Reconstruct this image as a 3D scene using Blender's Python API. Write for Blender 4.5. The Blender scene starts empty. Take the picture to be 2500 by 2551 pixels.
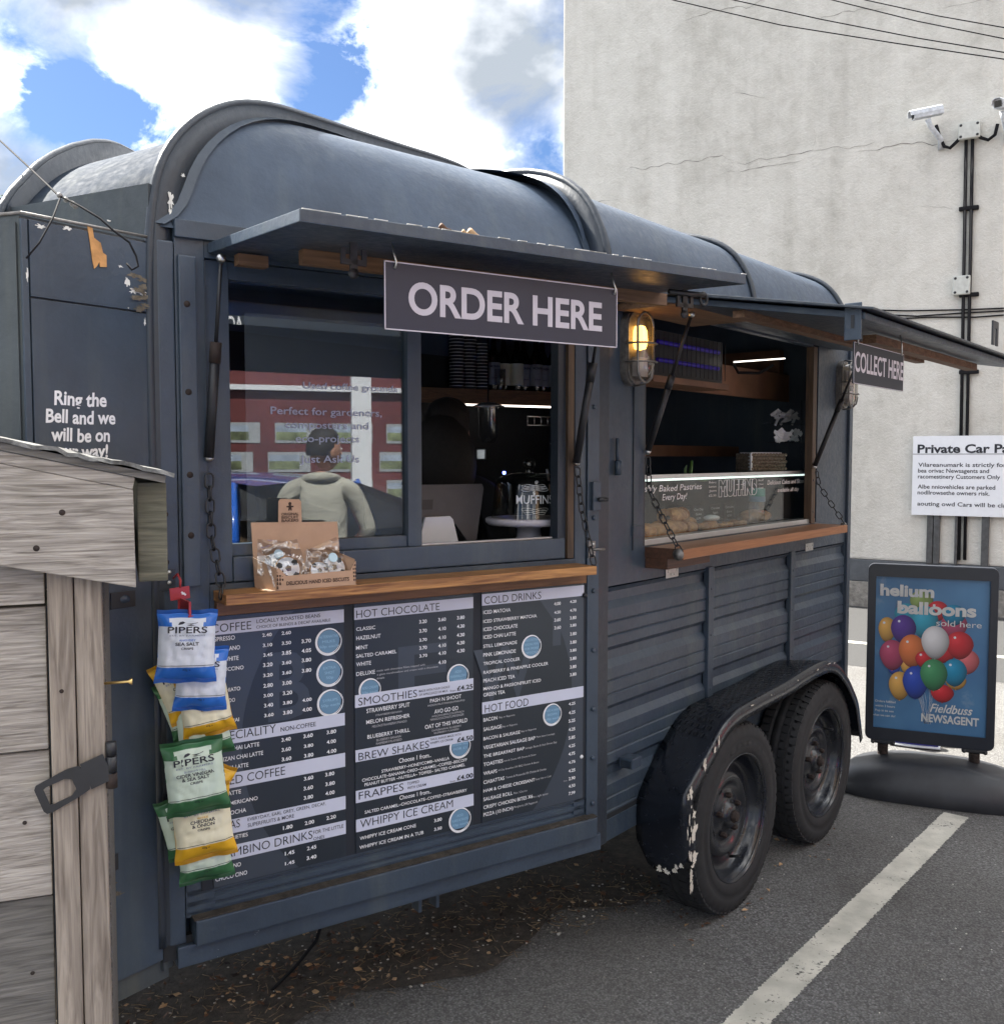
import bpy, bmesh, math, random
from mathutils import Vector, Matrix, noise
R = math.radians
random.seed(7)
S = bpy.context.scene
COL = S.collection
# ---------------------------------------------------------------- camera
cam = bpy.data.cameras.new('camera'); camo = bpy.data.objects.new('camera', cam); COL.objects.link(camo)
camo.location = (0, 0, 1.6); camo.rotation_euler = (R(90-3.23), 0, 0)
cam.sensor_fit = 'HORIZONTAL'; cam.sensor_width = 36; cam.lens = 34.68; cam.clip_start = .02; cam.clip_end = 400
S.camera = camo
# ---------------------------------------------------------------- light
SUN_EL, SUN_YAW = R(50), R(-54)      # the sun stands ahead of the camera, a little left
w = bpy.data.worlds.new('World'); S.world = w; w.use_nodes = True
nt = w.node_tree; nt.nodes.clear()
def wn(t, **k):
    n = nt.nodes.new(t)
    for a, b in k.items(): setattr(n, a, b)
    return n
L = nt.links.new
wo = wn('ShaderNodeOutputWorld'); bg = wn('ShaderNodeBackground'); bg.inputs[1].default_value = .15
sky = wn('ShaderNodeTexSky', sky_type='NISHITA', sun_disc=False, sun_elevation=SUN_EL, sun_rotation=SUN_YAW)
tc = wn('ShaderNodeTexCoord')
mp = wn('ShaderNodeMapping'); mp.inputs['Scale'].default_value = (1, 1, 1.5); mp.inputs['Location'].default_value = (.35, 0, .12)
n1_ = wn('ShaderNodeTexNoise'); n1_.inputs['Scale'].default_value = 6.5; n1_.inputs['Detail'].default_value = 10; n1_.inputs['Roughness'].default_value = .62; n1_.inputs['Distortion'].default_value = .35
L(tc.outputs['Generated'], mp.inputs[0]); L(mp.outputs[0], n1_.inputs['Vector'])
rp = wn('ShaderNodeValToRGB'); rp.color_ramp.elements[0].position = .33; rp.color_ramp.elements[1].position = .64
acc = n1_.outputs['Fac']
for (dx, dy, dz, rad, amt) in [(-0.3586, 0.8817, 0.3068, 0.13, -0.27), (-0.3919, 0.8717, 0.2942, 0.07, -0.15), (-0.4039, 0.859, 0.3146, 0.06, -0.08), (-0.1712, 0.9139, 0.368, 0.11, -0.16), (-0.1402, 0.9049, 0.4018, 0.09, -0.16), (-0.1929, 0.9229, 0.3332, 0.06, -0.12), (-0.154, 0.9262, 0.344, 0.05, -0.1), (0.0398, 0.9548, 0.2947, 0.06, -0.18), (0.0167, 0.9466, 0.322, 0.06, -0.09), (-0.3034, 0.8758, 0.3753, 0.2, 0.12), (-0.2405, 0.9004, 0.3625, 0.12, 0.1), (-0.4212, 0.864, 0.2758, 0.1, 0.15), (-0.0255, 0.924, 0.3816, 0.16, 0.1), (-0.2295, 0.9124, 0.3389, 0.08, 0.08), (-0.4022, 0.8478, 0.3457, 0.09, 0.08), (-0.4127, 0.8341, 0.3661, 0.05, -0.12), (-0.1068, 0.9428, 0.3157, 0.05, 0.08), (-0.037, 0.959, 0.2809, 0.1, 0.05)]:      # gaps of blue and banks of cloud
    vd = wn('ShaderNodeVectorMath', operation='DISTANCE'); vd.inputs[1].default_value = (dx, dy, dz); L(tc.outputs['Generated'], vd.inputs[0])
    mr = wn('ShaderNodeMapRange'); mr.interpolation_type = 'SMOOTHSTEP'; mr.inputs[1].default_value = 0; mr.inputs[2].default_value = rad; mr.inputs[3].default_value = amt; mr.inputs[4].default_value = 0
    L(vd.outputs['Value'], mr.inputs[0]); ad = wn('ShaderNodeMath', operation='ADD'); L(acc, ad.inputs[0]); L(mr.outputs[0], ad.inputs[1]); acc = ad.outputs[0]
L(acc, rp.inputs[0])
n2_ = wn('ShaderNodeTexNoise'); n2_.inputs['Scale'].default_value = 4.5; n2_.inputs['Detail'].default_value = 6
L(mp.outputs[0], n2_.inputs['Vector'])
cr = wn('ShaderNodeValToRGB'); cr.color_ramp.elements[0].position = .40; cr.color_ramp.elements[0].color = (.34, .38, .43, 1); cr.color_ramp.elements[1].position = .64; cr.color_ramp.elements[1].color = (6.2, 6.15, 6.0, 1)
acc2 = n2_.outputs['Fac']
for (dx, dy, dz, rad, amt) in [(-0.0108, 0.9259, 0.3776, 0.12, -0.1), (-0.0463, 0.9427, 0.3305, 0.1, -0.07), (0.024, 0.9387, 0.3438, 0.1, -0.09), (-0.3325, 0.8669, 0.3715, 0.14, 0.07), (-0.2649, 0.9008, 0.344, 0.1, 0.08), (-0.4166, 0.8724, 0.2556, 0.06, -0.05), (-0.0789, 0.9163, 0.3927, 0.06, 0.08)]:
    vd = wn('ShaderNodeVectorMath', operation='DISTANCE'); vd.inputs[1].default_value = (dx, dy, dz); L(tc.outputs['Generated'], vd.inputs[0])
    mr = wn('ShaderNodeMapRange'); mr.interpolation_type = 'SMOOTHSTEP'; mr.inputs[1].default_value = 0; mr.inputs[2].default_value = rad; mr.inputs[3].default_value = amt; mr.inputs[4].default_value = 0
    L(vd.outputs['Value'], mr.inputs[0]); ad = wn('ShaderNodeMath', operation='ADD'); L(acc2, ad.inputs[0]); L(mr.outputs[0], ad.inputs[1]); acc2 = ad.outputs[0]
L(acc2, cr.inputs[0])
sk2 = wn('ShaderNodeVectorMath', operation='MULTIPLY'); sk2.inputs[1].default_value = (.048, .064, .088); L(sky.outputs[0], sk2.inputs[0])
e3 = cr.color_ramp.elements.new(.50); e3.color = (.85, .88, .92, 1)
mx = wn('ShaderNodeMix', data_type='RGBA')
L(rp.outputs[0], mx.inputs['Factor']); L(sk2.outputs[0], mx.inputs['A']); L(cr.outputs[0], mx.inputs['B'])
L(mx.outputs['Result'], bg.inputs[0]); L(bg.outputs[0], wo.inputs[0])
sl = bpy.data.lights.new('sun', 'SUN'); sl.energy = 2.0; sl.angle = R(.6); sl.color = (1, .95, .87)
so = bpy.data.objects.new('sun', sl); COL.objects.link(so)
sd = Vector((math.sin(SUN_YAW)*math.cos(SUN_EL), math.cos(SUN_YAW)*math.cos(SUN_EL), math.sin(SUN_EL)))
so.rotation_euler = sd.to_track_quat('Z', 'Y').to_euler()
S.view_settings.view_transform = 'Standard'; S.view_settings.look = 'None'; S.view_settings.exposure = 3.5; S.view_settings.gamma = 1; S.view_settings.use_curve_mapping = False
try:
    S.cycles.max_bounces = 8; S.cycles.transparent_max_bounces = 16; S.cycles.caustics_reflective = False; S.cycles.caustics_refractive = False
    S.cycles.use_denoising = True
except Exception: pass
# ---------------------------------------------------------------- materials
MATS = {}
class NM:
    def __init__(s, name):
        s.m = bpy.data.materials.new(name); s.m.use_nodes = True; s.nt = s.m.node_tree
        s.b = s.nt.nodes['Principled BSDF']; s.out = s.nt.nodes['Material Output']; MATS[name] = s.m
        s.tc = None
    def n(s, t, **k):
        x = s.nt.nodes.new(t)
        for a, b in k.items(): setattr(x, a, b)
        return x
    def l(s, a, b): s.nt.links.new(a, b)
    def co(s):
        if not s.tc: s.tc = s.n('ShaderNodeTexCoord')
        return s.tc.outputs['Object']
    def noise(s, scale, detail=4, rough=.5, vec=None, dist=0):
        x = s.n('ShaderNodeTexNoise'); x.inputs['Scale'].default_value = scale; x.inputs['Detail'].default_value = detail; x.inputs['Roughness'].default_value = rough; x.inputs['Distortion'].default_value = dist
        s.l(vec or s.co(), x.inputs['Vector']); return x.outputs['Fac']
    def map(s, scale=(1, 1, 1), rot=(0, 0, 0), loc=(0, 0, 0)):
        a = s.n('ShaderNodeMapping'); a.inputs['Rotation'].default_value = rot
        s.l(s.co(), a.inputs[0])
        b = s.n('ShaderNodeVectorMath', operation='MULTIPLY'); b.inputs[1].default_value = scale; s.l(a.outputs[0], b.inputs[0]); return b.outputs[0]
    def ramp(s, fac, stops):
        x = s.n('ShaderNodeValToRGB'); e = x.color_ramp.elements
        while len(e) < len(stops): e.new(.5)
        for i, (p, c) in enumerate(stops): e[i].position = p; e[i].color = (c[0], c[1], c[2], 1) if hasattr(c, '__len__') else (c, c, c, 1)
        s.l(fac, x.inputs[0]); return x.outputs[0]
    def mix(s, f, a, b, mode='MIX'):
        x = s.n('ShaderNodeMix', data_type='RGBA', blend_type=mode)
        for k, v in (('Factor', f), ('A', a), ('B', b)):
            if hasattr(v, 'links') or hasattr(v, 'is_linked'): s.l(v, x.inputs[k])
            elif k == 'Factor': x.inputs[k].default_value = v
            else: x.inputs[k].default_value = (v[0], v[1], v[2], 1)
        return x.outputs['Result']
    def col(s, v):
        if hasattr(v, 'is_linked'): s.l(v, s.b.inputs['Base Color'])
        else: s.b.inputs['Base Color'].default_value = (v[0], v[1], v[2], 1)
        return s
    def set(s, rough=.5, metal=0, spec=None, coat=0, **k):
        if hasattr(rough, 'is_linked'): s.l(rough, s.b.inputs['Roughness'])
        else: s.b.inputs['Roughness'].default_value = rough
        s.b.inputs['Metallic'].default_value = metal
        if spec is not None: s.b.inputs['Specular IOR Level'].default_value = spec
        s.b.inputs['Coat Weight'].default_value = coat
        return s
    def bump(s, h, strength=.3, dist=.01):
        x = s.n('ShaderNodeBump'); x.inputs['Strength'].default_value = strength; x.inputs['Distance'].default_value = dist
        s.l(h, x.inputs['Height']); s.l(x.outputs[0], s.b.inputs['Normal']); return s
def simple(name, c, rough=.5, metal=0, spec=None, var=.12, vs=20, coat=0):
    m = NM(name); f = m.noise(vs, 5, .6)
    lo = tuple(max(0, x*(1-var)) for x in c); hi = tuple(x*(1+var) for x in c)
    m.col(m.ramp(f, [(.3, lo), (.7, hi)])).set(rough, metal, spec, coat); return m
def paint(name, c, rough=.42, chips=0, dirt=.35):
    m = NM(name); big = m.noise(3.0, 9, .7); fine = m.noise(45, 4, .6)
    c1 = m.ramp(big, [(.3, tuple(x*.74 for x in c)), (.7, tuple(x*1.24 for x in c))])
    dv = m.map((14, 14, 1.2)); streak = m.noise(1.0, 5, .6, vec=dv)
    st = m.ramp(streak, [(.5, 0), (.74, dirt)])
    c2 = m.mix(st, c1, (c[0]*1.5+.012, c[1]*1.4+.01, c[2]*1.15+.006))
    if chips:
        ch = m.noise(19, 7, .72); k = m.ramp(ch, [(1-chips, 0), (1-chips+.01, 1)])
        c2 = m.mix(k, c2, (.33, .36, .38))
    m.col(c2); rr = m.ramp(fine, [(.3, rough-.07), (.7, rough+.1)]); m.set(rr)
    m.bump(m.mix(.25, m.noise(2.6, 3, .5), m.noise(70, 5, .6)), .35, .012); return m
paint('slate paint', (.040, .058, .083), .38, dirt=.7)
paint('slate roof paint', (.066, .090, .128), .45); MATS['slate roof paint'].node_tree.nodes['Principled BSDF'].inputs['Specular IOR Level'].default_value = .22
paint('nose roof paint', (.032, .043, .062), .8, chips=.22, dirt=.8); MATS['nose roof paint'].node_tree.nodes['Principled BSDF'].inputs['Specular IOR Level'].default_value = .06
paint('worn slate paint', (.042, .061, .088), .45, chips=.315, dirt=.6)
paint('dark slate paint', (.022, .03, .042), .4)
paint('olive slate paint', (.052, .063, .07), .55, chips=.26, dirt=.7)
paint('fender paint', (.012, .015, .022), .2, dirt=.1)
simple('black metal', (.014, .015, .018), .45, 0, var=.3)
simple('rubber', (.011, .012, .014), .78, var=.35, vs=30)
simple('rim paint', (.012, .014, .019), .22, var=.35, vs=25)
simple('rust', (.022, .013, .010), .8, var=.5, vs=60)
simple('steel', (.55, .55, .54), .3, 1)
simple('grey cast metal', (.22, .21, .2), .5, .7, var=.3, vs=60)
simple('aluminium', (.68, .69, .7), .32, .9, var=.05)
simple('white paint', (.72, .74, .78), .45, var=.03)
simple('white print', (.85, .86, .88), .5, var=.02)
simple('grey print', (.5, .5, .52), .5, var=.02)
simple('menu band', (.60, .63, .75), .4, var=.05, vs=5)
simple('menu dark', (.018, .025, .034), .32, var=.06, vs=4)
simple('menu slate', (.044, .056, .075), .32, var=.06, vs=4)
simple('menu text dark', (.012, .014, .022), .45, var=0)
simple('badge blue', (.14, .27, .4), .4, var=.06)
simple('badge text', (.3, .5, .68), .45, var=0)
simple('order sign board', (.017, .020, .038), .45, var=.12, vs=6)
simple('collect sign board', (.010, .014, .022), .65, var=.08)
simple('sign letters', (.5, .47, .52), .5, var=.05, vs=40)
simple('card', (.5, .32, .21), .7, var=.06, vs=30)
simple('card brown print', (.045, .022, .014), .7, var=0)
simple('packet blue', (.03, .17, .62), .3, var=.05)
simple('packet green', (.045, .16, .065), .35, var=.08)
simple('packet yellow', (.75, .42, .02), .35, var=.05)
simple('packet white', (.72, .78, .86), .32, var=.03)
simple('packet cream', (.8, .76, .55), .35, var=.03)
simple('packet mint', (.6, .72, .6), .35, var=.03)
simple('packet ink', (.012, .014, .03), .5, var=0)
simple('packet grey ink', (.25, .3, .4), .5, var=0)
simple('red plastic', (.42, .04, .045), .4, var=.05)
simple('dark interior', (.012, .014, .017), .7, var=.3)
simple('interior ply', (.13, .06, .03), .6, var=.3, vs=8)
simple('brown apron cloth', (.12, .07, .04), .9, var=.2)
simple('dark hair', (.012, .009, .008), .7, var=.4, vs=60)
simple('black cloth', (.012, .012, .015), .9, var=.2)
simple('skin', (.42, .22, .15), .5, var=.06)
simple('ceramic', (.62, .58, .62), .25, var=.03)
simple('icing', (.8, .8, .82), .5, var=.03)
simple('black icing', (.015, .015, .017), .5, var=.03)
simple('green leaf', (.05, .12, .02), .5, var=.3)
simple('plastic base', (.026, .028, .033), .48, var=.25, vs=12)
simple('poster frame', (.016, .02, .03), .3, var=.1)
simple('brass', (.7, .5, .2), .3, 1)
simple('car blue', (.02, .12, .55), .2, var=.03, coat=1)
simple('silver car', (.18, .2, .22), .25, .5, var=.03, coat=1)
simple('shop red', (.13, .035, .035), .4, var=.35, vs=1.5)
simple('hoodie cream', (.42, .41, .35), .9, var=.1)
m = NM('hoodie cream'); m.col(m.ramp(m.noise(5, 4, .5), [(.35, (.34, .33, .28)), (.65, (.44, .43, .37))])).set(.95); m.bump(m.noise(4, 3, .5, dist=1.5), .7, .05)
simple('denim', (.04, .06, .12), .9, var=.2)
simple('teal plastic', (.03, .28, .25), .35)
simple('red seat', (.5, .02, .03), .5)
simple('cctv white', (.5, .53, .57), .5, var=.25, vs=25)
simple('grey plastic', (.48, .49, .46), .55, var=.12, vs=25)
simple('cable black', (.014, .014, .016), .85, spec=.1, var=.2)
simple('road paint', (.62, .6, .53), .7, var=.12, vs=30)
simple('paper white', (.75, .77, .8), .6, var=.03)
simple('wicker', (.2, .16, .12), .8, var=.4, vs=80)
simple('shoe blue', (.03, .03, .25), .6)
simple('twig', (.22, .16, .09), .85, var=.4, vs=60)
simple('dry leaf', (.1, .045, .02), .75, var=.5, vs=40)
simple('pale dry leaf', (.42, .27, .14), .75, var=.2, vs=60)
simple('pebble', (.3, .28, .24), .85, var=.5, vs=40)
simple('plaster crack', (.22, .21, .19), .9, var=.2, vs=30)
def wood(name, c1, c2, yaw, sc=1.0, rough=.5, ax='h', strength=.25, green=0, ring=5):
    m = NM(name)
    v = m.map((2.4*sc, 46*sc, 46*sc) if ax == 'h' else (22*sc, 22*sc, 1.6*sc), (0, 0, -yaw if ax == 'h' else 0))
    g = m.noise(1.3, 6, .62, vec=v, dist=1.0)
    v2 = m.map((.6*sc*ring, 9*sc*ring, 9*sc*ring) if ax == 'h' else (9*sc*ring, 9*sc*ring, .6*sc*ring), (0, 0, -yaw if ax == 'h' else 0))
    wv = m.noise(1, 3, .5, vec=v2, dist=2.5)
    f = m.mix(.5, g, wv); cc = m.ramp(f, [(.36, c1), (.62, c2)])
    if green: cc = m.mix(m.ramp(m.noise(5, 5, .6), [(.5, 0), (.68, green)]), cc, (.1, .115, .07))
    m.col(cc).set(rough); m.bump(f, strength, .004); return m
YD1 = 0.5802; YD2 = 0.8859; YD4 = 0.3753
wood('oak edge', (.16, .06, .018), (.5, .25, .085), YD1, 1.2, .42, ring=4)
wood('oak apron', (.11, .048, .018), (.23, .105, .042), YD1, 1.0, .5)
wood('oak shelf two', (.24, .095, .035), (.36, .155, .06), YD2, .9, .38)
wood('dark shelf end', (.05, .024, .015), (.1, .045, .025), YD2, .9, .5)
wood('batten wood', (.1, .055, .03), (.22, .125, .07), YD1, 1, .7)
wood('jamb wood', (.045, .03, .02), (.12, .075, .045), 0, 1, .6, ax='v')
wood('weathered plank', (.16, .14, .12), (.44, .405, .36), YD4, 2.2, .85, strength=.7, green=.15)
wood('weathered dark plank', (.07, .066, .06), (.18, .17, .155), YD4, 1.5, .85, strength=.8)
wood('weathered green wood', (.07, .07, .05), (.16, .15, .11), YD4, 1.5, .9, strength=.6, green=.4)
wood('weathered post wood', (.13, .105, .085), (.36, .31, .255), 0, 1.3, .85, ax='v', strength=.6)
simple('felt edge', (.12, .12, .115), .7, var=.6, vs=90)
# pastry
m = NM('pastry'); m.col(m.ramp(m.noise(30, 6, .6, dist=1), [(.35, (.3, .1, .025)), (.65, (.62, .33, .12))])).set(.45); m.bump(m.noise(60, 5), .4, .004)
m = NM('biscuit'); m.col(m.ramp(m.noise(60, 6, .6), [(.35, (.4, .2, .08)), (.65, (.55, .32, .15))])).set(.7)
# asphalt
m = NM('asphalt')
vo = m.n('ShaderNodeTexVoronoi'); vo.inputs['Scale'].default_value = 150; m.l(m.co(), vo.inputs['Vector'])
stn = m.ramp(vo.outputs['Color'], [(.15, .08), (.55, .165), (.93, .26), (1, .5)])
big = m.noise(.9, 8, .65); base = m.mix(m.ramp(big, [(.38, .0), (.62, .55)]), stn, (.095, .09, .08))
base = m.mix(m.ramp(m.noise(2.3, 7, .7, dist=.6), [(.56, 0), (.68, .55)]), base, (.045, .043, .04)); base = m.mix(m.ramp(m.noise(.5, 5, .6), [(.4, 0), (.65, .3)]), base, (.17, .16, .145))
pit = m.ramp(vo.outputs['Distance'], [(.25, 1), (.75, .45)])
base = m.mix(.75, base, pit, 'MULTIPLY'); m.col(base).set(.8); 
vv = m.n('ShaderNodeTexVoronoi'); vv.inputs['Scale'].default_value = 95; m.l(m.co(), vv.inputs['Vector'])
m.bump(m.mix(.5, m.ramp(vv.outputs['Distance'], [(0, 1), (.8, 0)]), m.noise(230, 3)), .8, .008)
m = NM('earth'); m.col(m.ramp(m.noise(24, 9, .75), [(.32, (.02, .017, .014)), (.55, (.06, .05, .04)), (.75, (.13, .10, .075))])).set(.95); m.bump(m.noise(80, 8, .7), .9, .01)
# stucco
m = NM('pale render')
a = m.noise(.75, 8, .65); b_ = m.noise(6, 8, .7, dist=.6); c_ = m.noise(1, 6, .65, vec=m.map((2.6, 2.6, .22)))
k = m.mix(.45, a, b_); k = m.mix(.35, k, c_)
cc = m.ramp(k, [(.33, (.40, .385, .345)), (.5, (.575, .56, .515)), (.67, (.69, .675, .63))])
sp = m.ramp(m.noise(48, 3, .7), [(.62, 0), (.75, .35)]); cc = m.mix(sp, cc, (.3, .29, .27))
m.col(cc).set(.92); m.bump(m.mix(.5, m.noise(40, 8, .7), m.noise(9, 6, .65)), .8, .03)
m = simple('dark plinth paint', (.07, .078, .088), .7, var=.25, vs=5); m.bump(m.noise(30, 6), .4, .01)
m = simple('rough concrete', (.22, .21, .19), .9, var=.4, vs=18); m.bump(m.noise(30, 8, .7), .8, .02)
# bricks for the shop opposite
m = NM('tan brick'); br = m.n('ShaderNodeTexBrick'); br.inputs['Scale'].default_value = 4.4; br.inputs['Color1'].default_value = (.3, .2, .11, 1); br.inputs['Color2'].default_value = (.2, .12, .07, 1); br.inputs['Mortar'].default_value = (.34, .3, .25, 1); br.inputs['Mortar Size'].default_value = .02
mm = m.n('ShaderNodeMapping'); mm.inputs['Rotation'].default_value = (R(90), 0, 0); m.l(m.co(), mm.inputs[0]); m.l(mm.outputs[0], br.inputs['Vector']); m.col(br.outputs['Color']).set(.9)
def emis(name, c, s):
    m = NM(name); m.b.inputs['Emission Color'].default_value = (*c, 1); m.b.inputs['Emission Strength'].default_value = s; m.col(c)
emis('led strip', (1, .93, .85), .3); emis('counter led', (.85, 1, .93), .16); emis('violet tube', (.03, .015, .25), .012); emis('amber bulb', (1, .5, .1), .8); emis('blue led', (.1, .15, 1), 3); emis('tail lamp', (1, .03, .02), 1.6)
def glass(name, ior=1.5, tint=(1, 1, 1), rough=0, extra=0):
    m = NM(name); m.nt.nodes.remove(m.b); tr = m.n('ShaderNodeBsdfTransparent'); tr.inputs[0].default_value = (*tint, 1)
    gl = m.n('ShaderNodeBsdfGlossy'); gl.inputs['Roughness'].default_value = rough; fr = m.n('ShaderNodeFresnel'); ge = m.n('ShaderNodeNewGeometry'); ex = m.n('ShaderNodeMath', operation='MULTIPLY_ADD'); ex.inputs[1].default_value = -2; ex.inputs[2].default_value = 1; m.l(ge.outputs['Backfacing'], ex.inputs[0]); pw = m.n('ShaderNodeMath', operation='POWER'); pw.inputs[0].default_value = ior; m.l(ex.outputs[0], pw.inputs[1]); m.l(pw.outputs[0], fr.inputs['IOR'])
    ad = m.n('ShaderNodeMath', operation='ADD'); ad.inputs[1].default_value = extra; m.l(fr.outputs[0], ad.inputs[0])
    ms = m.n('ShaderNodeMixShader'); m.l(ad.outputs[0], ms.inputs[0]); m.l(tr.outputs[0], ms.inputs[1]); m.l(gl.outputs[0], ms.inputs[2]); m.l(ms.outputs[0], m.out.inputs[0])
glass('window glass', 1.9, (.75, .8, .82)); glass('counter glass', 1.6, (.92, .95, .94)); glass('clear plastic', 1.5, (.86, .87, .88), .12, .1)
glass('lamp glass', 1.5, (.8, .78, .72), .15, .12); glass('dome glass', 1.6, (.8, .78, .72), 0, .03); glass('bottle glass', 1.5, (.3, .24, .2), 0, .03)
m = NM('poster film'); m.nt.nodes.remove(m.b); tr__ = m.n('ShaderNodeBsdfTransparent'); df = m.n('ShaderNodeBsdfDiffuse'); df.inputs[0].default_value = (.75, .72, .75, 1); ms = m.n('ShaderNodeMixShader'); ms.inputs[0].default_value = .17; m.l(tr__.outputs[0], ms.inputs[1]); m.l(df.outputs[0], ms.inputs[2]); m.l(ms.outputs[0], m.out.inputs[0])
glass('faint vinyl', 1.3, (.5, .56, .8)); glass('car glass', 1.7, (.12, .13, .15))
# poster sky
m = NM('poster sky'); cl = m.ramp(m.noise(5, 6, .6), [(.58, 0), (.75, 1)])
m.col(m.mix(cl, m.ramp(m.noise(2.5, 3), [(.3, (.045, .13, .28)), (.7, (.09, .24, .42))]), (.3, .38, .46))).set(.3)
def prt(name, c): simple(name, c, .32, var=.08, vs=8)
BC = dict(gold=(.6, .34, .08), violet=(.08, .03, .24), orange=(.62, .17, .05), pink=(.4, .06, .13), white=(.62, .62, .62), red=(.5, .02, .03), salmon=(.55, .13, .14), green=(.05, .24, .1), blue=(.02, .06, .38), teal=(.01, .22, .38), sky=(.03, .32, .45), olive=(.25, .35, .1))
for k_, v_ in BC.items(): prt('balloon print '+k_, v_)
m = NM('balloon artwork'); at_ = m.n('ShaderNodeAttribute'); at_.attribute_name = 'ink'; m.col(at_.outputs['Color']).set(.32)
prt('balloon print glint', (.75, .75, .78))
# ---------------------------------------------------------------- mesh helpers
ROOT0 = Vector((0, 0, 0))
class MB:
    def __init__(s): s.v = []; s.f = []; s.mi = []; s.sm = []; s.mats = []
    def mat(s, name):
        if name not in s.mats: s.mats.append(name)
        return s.mats.index(name)
    def add(s, vs, fs, T=None, m=None, sm=False):
        k = len(s.v); i = s.mat(m) if m else 0
        s.v += [(T @ Vector(p)) if T is not None else Vector(p) for p in vs]
        for f in fs: s.f.append([k+j for j in f]); s.mi.append(i); s.sm.append(sm)
        return s
    def box(s, x0, x1, y0, y1, z0, z1, T=None, m=None):
        vs = [(x, y, z) for x in (x0, x1) for y in (y0, y1) for z in (z0, z1)]
        return s.add(vs, [(0, 1, 3, 2), (4, 6, 7, 5), (0, 4, 5, 1), (2, 3, 7, 6), (0, 2, 6, 4), (1, 5, 7, 3)], T, m)
    def prism(s, poly, h0, h1, T=None, m=None, sm=False):
        n = len(poly); vs = [(x, y, h0) for x, y in poly]+[(x, y, h1) for x, y in poly]
        return s.add(vs, [list(range(n))[::-1], list(range(n, 2*n))]+[(i, (i+1) % n, n+(i+1) % n, n+i) for i in range(n)], T, m, sm)
    def lathe(s, prof, seg=24, T=None, m=None, sm=True, f=None, a0=0, a1=2*math.pi):
        full = abs(a1-a0-2*math.pi) < 1e-6; cnt = seg if full else seg+1; vs = []
        for i in range(cnt):
            a = a0+(a1-a0)*i/seg
            for j, (r, z) in enumerate(prof):
                rr = r+(f(i, j) if f else 0); vs.append((rr*math.cos(a), rr*math.sin(a), z))
        n = len(prof); fs = []
        for i in range(seg):
            k = (i+1) % cnt
            for j in range(n-1): fs.append((i*n+j, k*n+j, k*n+j+1, i*n+j+1))
        return s.add(vs, fs, T, m, sm)
    def tube(s, pts, r, seg=8, T=None, m=None, cap=True, closed=False, sm=True):
        pts = [Vector(p) for p in pts]; n = len(pts); vs = []; up = None
        for i, p in enumerate(pts):
            a = pts[(i-1) % n] if (i > 0 or closed) else p; b = pts[(i+1) % n] if (i < n-1 or closed) else p
            t = (b-a).normalized()
            if up is None:
                up = Vector((0, 0, 1)) if abs(t.z) < .9 else Vector((1, 0, 0))
            x = t.cross(up).normalized(); up = x.cross(t).normalized()
            rr = r[i] if hasattr(r, '__len__') else r
            for k in range(seg):
                an = 2*math.pi*k/seg; vs.append(p+x*(rr*math.cos(an))+up*(rr*math.sin(an)))
        fs = []
        for i in range(n if closed else n-1):
            j = (i+1) % n
            for k in range(seg): q = (k+1) % seg; fs.append((i*seg+k, i*seg+q, j*seg+q, j*seg+k))
        if cap and not closed: fs += [list(range(seg))[::-1], [(n-1)*seg+k for k in range(seg)]]
        return s.add(vs, fs, T, m, sm)
    def sphere(s, c, r, T=None, m=None, u=14, v=8, sq=(1, 1, 1)):
        vs = []; fs = []
        for j in range(v+1):
            ph = math.pi*j/v
            for i in range(u): th = 2*math.pi*i/u; vs.append((c[0]+r*sq[0]*math.sin(ph)*math.cos(th), c[1]+r*sq[1]*math.sin(ph)*math.sin(th), c[2]+r*sq[2]*math.cos(ph)))
        for j in range(v):
            for i in range(u): k = (i+1) % u; fs.append((j*u+i, j*u+k, (j+1)*u+k, (j+1)*u+i))
        return s.add(vs, fs, T, m, True)
    def grid(s, fn, nu, nv, T=None, m=None, sm=True, mf=None):
        vs = [fn(i/nu, j/nv) for j in range(nv+1) for i in range(nu+1)]; k = len(s.v)
        s.v += [(T @ Vector(p)) if T is not None else Vector(p) for p in vs]
        for j in range(nv):
            for i in range(nu):
                s.f.append([k+j*(nu+1)+i, k+j*(nu+1)+i+1, k+(j+1)*(nu+1)+i+1, k+(j+1)*(nu+1)+i])
                s.mi.append(s.mat(mf(i, j)) if mf else (s.mat(m) if m else 0)); s.sm.append(sm)
        return s
    def build(s, name, mat=None, parent=None, bevel=0, fix=True, origin=None, **props):
        me = bpy.data.meshes.new(name)
        if origin is None: origin = parent['_o'] if parent is not None and '_o' in parent else (0, 0, 0)
        og = Vector(origin)
        me.from_pydata([p-og for p in s.v], [], s.f)
        if s.mats:
            for q in s.mats: me.materials.append(MATS[q])
            me.polygons.foreach_set('material_index', s.mi)
        else: me.materials.append(MATS[mat])
        me.polygons.foreach_set('use_smooth', s.sm)
        if fix or bevel:
            bm = bmesh.new(); bm.from_mesh(me)
            if bevel:
                bmesh.ops.remove_doubles(bm, verts=bm.verts, dist=1e-5)
                eds = [e for e in bm.edges if len(e.link_faces) == 2 and e.calc_face_angle(0) > .5]
                bmesh.ops.bevel(bm, geom=eds, offset=bevel, segments=2, profile=.6, affect='EDGES')
            bmesh.ops.recalc_face_normals(bm, faces=bm.faces); bm.to_mesh(me); bm.free()
        me.update()
        o = bpy.data.objects.new(name, me); COL.objects.link(o)
        if parent is not None:
            o.parent = parent; o['_o'] = list(og)
        else:
            o.location = og; o['_o'] = list(og)
        for k, v in props.items(): o[k] = v
        return o
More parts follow.
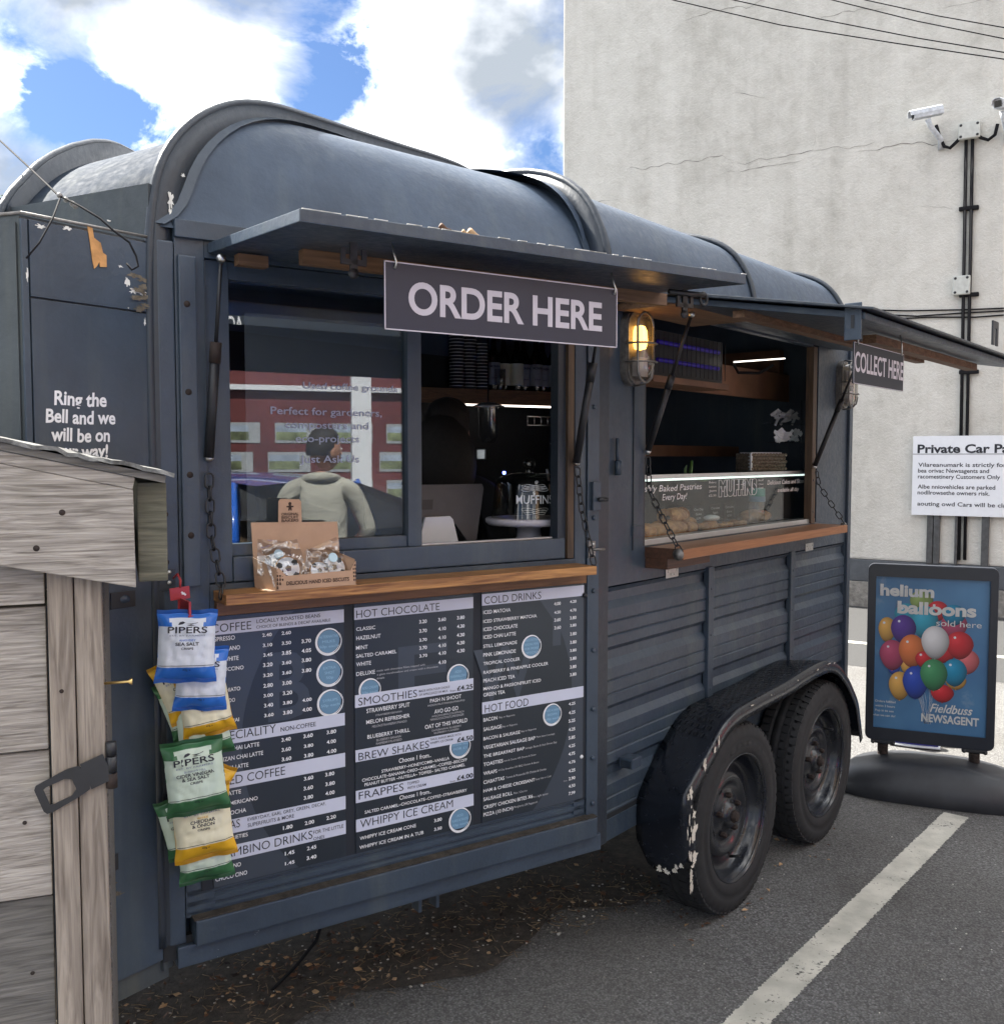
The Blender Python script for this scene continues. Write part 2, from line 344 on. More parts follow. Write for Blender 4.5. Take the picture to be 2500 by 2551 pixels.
def thing(name, label, cat, loc=(0, 0, 0), group=None, rot=None):
    o = bpy.data.objects.new(name, None); COL.objects.link(o); o.location = loc; o['_o'] = list(loc); o['label'] = label; o['category'] = cat; o.empty_display_size = .05
    if group: o['group'] = group
    if rot is not None: o.rotation_euler = rot; o['_o'] = [0, 0, 0]
    return o
def tag(o, label, cat, group=None, kind=None):
    if label: o['label'] = label
    if cat: o['category'] = cat
    if group: o['group'] = group
    if kind: o['kind'] = kind
    return o
def copy_tree(o, parent=None):
    c = o.copy(); COL.objects.link(c); c.parent = parent
    for ch in [x for x in bpy.data.objects if x.parent == o]: copy_tree(ch, c)
    return c
_tc = {}
def tmesh(s, bold=0, shear=0, outline=0, space=1.0):
    k = (s, bold, shear, outline, space)
    if k not in _tc:
        c = bpy.data.curves.new('t', 'FONT'); c.body = s; c.resolution_u = 6 if len(s) in (10, 12, 8, 6, 7) and bold > .015 else 3; c.offset = bold; c.shear = shear; c.space_character = space
        if outline: c.fill_mode = 'NONE'; c.bevel_depth = outline; c.bevel_resolution = 0
        o = bpy.data.objects.new('t', c); me = o.to_mesh()
        vs = [tuple(v.co) for v in me.vertices]; fs = [tuple(p.vertices) for p in me.polygons]
        o.to_mesh_clear(); bpy.data.objects.remove(o); bpy.data.curves.remove(c)
        xs = [p[0] for p in vs]
        _tc[k] = (vs, fs, min(xs), max(xs))
    return _tc[k]
def txt(mb, s, T, x0, y0, x1=None, cap=None, m=None, bold=0, shear=0, center=False, outline=0, wave=0, o=0, space=1.0):
    """letters on the local xy plane of T: baseline (x0,y0), width to x1, cap height cap"""
    vs, fs, a, b = tmesh(s, bold, shear, outline, space)
    sy = cap/.69
    sx = (x1-x0)/(b-a) if x1 is not None else sy
    off = x0-(a*sx) if not center else x0-(a+b)/2*sx
    P = []
    for p in vs:
        x = p[0]*sx+off; y = y0+p[1]*sy
        if wave: y += wave*math.sin((p[0]-a)/(b-a)*9)
        P.append((x, y, o+p[2]*sy))
    mb.add(P, fs, T, m)
class FR:
    def __init__(s, o, d):
        s.o = Vector(o); s.d = Vector(d).normalized(); s.n = Vector((s.d.y, -s.d.x, 0))
    def __call__(s, u, z, o=0): return s.o+s.d*u+s.n*o+Vector((0, 0, z))
    def T(s, u=0, z=0, o=0, yaw=0, roll=0, tilt=0):     # local x right, y up, z to the viewer
        m = Matrix((( s.d.x, 0, s.n.x, 0), (s.d.y, 0, s.n.y, 0), (0, 1, 0, 0), (0, 0, 0, 1)))
        m = Matrix.Translation(s(u, z, o)) @ m
        return m @ Matrix.Rotation(yaw, 4, 'Y') @ Matrix.Rotation(tilt, 4, 'X') @ Matrix.Rotation(roll, 4, 'Z')
F1 = FR((0.2886, 2.9038, 0.0), (0.8363, 0.5482, 0.0))           # side of the trailer with the menus
F2 = FR((0.2653, 2.9228, 0.0), (0.6326, 0.7745, 0.0))           # side of the trailer with the wheels
F3 = FR((-0.7903, 2.1966, 0.0), (math.sin(R(36)), math.cos(R(36)), 0))    # locker on the nose
FB = FR((3.9098, 10.3485, 0.0), (0.8411, -0.5409, 0.0))          # rendered building
FS = FR((-0.6341, 1.4242, 0.0), (.9304, .3665, 0))        # timber store
FA = FR((1.9981, 4.5675, -0.0), (0.9215, -0.3883, 0.0))          # pavement sign
TZ = F1.T(); T2 = F2.T()
# ================================================================= SETTING
mb = MB(); mb.grid(lambda a, b: ((a-.5)*160, (b-.4)*160, 0), 40, 40); mb.build('ground', 'asphalt', kind='structure')
def strip(name, pts, wdt, z, mat, jag=.006, n=90, **pr):
    (x0, y0), (x1, y1) = pts; d = Vector((x1-x0, y1-y0, 0)); Ln = d.length; d.normalize(); p = Vector((d.y, -d.x, 0)); m = MB(); vs = []
    for i in range(n+1):
        c = Vector((x0, y0, z))+d*(Ln*i/n)
        vs += [c-p*(wdt/2+random.uniform(-jag, jag)), c+p*(wdt/2+random.uniform(-jag, jag))]
    m.add(vs, [(2*i, 2*i+1, 2*i+3, 2*i+2) for i in range(n)]); return m.build(name, mat, fix=False, **pr)
m = NM('worn road paint'); k = m.ramp(m.mix(.35, m.noise(60, 6, .75), m.noise(5, 5, .6)), [(.575, 0), (.60, 1)]); m.col(m.mix(k, m.ramp(m.noise(9, 6), [(.35, (.4, .39, .34)), (.65, (.58, .56, .49))]), (.07, .07, .065))).set(.75); m.bump(m.noise(120, 4), .6, .004)
strip('bay_line', [(.55, 2.48), (2.03, 4.24)], .105, .004, 'worn road paint', jag=.0035, n=520, kind='structure')
strip('road_line', [FB(-3.0, 0, 2.2)[:2], FB(9, 0, 2.2)[:2]], .1, .004, 'worn road paint', jag=.003, kind='structure')
# earth and dust under the trailer, uneven edge
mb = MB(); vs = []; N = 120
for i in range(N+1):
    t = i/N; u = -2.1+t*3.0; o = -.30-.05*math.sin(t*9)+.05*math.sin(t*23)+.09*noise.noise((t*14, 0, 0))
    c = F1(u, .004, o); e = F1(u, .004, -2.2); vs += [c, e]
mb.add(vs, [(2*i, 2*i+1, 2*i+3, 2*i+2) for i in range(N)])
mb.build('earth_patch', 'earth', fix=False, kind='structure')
# ================================================================= TRAILER
tr = thing('catering_trailer', 'dark slate blue converted horse trailer café with two open serving hatches', 'food trailer', tuple(F1(0, 0)))
def part(mb, name, mat, parent=None, bevel=0, **k): return mb.build(name, mat, parent or tr, bevel, **k)
def ubox(fr, u0, u1, z0, z1, o0, o1, mb=None): return (mb or MB()).box(u0, u1, z0, z1, o0, o1, fr.T())
# --- section one wall
part(ubox(F1, -1.236, -1.167, .515, 2.14, -.03, 0), 'wall_panel', 'slate paint', bevel=.003)
part(ubox(F1, -.088, -.045, .515, 2.12, -.03, 0), 'wall_panel', 'slate paint', bevel=.003)
part(ubox(F1, -1.167, -.088, 2.062, 2.14, -.03, 0), 'wall_panel', 'slate paint')
part(ubox(F1, -1.167, -.088, .575, 1.30, -.03, 0), 'wall_panel', 'slate paint')
# post beside the arch and its inner door stile
part(ubox(F1, -1.276, -1.238, .455, 2.09, -.04, .004), 'arch_post', 'slate paint', bevel=.004)
part(ubox(F1, -1.230, -1.19, 1.30, 2.06, .001, .012), 'post_cover', 'slate paint', bevel=.003)
b = ubox(F1, -1.236, -1.02, 2.10, 2.14, .0, .012); part(b, 'fascia_strip', 'worn slate paint', bevel=.002)
mb = MB()
for z in (1.42, 1.56, 1.75, 1.95): mb.sphere((0, 0, 0), .0075, F1.T(-1.212, z, .012) @ Matrix.Diagonal((1, 1, .4, 1)))
for z in (1.36, 1.47): mb.sphere((0, 0, 0), .0075, F1.T(-1.268, z, .004) @ Matrix.Diagonal((1, 1, .4, 1)))
part(mb, 'screw_head', 'rust', kind='stuff')
# corner post: two flanges and bolts
part(ubox(F1, -.045, -.001, .44, 2.12, 0, .007), 'corner_post', 'slate paint', bevel=.002)
part(ubox(F2, .0, .062, .40, 2.12, -.002, .029), 'corner_post', 'dark slate paint', bevel=.002)  # this flange is coloured darker to hold its duller sky reflection
for z in (.55, .69, .84, 1.02, 1.2, 1.42, 1.75):
    mb = MB(); mb.lathe([(.0001, .007), (.006, .007), (.0075, .004), (.0075, 0)], 8, F1.T(-.022, z, .007)); part(mb, 'bolt', 'slate paint')
# ribbed panel, sill and rail below the menus
mb = MB(); pr = [(.575, 0), (.562, 0), (.558, -.006), (.552, -.006), (.548, 0), (.537, 0), (.533, -.006), (.527, -.006), (.523, 0), (.512, 0)]
mb.grid(lambda a, b: (-1.236+a*1.19, pr[round(b*9)][0], pr[round(b*9)][1]), 1, 9, TZ, sm=False); part(mb, 'ribbed_panel', 'slate paint', fix=False)
part(ubox(F1, -1.222, -.02, .452, .513, -.03, .032), 'skirt_board', 'slate paint', bevel=.004)
part(ubox(F1, -1.26, .01, .40, .451, -.05, .012), 'chassis_rail', 'worn slate paint', bevel=.004)
part(ubox(F1, -1.225, -.02, .5135, .517, .002, .03), 'dust_ledge', 'earth')
for u in (-.60, -.545): part(ubox(F1, u, u+.010, .345, .42, -.07, -.03), 'hanger_plate', 'slate paint')
mb = MB(); mb.prism([(-.17, .4), (.0, .4), (-.09, .33)], -.3, -.29, TZ); part(mb, 'splash_flap', 'rust')
mb = MB(); mb.prism([(-1.29, .40), (-.4, .40), (-.4, .33), (-1.1, .31), (-1.29, .34)], -.9, -.86, TZ); part(mb, 'chassis_beam', 'dark slate paint')
mb = MB(); mb.tube([(-0.523, 2.75, 0.253), (-0.536, 2.72, 0.205), (-0.616, 2.8, 0.083), (-0.708, 2.82, -0.017), (-0.746, 2.75, -0.025)], .005); part(mb, 'hanging_cable', 'cable black')
# --- section two walls
part(ubox(F2, .062, .312, 1.196, 2.13, -.03, 0), 'wall_panel', 'slate paint', bevel=.002)
part(ubox(F2, .312, 1.733, 2.085, 2.13, -.03, 0), 'wall_panel', 'slate paint')
part(ubox(F2, 1.80, 2.165, 1.196, 2.13, -.03, 0), 'wall_panel', 'slate paint', bevel=.002)
part(ubox(F2, .312, 1.80, 1.196, 1.308, -.03, 0), 'wall_panel', 'slate paint')
part(ubox(F2, .244, .248, 1.30, 2.08, .0, .004), 'seam_bead', 'dark slate paint')
per = .187; prof = []; z = 1.192
while z > .47:
    prof += [(z, .0), (z-.016, -.014), (z-.044, -.014), (z-.068, .0), (z-.105, .0), (z-.109, -.005), (z-.114, .0), (z-.148, .0), (z-.152, -.005), (z-.157, 0), (z-.18, 0)]; z -= per
prof = [p for p in prof if p[0] > .455]+[(.455, 0)]
for u0, u1 in ((.062, .758), (.800, 1.505), (1.545, 2.165)):
    mb = MB(); mb.grid(lambda a, b: (u0+a*(u1-u0), prof[round(b*(len(prof)-1))][0], prof[round(b*(len(prof)-1))][1]), 1, len(prof)-1, T2, sm=False); part(mb, 'corrugated_panel', 'slate paint', fix=False)
for u in (.758, 1.505): part(ubox(F2, u, u+.042, .46, 1.20, -.01, .012), 'panel_post', 'slate paint', bevel=.002)
part(ubox(F2, 2.165, 2.205, .40, 2.16, -.03, .014), 'end_post', 'slate paint', bevel=.003)
part(ubox(F2, .062, 2.165, .385, .454, -.03, .004), 'bottom_rail', 'slate paint', bevel=.002)
mb = MB()
for u in (.779, 1.526):
    for z in (.75, .95, 1.12): mb.sphere((0, 0, 0), .006, F2.T(u, z, .012) @ Matrix.Diagonal((1, 1, .5, 1)))
part(mb, 'rivet', 'slate paint', kind='stuff')
# hidden sides, floor: closed body
def wallpts(p, q, z0, z1, th, name, mat):
    f = FR(tuple(p), tuple(Vector(q)-Vector(p))); ln = (Vector(q)-Vector(p)).length
    return part(MB().box(0, ln, z0, z1, -th, 0, f.T()), name, mat)
Wd = 1.75
A_ = Vector((-0.7903, 2.1966, 0.0)); A0_ = Vector((-1.218, 2.4145, 0.0)); E_ = F2(2.19, 0); E2 = F2(2.19, 0, -Wd); G_ = F2(-2.35, 0, -Wd); 
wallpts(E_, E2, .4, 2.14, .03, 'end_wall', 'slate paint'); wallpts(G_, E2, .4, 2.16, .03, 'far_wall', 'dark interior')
wallpts(A0_, G_, .4, 2.12, .03, 'nose_wall', 'slate paint'); wallpts(A0_, A_, .4, 2.212, .03, 'nose_wall', 'olive slate paint')
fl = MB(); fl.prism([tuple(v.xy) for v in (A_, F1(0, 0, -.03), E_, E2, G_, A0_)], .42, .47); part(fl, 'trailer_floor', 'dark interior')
# --- roof
def res(P, n):
    P = [Vector((a, b)) for a, b in P]; L_ = [0]
    for i in range(1, len(P)): L_.append(L_[-1]+(P[i]-P[i-1]).length)
    out = []
    for k in range(n+1):
        t = L_[-1]*k/n; i = max(j for j in range(len(P)) if L_[j] <= t+1e-9); i = min(i, len(P)-2)
        f = (t-L_[i])/(L_[i+1]-L_[i]); out.append(P[i].lerp(P[i+1], f))
    return out
def smooth(P, it=2):
    for _ in range(it): P = [P[0]]+[(P[i-1]+P[i]*2+P[i+1])/4 for i in range(1, len(P)-1)]+[P[-1]]
    return P
AOUT = [(-.004, .46), (-.004, 1.2), (-.004, 1.9), (0, 2.08)]+[(0.013, 2.187), (0.029, 2.249), (0.064, 2.314), (0.122, 2.377), (0.18, 2.422), (0.255, 2.464), (0.321, 2.486), (0.402, 2.503), (0.521, 2.514), (0.652, 2.525), (0.965, 2.552), (1.159, 2.571), (1.303, 2.579)]+[(1.5, 2.56)]; AIN = [(.0, 2.12)]+[(0.069, 2.15), (0.084, 2.222), (0.112, 2.288), (0.169, 2.352), (0.228, 2.402), (0.29, 2.436), (0.358, 2.46), (0.42, 2.474), (0.515, 2.484), (0.611, 2.492)]+[(.8, 2.50), (1.1, 2.505), (1.3, 2.505)]
BOUT = [(-.035, 2.1), (-.035, 2.202), (-.011, 2.27), (.027, 2.339), (.075, 2.397), (.135, 2.442), (.212, 2.48), (.297, 2.507), (.374, 2.522), (.449, 2.529), (.7, 2.55), (1.3, 2.57)]
BIN = [(.0, 2.12), (.012, 2.165), (.036, 2.222), (.075, 2.298), (.124, 2.353), (.186, 2.408), (.248, 2.45), (.35, 2.485), (.5, 2.51), (.75, 2.525)]
CP = [(0, 2.12), (.003, 2.19), (.022, 2.279), (.056, 2.344), (.09, 2.391), (.149, 2.438), (.233, 2.475), (.35, 2.505), (.55, 2.53), (.875, 2.54)]
ZOUT = [(-.01, 2.1)]+[(-0.026, 2.199), (0.024, 2.257), (0.091, 2.314), (0.152, 2.363), (0.217, 2.405), (0.312, 2.456), (0.429, 2.506), (0.523, 2.534), (0.589, 2.545)]+[(1.3, 2.6)]
def direct(yaw): return Vector((math.sin(yaw), math.cos(yaw), 0))
DA = direct(R(30)); DZ = direct(R(5)); DB = -(F1.n+F2.n).normalized()
Bc = F1(0, 0)
def P3(base, d, q, z): return Vector(base)+d*q+Vector((0, 0, z))
N = 30
pa = smooth(res(AIN, N)); pb = smooth(res(BIN, N)); pz = smooth(res([(max(0, a+.01), b_-.05) for a, b_ in ZOUT], N)); pc = smooth(res(CP, N), 1)
mb = MB(); mb.grid(lambda a, b: P3(A_, DA, *pa[round(b*N)]).lerp(P3(Bc, DB, *pb[round(b*N)]), a), 12, N); part(mb, 'roof_panel', 'slate roof paint', fix=False)
mb = MB(); mb.grid(lambda a, b: P3(A_, DA, *pa[round(b*N)]).lerp(P3(A0_, DZ, *pz[round(b*N)]), a), 8, N); part(mb, 'roof_panel', 'nose roof paint', fix=False)
full = pc+[Vector((Wd-p.x, p.y)) for p in reversed(pc[:-1])]; NF = len(full)-1
mb = MB(); mb.grid(lambda a, b: F2(-.155*full[round(b*NF)].x*(1-a)+a*1.14-.02*(1-a), full[round(b*NF)].y, -full[round(b*NF)].x), 6, NF); part(mb, 'roof_panel', 'slate roof paint', fix=False)
mb = MB(); mb.grid(lambda a, b: F2(1.14+a*1.06, full[round(b*NF)].y, -full[round(b*NF)].x), 6, NF); part(mb, 'roof_panel', 'slate roof paint', fix=False)
mb = MB(); mb.prism([(p.x, p.y) for p in full], 0, .02, Matrix(((-F2.n.x, 0, F2.d.x, F2(2.18, 0).x), (-F2.n.y, 0, F2.d.y, F2(2.18, 0).y), (0, 1, 0, 0), (0, 0, 0, 1)))); part(mb, 'roof_end', 'slate roof paint')
# cap that closes the middle of the nose roof
ea = P3(A_, DA, *pa[-1]); eb = P3(Bc, DB, *pb[-1]); ez = P3(A0_, DZ, *pz[-1]); ctr = Vector((-.35, 3.75, 2.57))
mb = MB(); ring = [ez, ea, eb]+[F2(-.155*full[k].x-.02, full[k].y, -full[k].x) for k in range(N, NF+1, 4)]+[G_+Vector((0, 0, 2.2))]
mb.add([ctr]+ring, [(0, i+1, (i+1) % len(ring)+1) for i in range(len(ring))]); part(mb, 'roof_cap', 'slate roof paint', fix=False)
def rib(OUT, base, d, wdt, th, name, mat='slate paint', foot=None, lip=.012, inn=None):
    P = smooth(res(OUT, 90), 1); nrm = Vector((d.y, -d.x, 0)); mb = MB(); vs = []
    for i, p in enumerate(P):
        a = P[max(0, i-1)]; b = P[min(len(P)-1, i+1)]; t = (b-a).normalized(); q = Vector((t.y, -t.x))
        if i == 0: q = Vector((1, 0))
        for k in (0, wdt):
            pp = p+q*k
            for s in (-th/2, th/2): vs.append(P3(base, d, pp.x, pp.y)+nrm*s)
        # outer lip
    n = len(P); fs = []
    for i in range(n-1):
        a = 4*i; b = a+4
        fs += [(a, a+1, b+1, b), (a+2, b+2, b+3, a+3), (a, b, b+2, a+2), (a+1, a+3, b+3, b+1)]
    mb.add(vs, fs, sm=True); o = part(mb, name, mat)
    vs = []
    for i, p in enumerate(P): vs.append(P3(base, d, p.x, p.y))
    m2 = MB(); m2.tube(vs, lip, 6); m2.build('arch_bead', mat, o)
    return o
ra = rib(AOUT, A_, DA, .085, .02, 'roof_arch', 'dark slate paint'); rib(BOUT, Bc, DB, .07, .02, 'roof_arch', 'dark slate paint'); rib(ZOUT, A0_-DZ*.0, DZ, .16, .03, 'roof_arch', 'dark slate paint')
# flat inner strip of the first and second arch
for (IN, base, d, fr, sg) in ((pa, A_, DA, F1, 1), (pb, Bc, DB, F1, -1)):
    mb = MB(); mb.grid(lambda a, b: P3(base, d, IN[round(b*24)].x, IN[round(b*24)].y)+fr.d*sg*(.004+.03*a)+Vector((0, 0, .006))+fr.n*.006, 1, 24); part(mb, 'arch_flange', 'slate paint')
for u in (1.13, 2.15):
    CO = [(q-.006, z+.008) for q, z in CP]; mb = MB(); P = smooth(res(CO, 30), 1)
    mb.tube([F2(u, p.y, -p.x) for p in P], .011, 6); part(mb, 'roof_bead', 'dark slate paint')
mb = MB(); mb.tube([F2(u, 2.128, .004) for u in (.06, 2.2)], .01, 6); part(mb, 'gutter_bead', 'slate paint')
# peeling paint chips on the first arch, the panel and the second arch
def blob(fr_T, cx, cy, rx, ry, m, mb, seed=0, n=18, o=0):
    random.seed(seed); P = []
    for i in range(n):
        a = 2*math.pi*i/n; k = random.uniform(.35, 1.3); P.append((cx+rx*k*math.cos(a), cy+ry*k*math.sin(a), o))
    mb.add([(cx, cy, o)]+P, [(0, i+1, (i+1) % n+1) for i in range(n)], fr_T, m)
# --- wheels
def make_wheel(u, z, seedw):
    ty = MB(); Rr = .335
    pf = [(.205, -.15), (.25, -.175), (.295, -.178), (.318, -.172), (.328, -.160), (.3345, -.135), (.3345, -.118), (.326, -.116), (.326, -.111), (.335, -.109), (.335, -.078), (.327, -.076), (.327, -.071), (.335, -.069), (.335, -.040), (.327, -.038), (.327, -.033), (.3345, -.031), (.330, -.016), (.320, -.007), (.300, -.001), (.285, .0012), (.283, .0005), (.262, .001), (.260, .0025), (.238, .0), (.228, -.004), (.220, -.012), (.212, -.03)]
    T = F2.T(u+.026, z, .183)
    def jj(i, j):
        if j in (4, 5, 17, 18, 19): return -.006 if i % 3 == 0 else 0
        if j in (9, 10, 13, 14): return -.004 if (i+seedw) % 5 == 0 else 0
        return 0
    ty.lathe(pf, 132, T, f=jj)
    wh = thing('wheel', None, None) if 0 else None
    tyre = part(ty, 'wheel', 'rubber', fix=True)
    tb_ = MB()
    for k in range(64):
        a = 2*math.pi*k/64
        for (o0, o1, r0, r1, sk) in ((-.037, -.010, .326, .3375, .3), (-.075, -.045, .330, .3368, -.3), (-.160, -.122, .324, .3368, .3)):
            TT = T @ Matrix.Rotation(a+sk*.05, 4, 'Z'); w_ = .0108 if sk > 0 else .0135; tb_.add([(r0, -w_, o0), (r1, -w_, o0), (r1, w_, o0), (r0, w_, o0), (r0-.004, -w_+.002, o1), (r1-(.008 if o1 > -.02 else 0), -w_+.002, o1), (r1-(.008 if o1 > -.02 else 0), w_+.002, o1), (r0-.004, w_+.002, o1)], [(0, 1, 2, 3), (4, 7, 6, 5), (0, 4, 5, 1), (1, 5, 6, 2), (2, 6, 7, 3)], TT)
    tb_.build('tread_blocks', 'rubber', tyre, fix=False, kind='stuff')
    tx = MB()
    for k, ch in enumerate('TRANSPORTER'):
        a = R(118-k*9.5); vs, fs, x0, x1 = tmesh(ch, .01); s_ = .026
        Tm = T @ Matrix.Rotation(a-math.pi/2, 4, 'Z') @ Matrix.Translation((0, .262, .0042))
        tx.add([((p[0]-(x0+x1)/2)*s_, (p[1]-.34)*s_, 0) for p in vs], fs, Tm)
    tx.build('tyre_lettering', 'rubber', tyre)
    rm = MB(); rp_ = [(.216, -.012), (.222, -.004), (.226, -.003), (.228, -.007), (.222, -.014), (.212, -.022), (.205, -.035), (.203, -.055), (.190, -.066), (.182, -.070), (.168, -.068), (.155, -.055), (.142, -.046), (.128, -.044), (.112, -.052), (.098, -.060), (.088, -.058), (.075, -.052), (.062, -.050), (.050, -.048), (.046, -.040), (.040, -.032), (.030, -.028), (.0, -.026)]
    rm.lathe(rp_, 48, T); rim = rm.build('rim', 'rim paint', tyre)
    for k in range(5):
        a = R(72*k+20); nb = MB(); nb.lathe([(.0105, -.06), (.0105, -.04), (.007, -.034), (.0001, -.033)], 6, T @ Matrix.Translation((.072*math.cos(a), .072*math.sin(a), 0)), sm=False); nb.build('wheel_nut', 'rust', tyre)
    hb = MB(); hb.lathe([(.022, -.034), (.022, -.022), (.016, -.012), (.0001, -.010)], 10, T, sm=False); hb.build('hub_cap', 'rust', tyre)
    vb = MB(); a = R(-75 if seedw == 0 else 35); vb.tube([(.175*math.cos(a), .175*math.sin(a), -.06), (.17*math.cos(a)-.006, .17*math.sin(a)+.008, -.022)], .0055, 8, T); vb.build('valve', 'rubber', tyre)
    return tyre
H1 = (0.658, 0.347); H2 = (1.47, 0.329)
nr_ = MATS['nose roof paint'].node_tree; [setattr(q.inputs['Distance'], 'default_value', .002) for q in nr_.nodes if q.type == 'BUMP']
make_wheel(H1[0], .333, 0); make_wheel(H1[0]+.80, .333, 1)
# --- mudguard
PO = [(.264, .245), (.250, .36), (.232, .46), (.226, .54), (.30, .59), (.40, .65), (.50, .718), (.60, .742), (.81, .752), (1.02, .757), (1.24, .774), (1.37, .778), (1.47, .77), (1.56, .74), (1.68, .66), (1.80, .54), (1.865, .36)]
PI_ = [(.287, .25), (.275, .38), (.28, .46), (.33, .53), (.40, .59), (.47, .64), (.55, .69), (.63, .712), (.83, .722), (1.03, .727), (1.25, .745), (1.38, .75), (1.48, .742), (1.57, .712), (1.69, .64), (1.80, .52), (1.865, .35)]
NP = 60; so_ = smooth(res(PO, NP), 1); si_ = smooth(res(PI_, NP), 1)
def fend(a, b):
    i = round(a*NP); p = so_[i]; q = si_[i]; t = (so_[min(NP, i+1)]-so_[max(0, i-1)]).normalized(); nr = Vector((-t.y, t.x))
    k = round(b*9)
    if k <= 4: c = q.lerp(p, k/4*.93); o = k/4*.185
    else:
        th = (k-4)/5*R(115); c = q.lerp(p, .93)*0+p-nr*(.018*(1-math.cos(th))*1.0); o = .185+.026*math.sin(min(th, R(90))); c = c-nr*(.012*max(0, (k-7)))
        if k == 4: o = .185
    if a < .14: e = abs(o/.205-.5)*2; c = c+Vector((0, .085*min(1, e)**2.6*(1-a/.14)**1.5))
    return (c.x, c.y, o)
mb = MB(); mb.grid(fend, NP, 9, T2); fo = part(mb, 'mudguard', 'fender paint'); md = fo.modifiers.new('t', 'SOLIDIFY'); md.thickness = .003
# checker plate bars on the flat top
mb = MB(); random.seed(3)
for i in range(15, 43):
    for j in range(1, 12):
        if i >= NP: continue
        p = so_[i]; q = si_[i]; f = (j+.5)/13; c = q.lerp(p, f); t = (so_[i+1]-so_[i]).normalized(); an = R(45) if (i//1+j) % 2 else R(-45)
        for s in (-.006, 0, .006):
            cu = c.x+t.x*s; cz = c.y+t.y*s; o = f*.185
            dx = .0075*math.cos(an); do = .0075*math.sin(an)
            mb.add([(cu-dx, cz+.0005-t.y*dx, o-do), (cu+dx, cz+.0005+t.y*dx, o+do), (cu-dx*.2+.0016*math.sin(an), cz+.0016, o-do*.2), (cu+.0022, cz+.0005, o-.0022), (cu-.0022, cz+.0005, o+.0022)], [(0, 3, 2), (3, 1, 2), (1, 4, 2), (4, 0, 2)], T2)
part(mb, 'tread_bars', 'black metal', fo, kind='stuff', fix=False)
mb = MB(); random.seed(5)
simple('primer chip', (.62, .58, .5), .8, var=.06)
for i in list(range(0, 2))+[3, 4, 5, 8, 9, 12, 14, 15]:
    p = so_[i]; nmb = random.randint(1, 3)
    for _ in range(nmb): blob(T2, p.x+random.uniform(0, .014), p.y+random.uniform(-.014, .008), random.uniform(.005, .013), random.uniform(.008, .024), 'primer chip', mb, random.randint(0, 9999), o=.2145)
random.seed(12)
for u, z, rx, rz in ((.29, .33, .02, .018), (.285, .42, .016, .03), (.28, .47, .012, .02), (.285, .315, .012, .010), (.262, .33, .006, .009), (.275, .305, .014, .006), (.27, .40, .009, .02), (.262, .43, .006, .01), (.262, .50, .003, .006), (.25, .46, .004, .018)):
    blob(T2, u, z, rx, rz, 'primer chip', mb, random.randint(0, 999), o=.2148)
for k in range(8):
    u_ = .27+k*.002; o_ = random.uniform(.09, .2); q = si_[1]; blob(F2.T(.2625, .262+.085*abs(o_/.205-.5)**2.6*6+random.uniform(-.002, .014), o_, yaw=-math.pi/2), 0, 0, .01, .008, 'primer chip', mb, k+40)
mb.build('paint_chip', None, fo, fix=False, kind='stuff')
mb = MB()
for u, z in ((1.30, .7705), (1.42, .775), (1.48, .768), (.70, .748), (.86, .754), (1.1, .764)):
    blob(T2, u, z-.012, random.uniform(.004, .02), .003, 'primer chip', mb, int(u*100), o=.2135)
mb.build('paint_chip', None, fo, fix=False, kind='stuff')
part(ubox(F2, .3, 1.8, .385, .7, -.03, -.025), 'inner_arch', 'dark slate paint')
# small marker lamp ahead of the wheel
mk = part(MB().box(-.028, .03, -.016, .018, 0, .052, F2.T(.20, .622)), 'marker_lamp', 'slate paint', bevel=.004); MB().box(-.034, -.0282, -.01, .011, .012, .046, F2.T(.20, .62)).build('lens', 'clear plastic', mk)
# small fittings
def plate(fr, u, z, w_, h, o, mat, name, th=.004, screws=()):
    p = part(MB().box(-w_/2, w_/2, -h/2, h/2, 0, th, fr.T(u, z, o)), name, mat, bevel=.001)
    for (a, b) in screws: MB().lathe([(.0001, .003), (.004, .0022), (.005, 0)], 10, fr.T(u+a, z+b, o+th)).build('screw', 'steel', p)
    return p
plate(F1, -.03, 1.325, .026, .05, .007, 'grey cast metal', 'latch_plate', screws=((.004, .016), (.004, -.016)))
mb = MB(); mb.tube([F1(-.03, 1.325, .012), F1(.01, 1.325, .02)], .004); part(mb, 'latch_pin', 'grey cast metal')
plate(F1, -.02, 1.485, .03, .085, .007, 'slate paint', 'bolt_bracket', .014)
mb = MB(); mb.tube([F1(-.022, 1.475, .03), F1(.012, 1.475, .03)], .006); part(mb, 'bolt_knob', 'black metal')
mb = MB(); mb.tube([F2(.135, 1.66, .012), F2(.135, 1.58, .012)], .006); mb.tube([F2(.135, 1.59, .014), F2(.135, 1.545, .014)], .011); part(mb, 'hinge_pin', 'slate paint')
plate(F2, .265, 1.362, .05, .035, .0, 'slate paint', 'hatch_hinge', .008)
for u in (.50, 1.72): plate(F2, u, 1.205, .085, .034, .002, 'steel', 'shelf_hinge', .003, screws=((-.03, .006), (.03, .008), (-.01, -.005), (.012, -.005)))
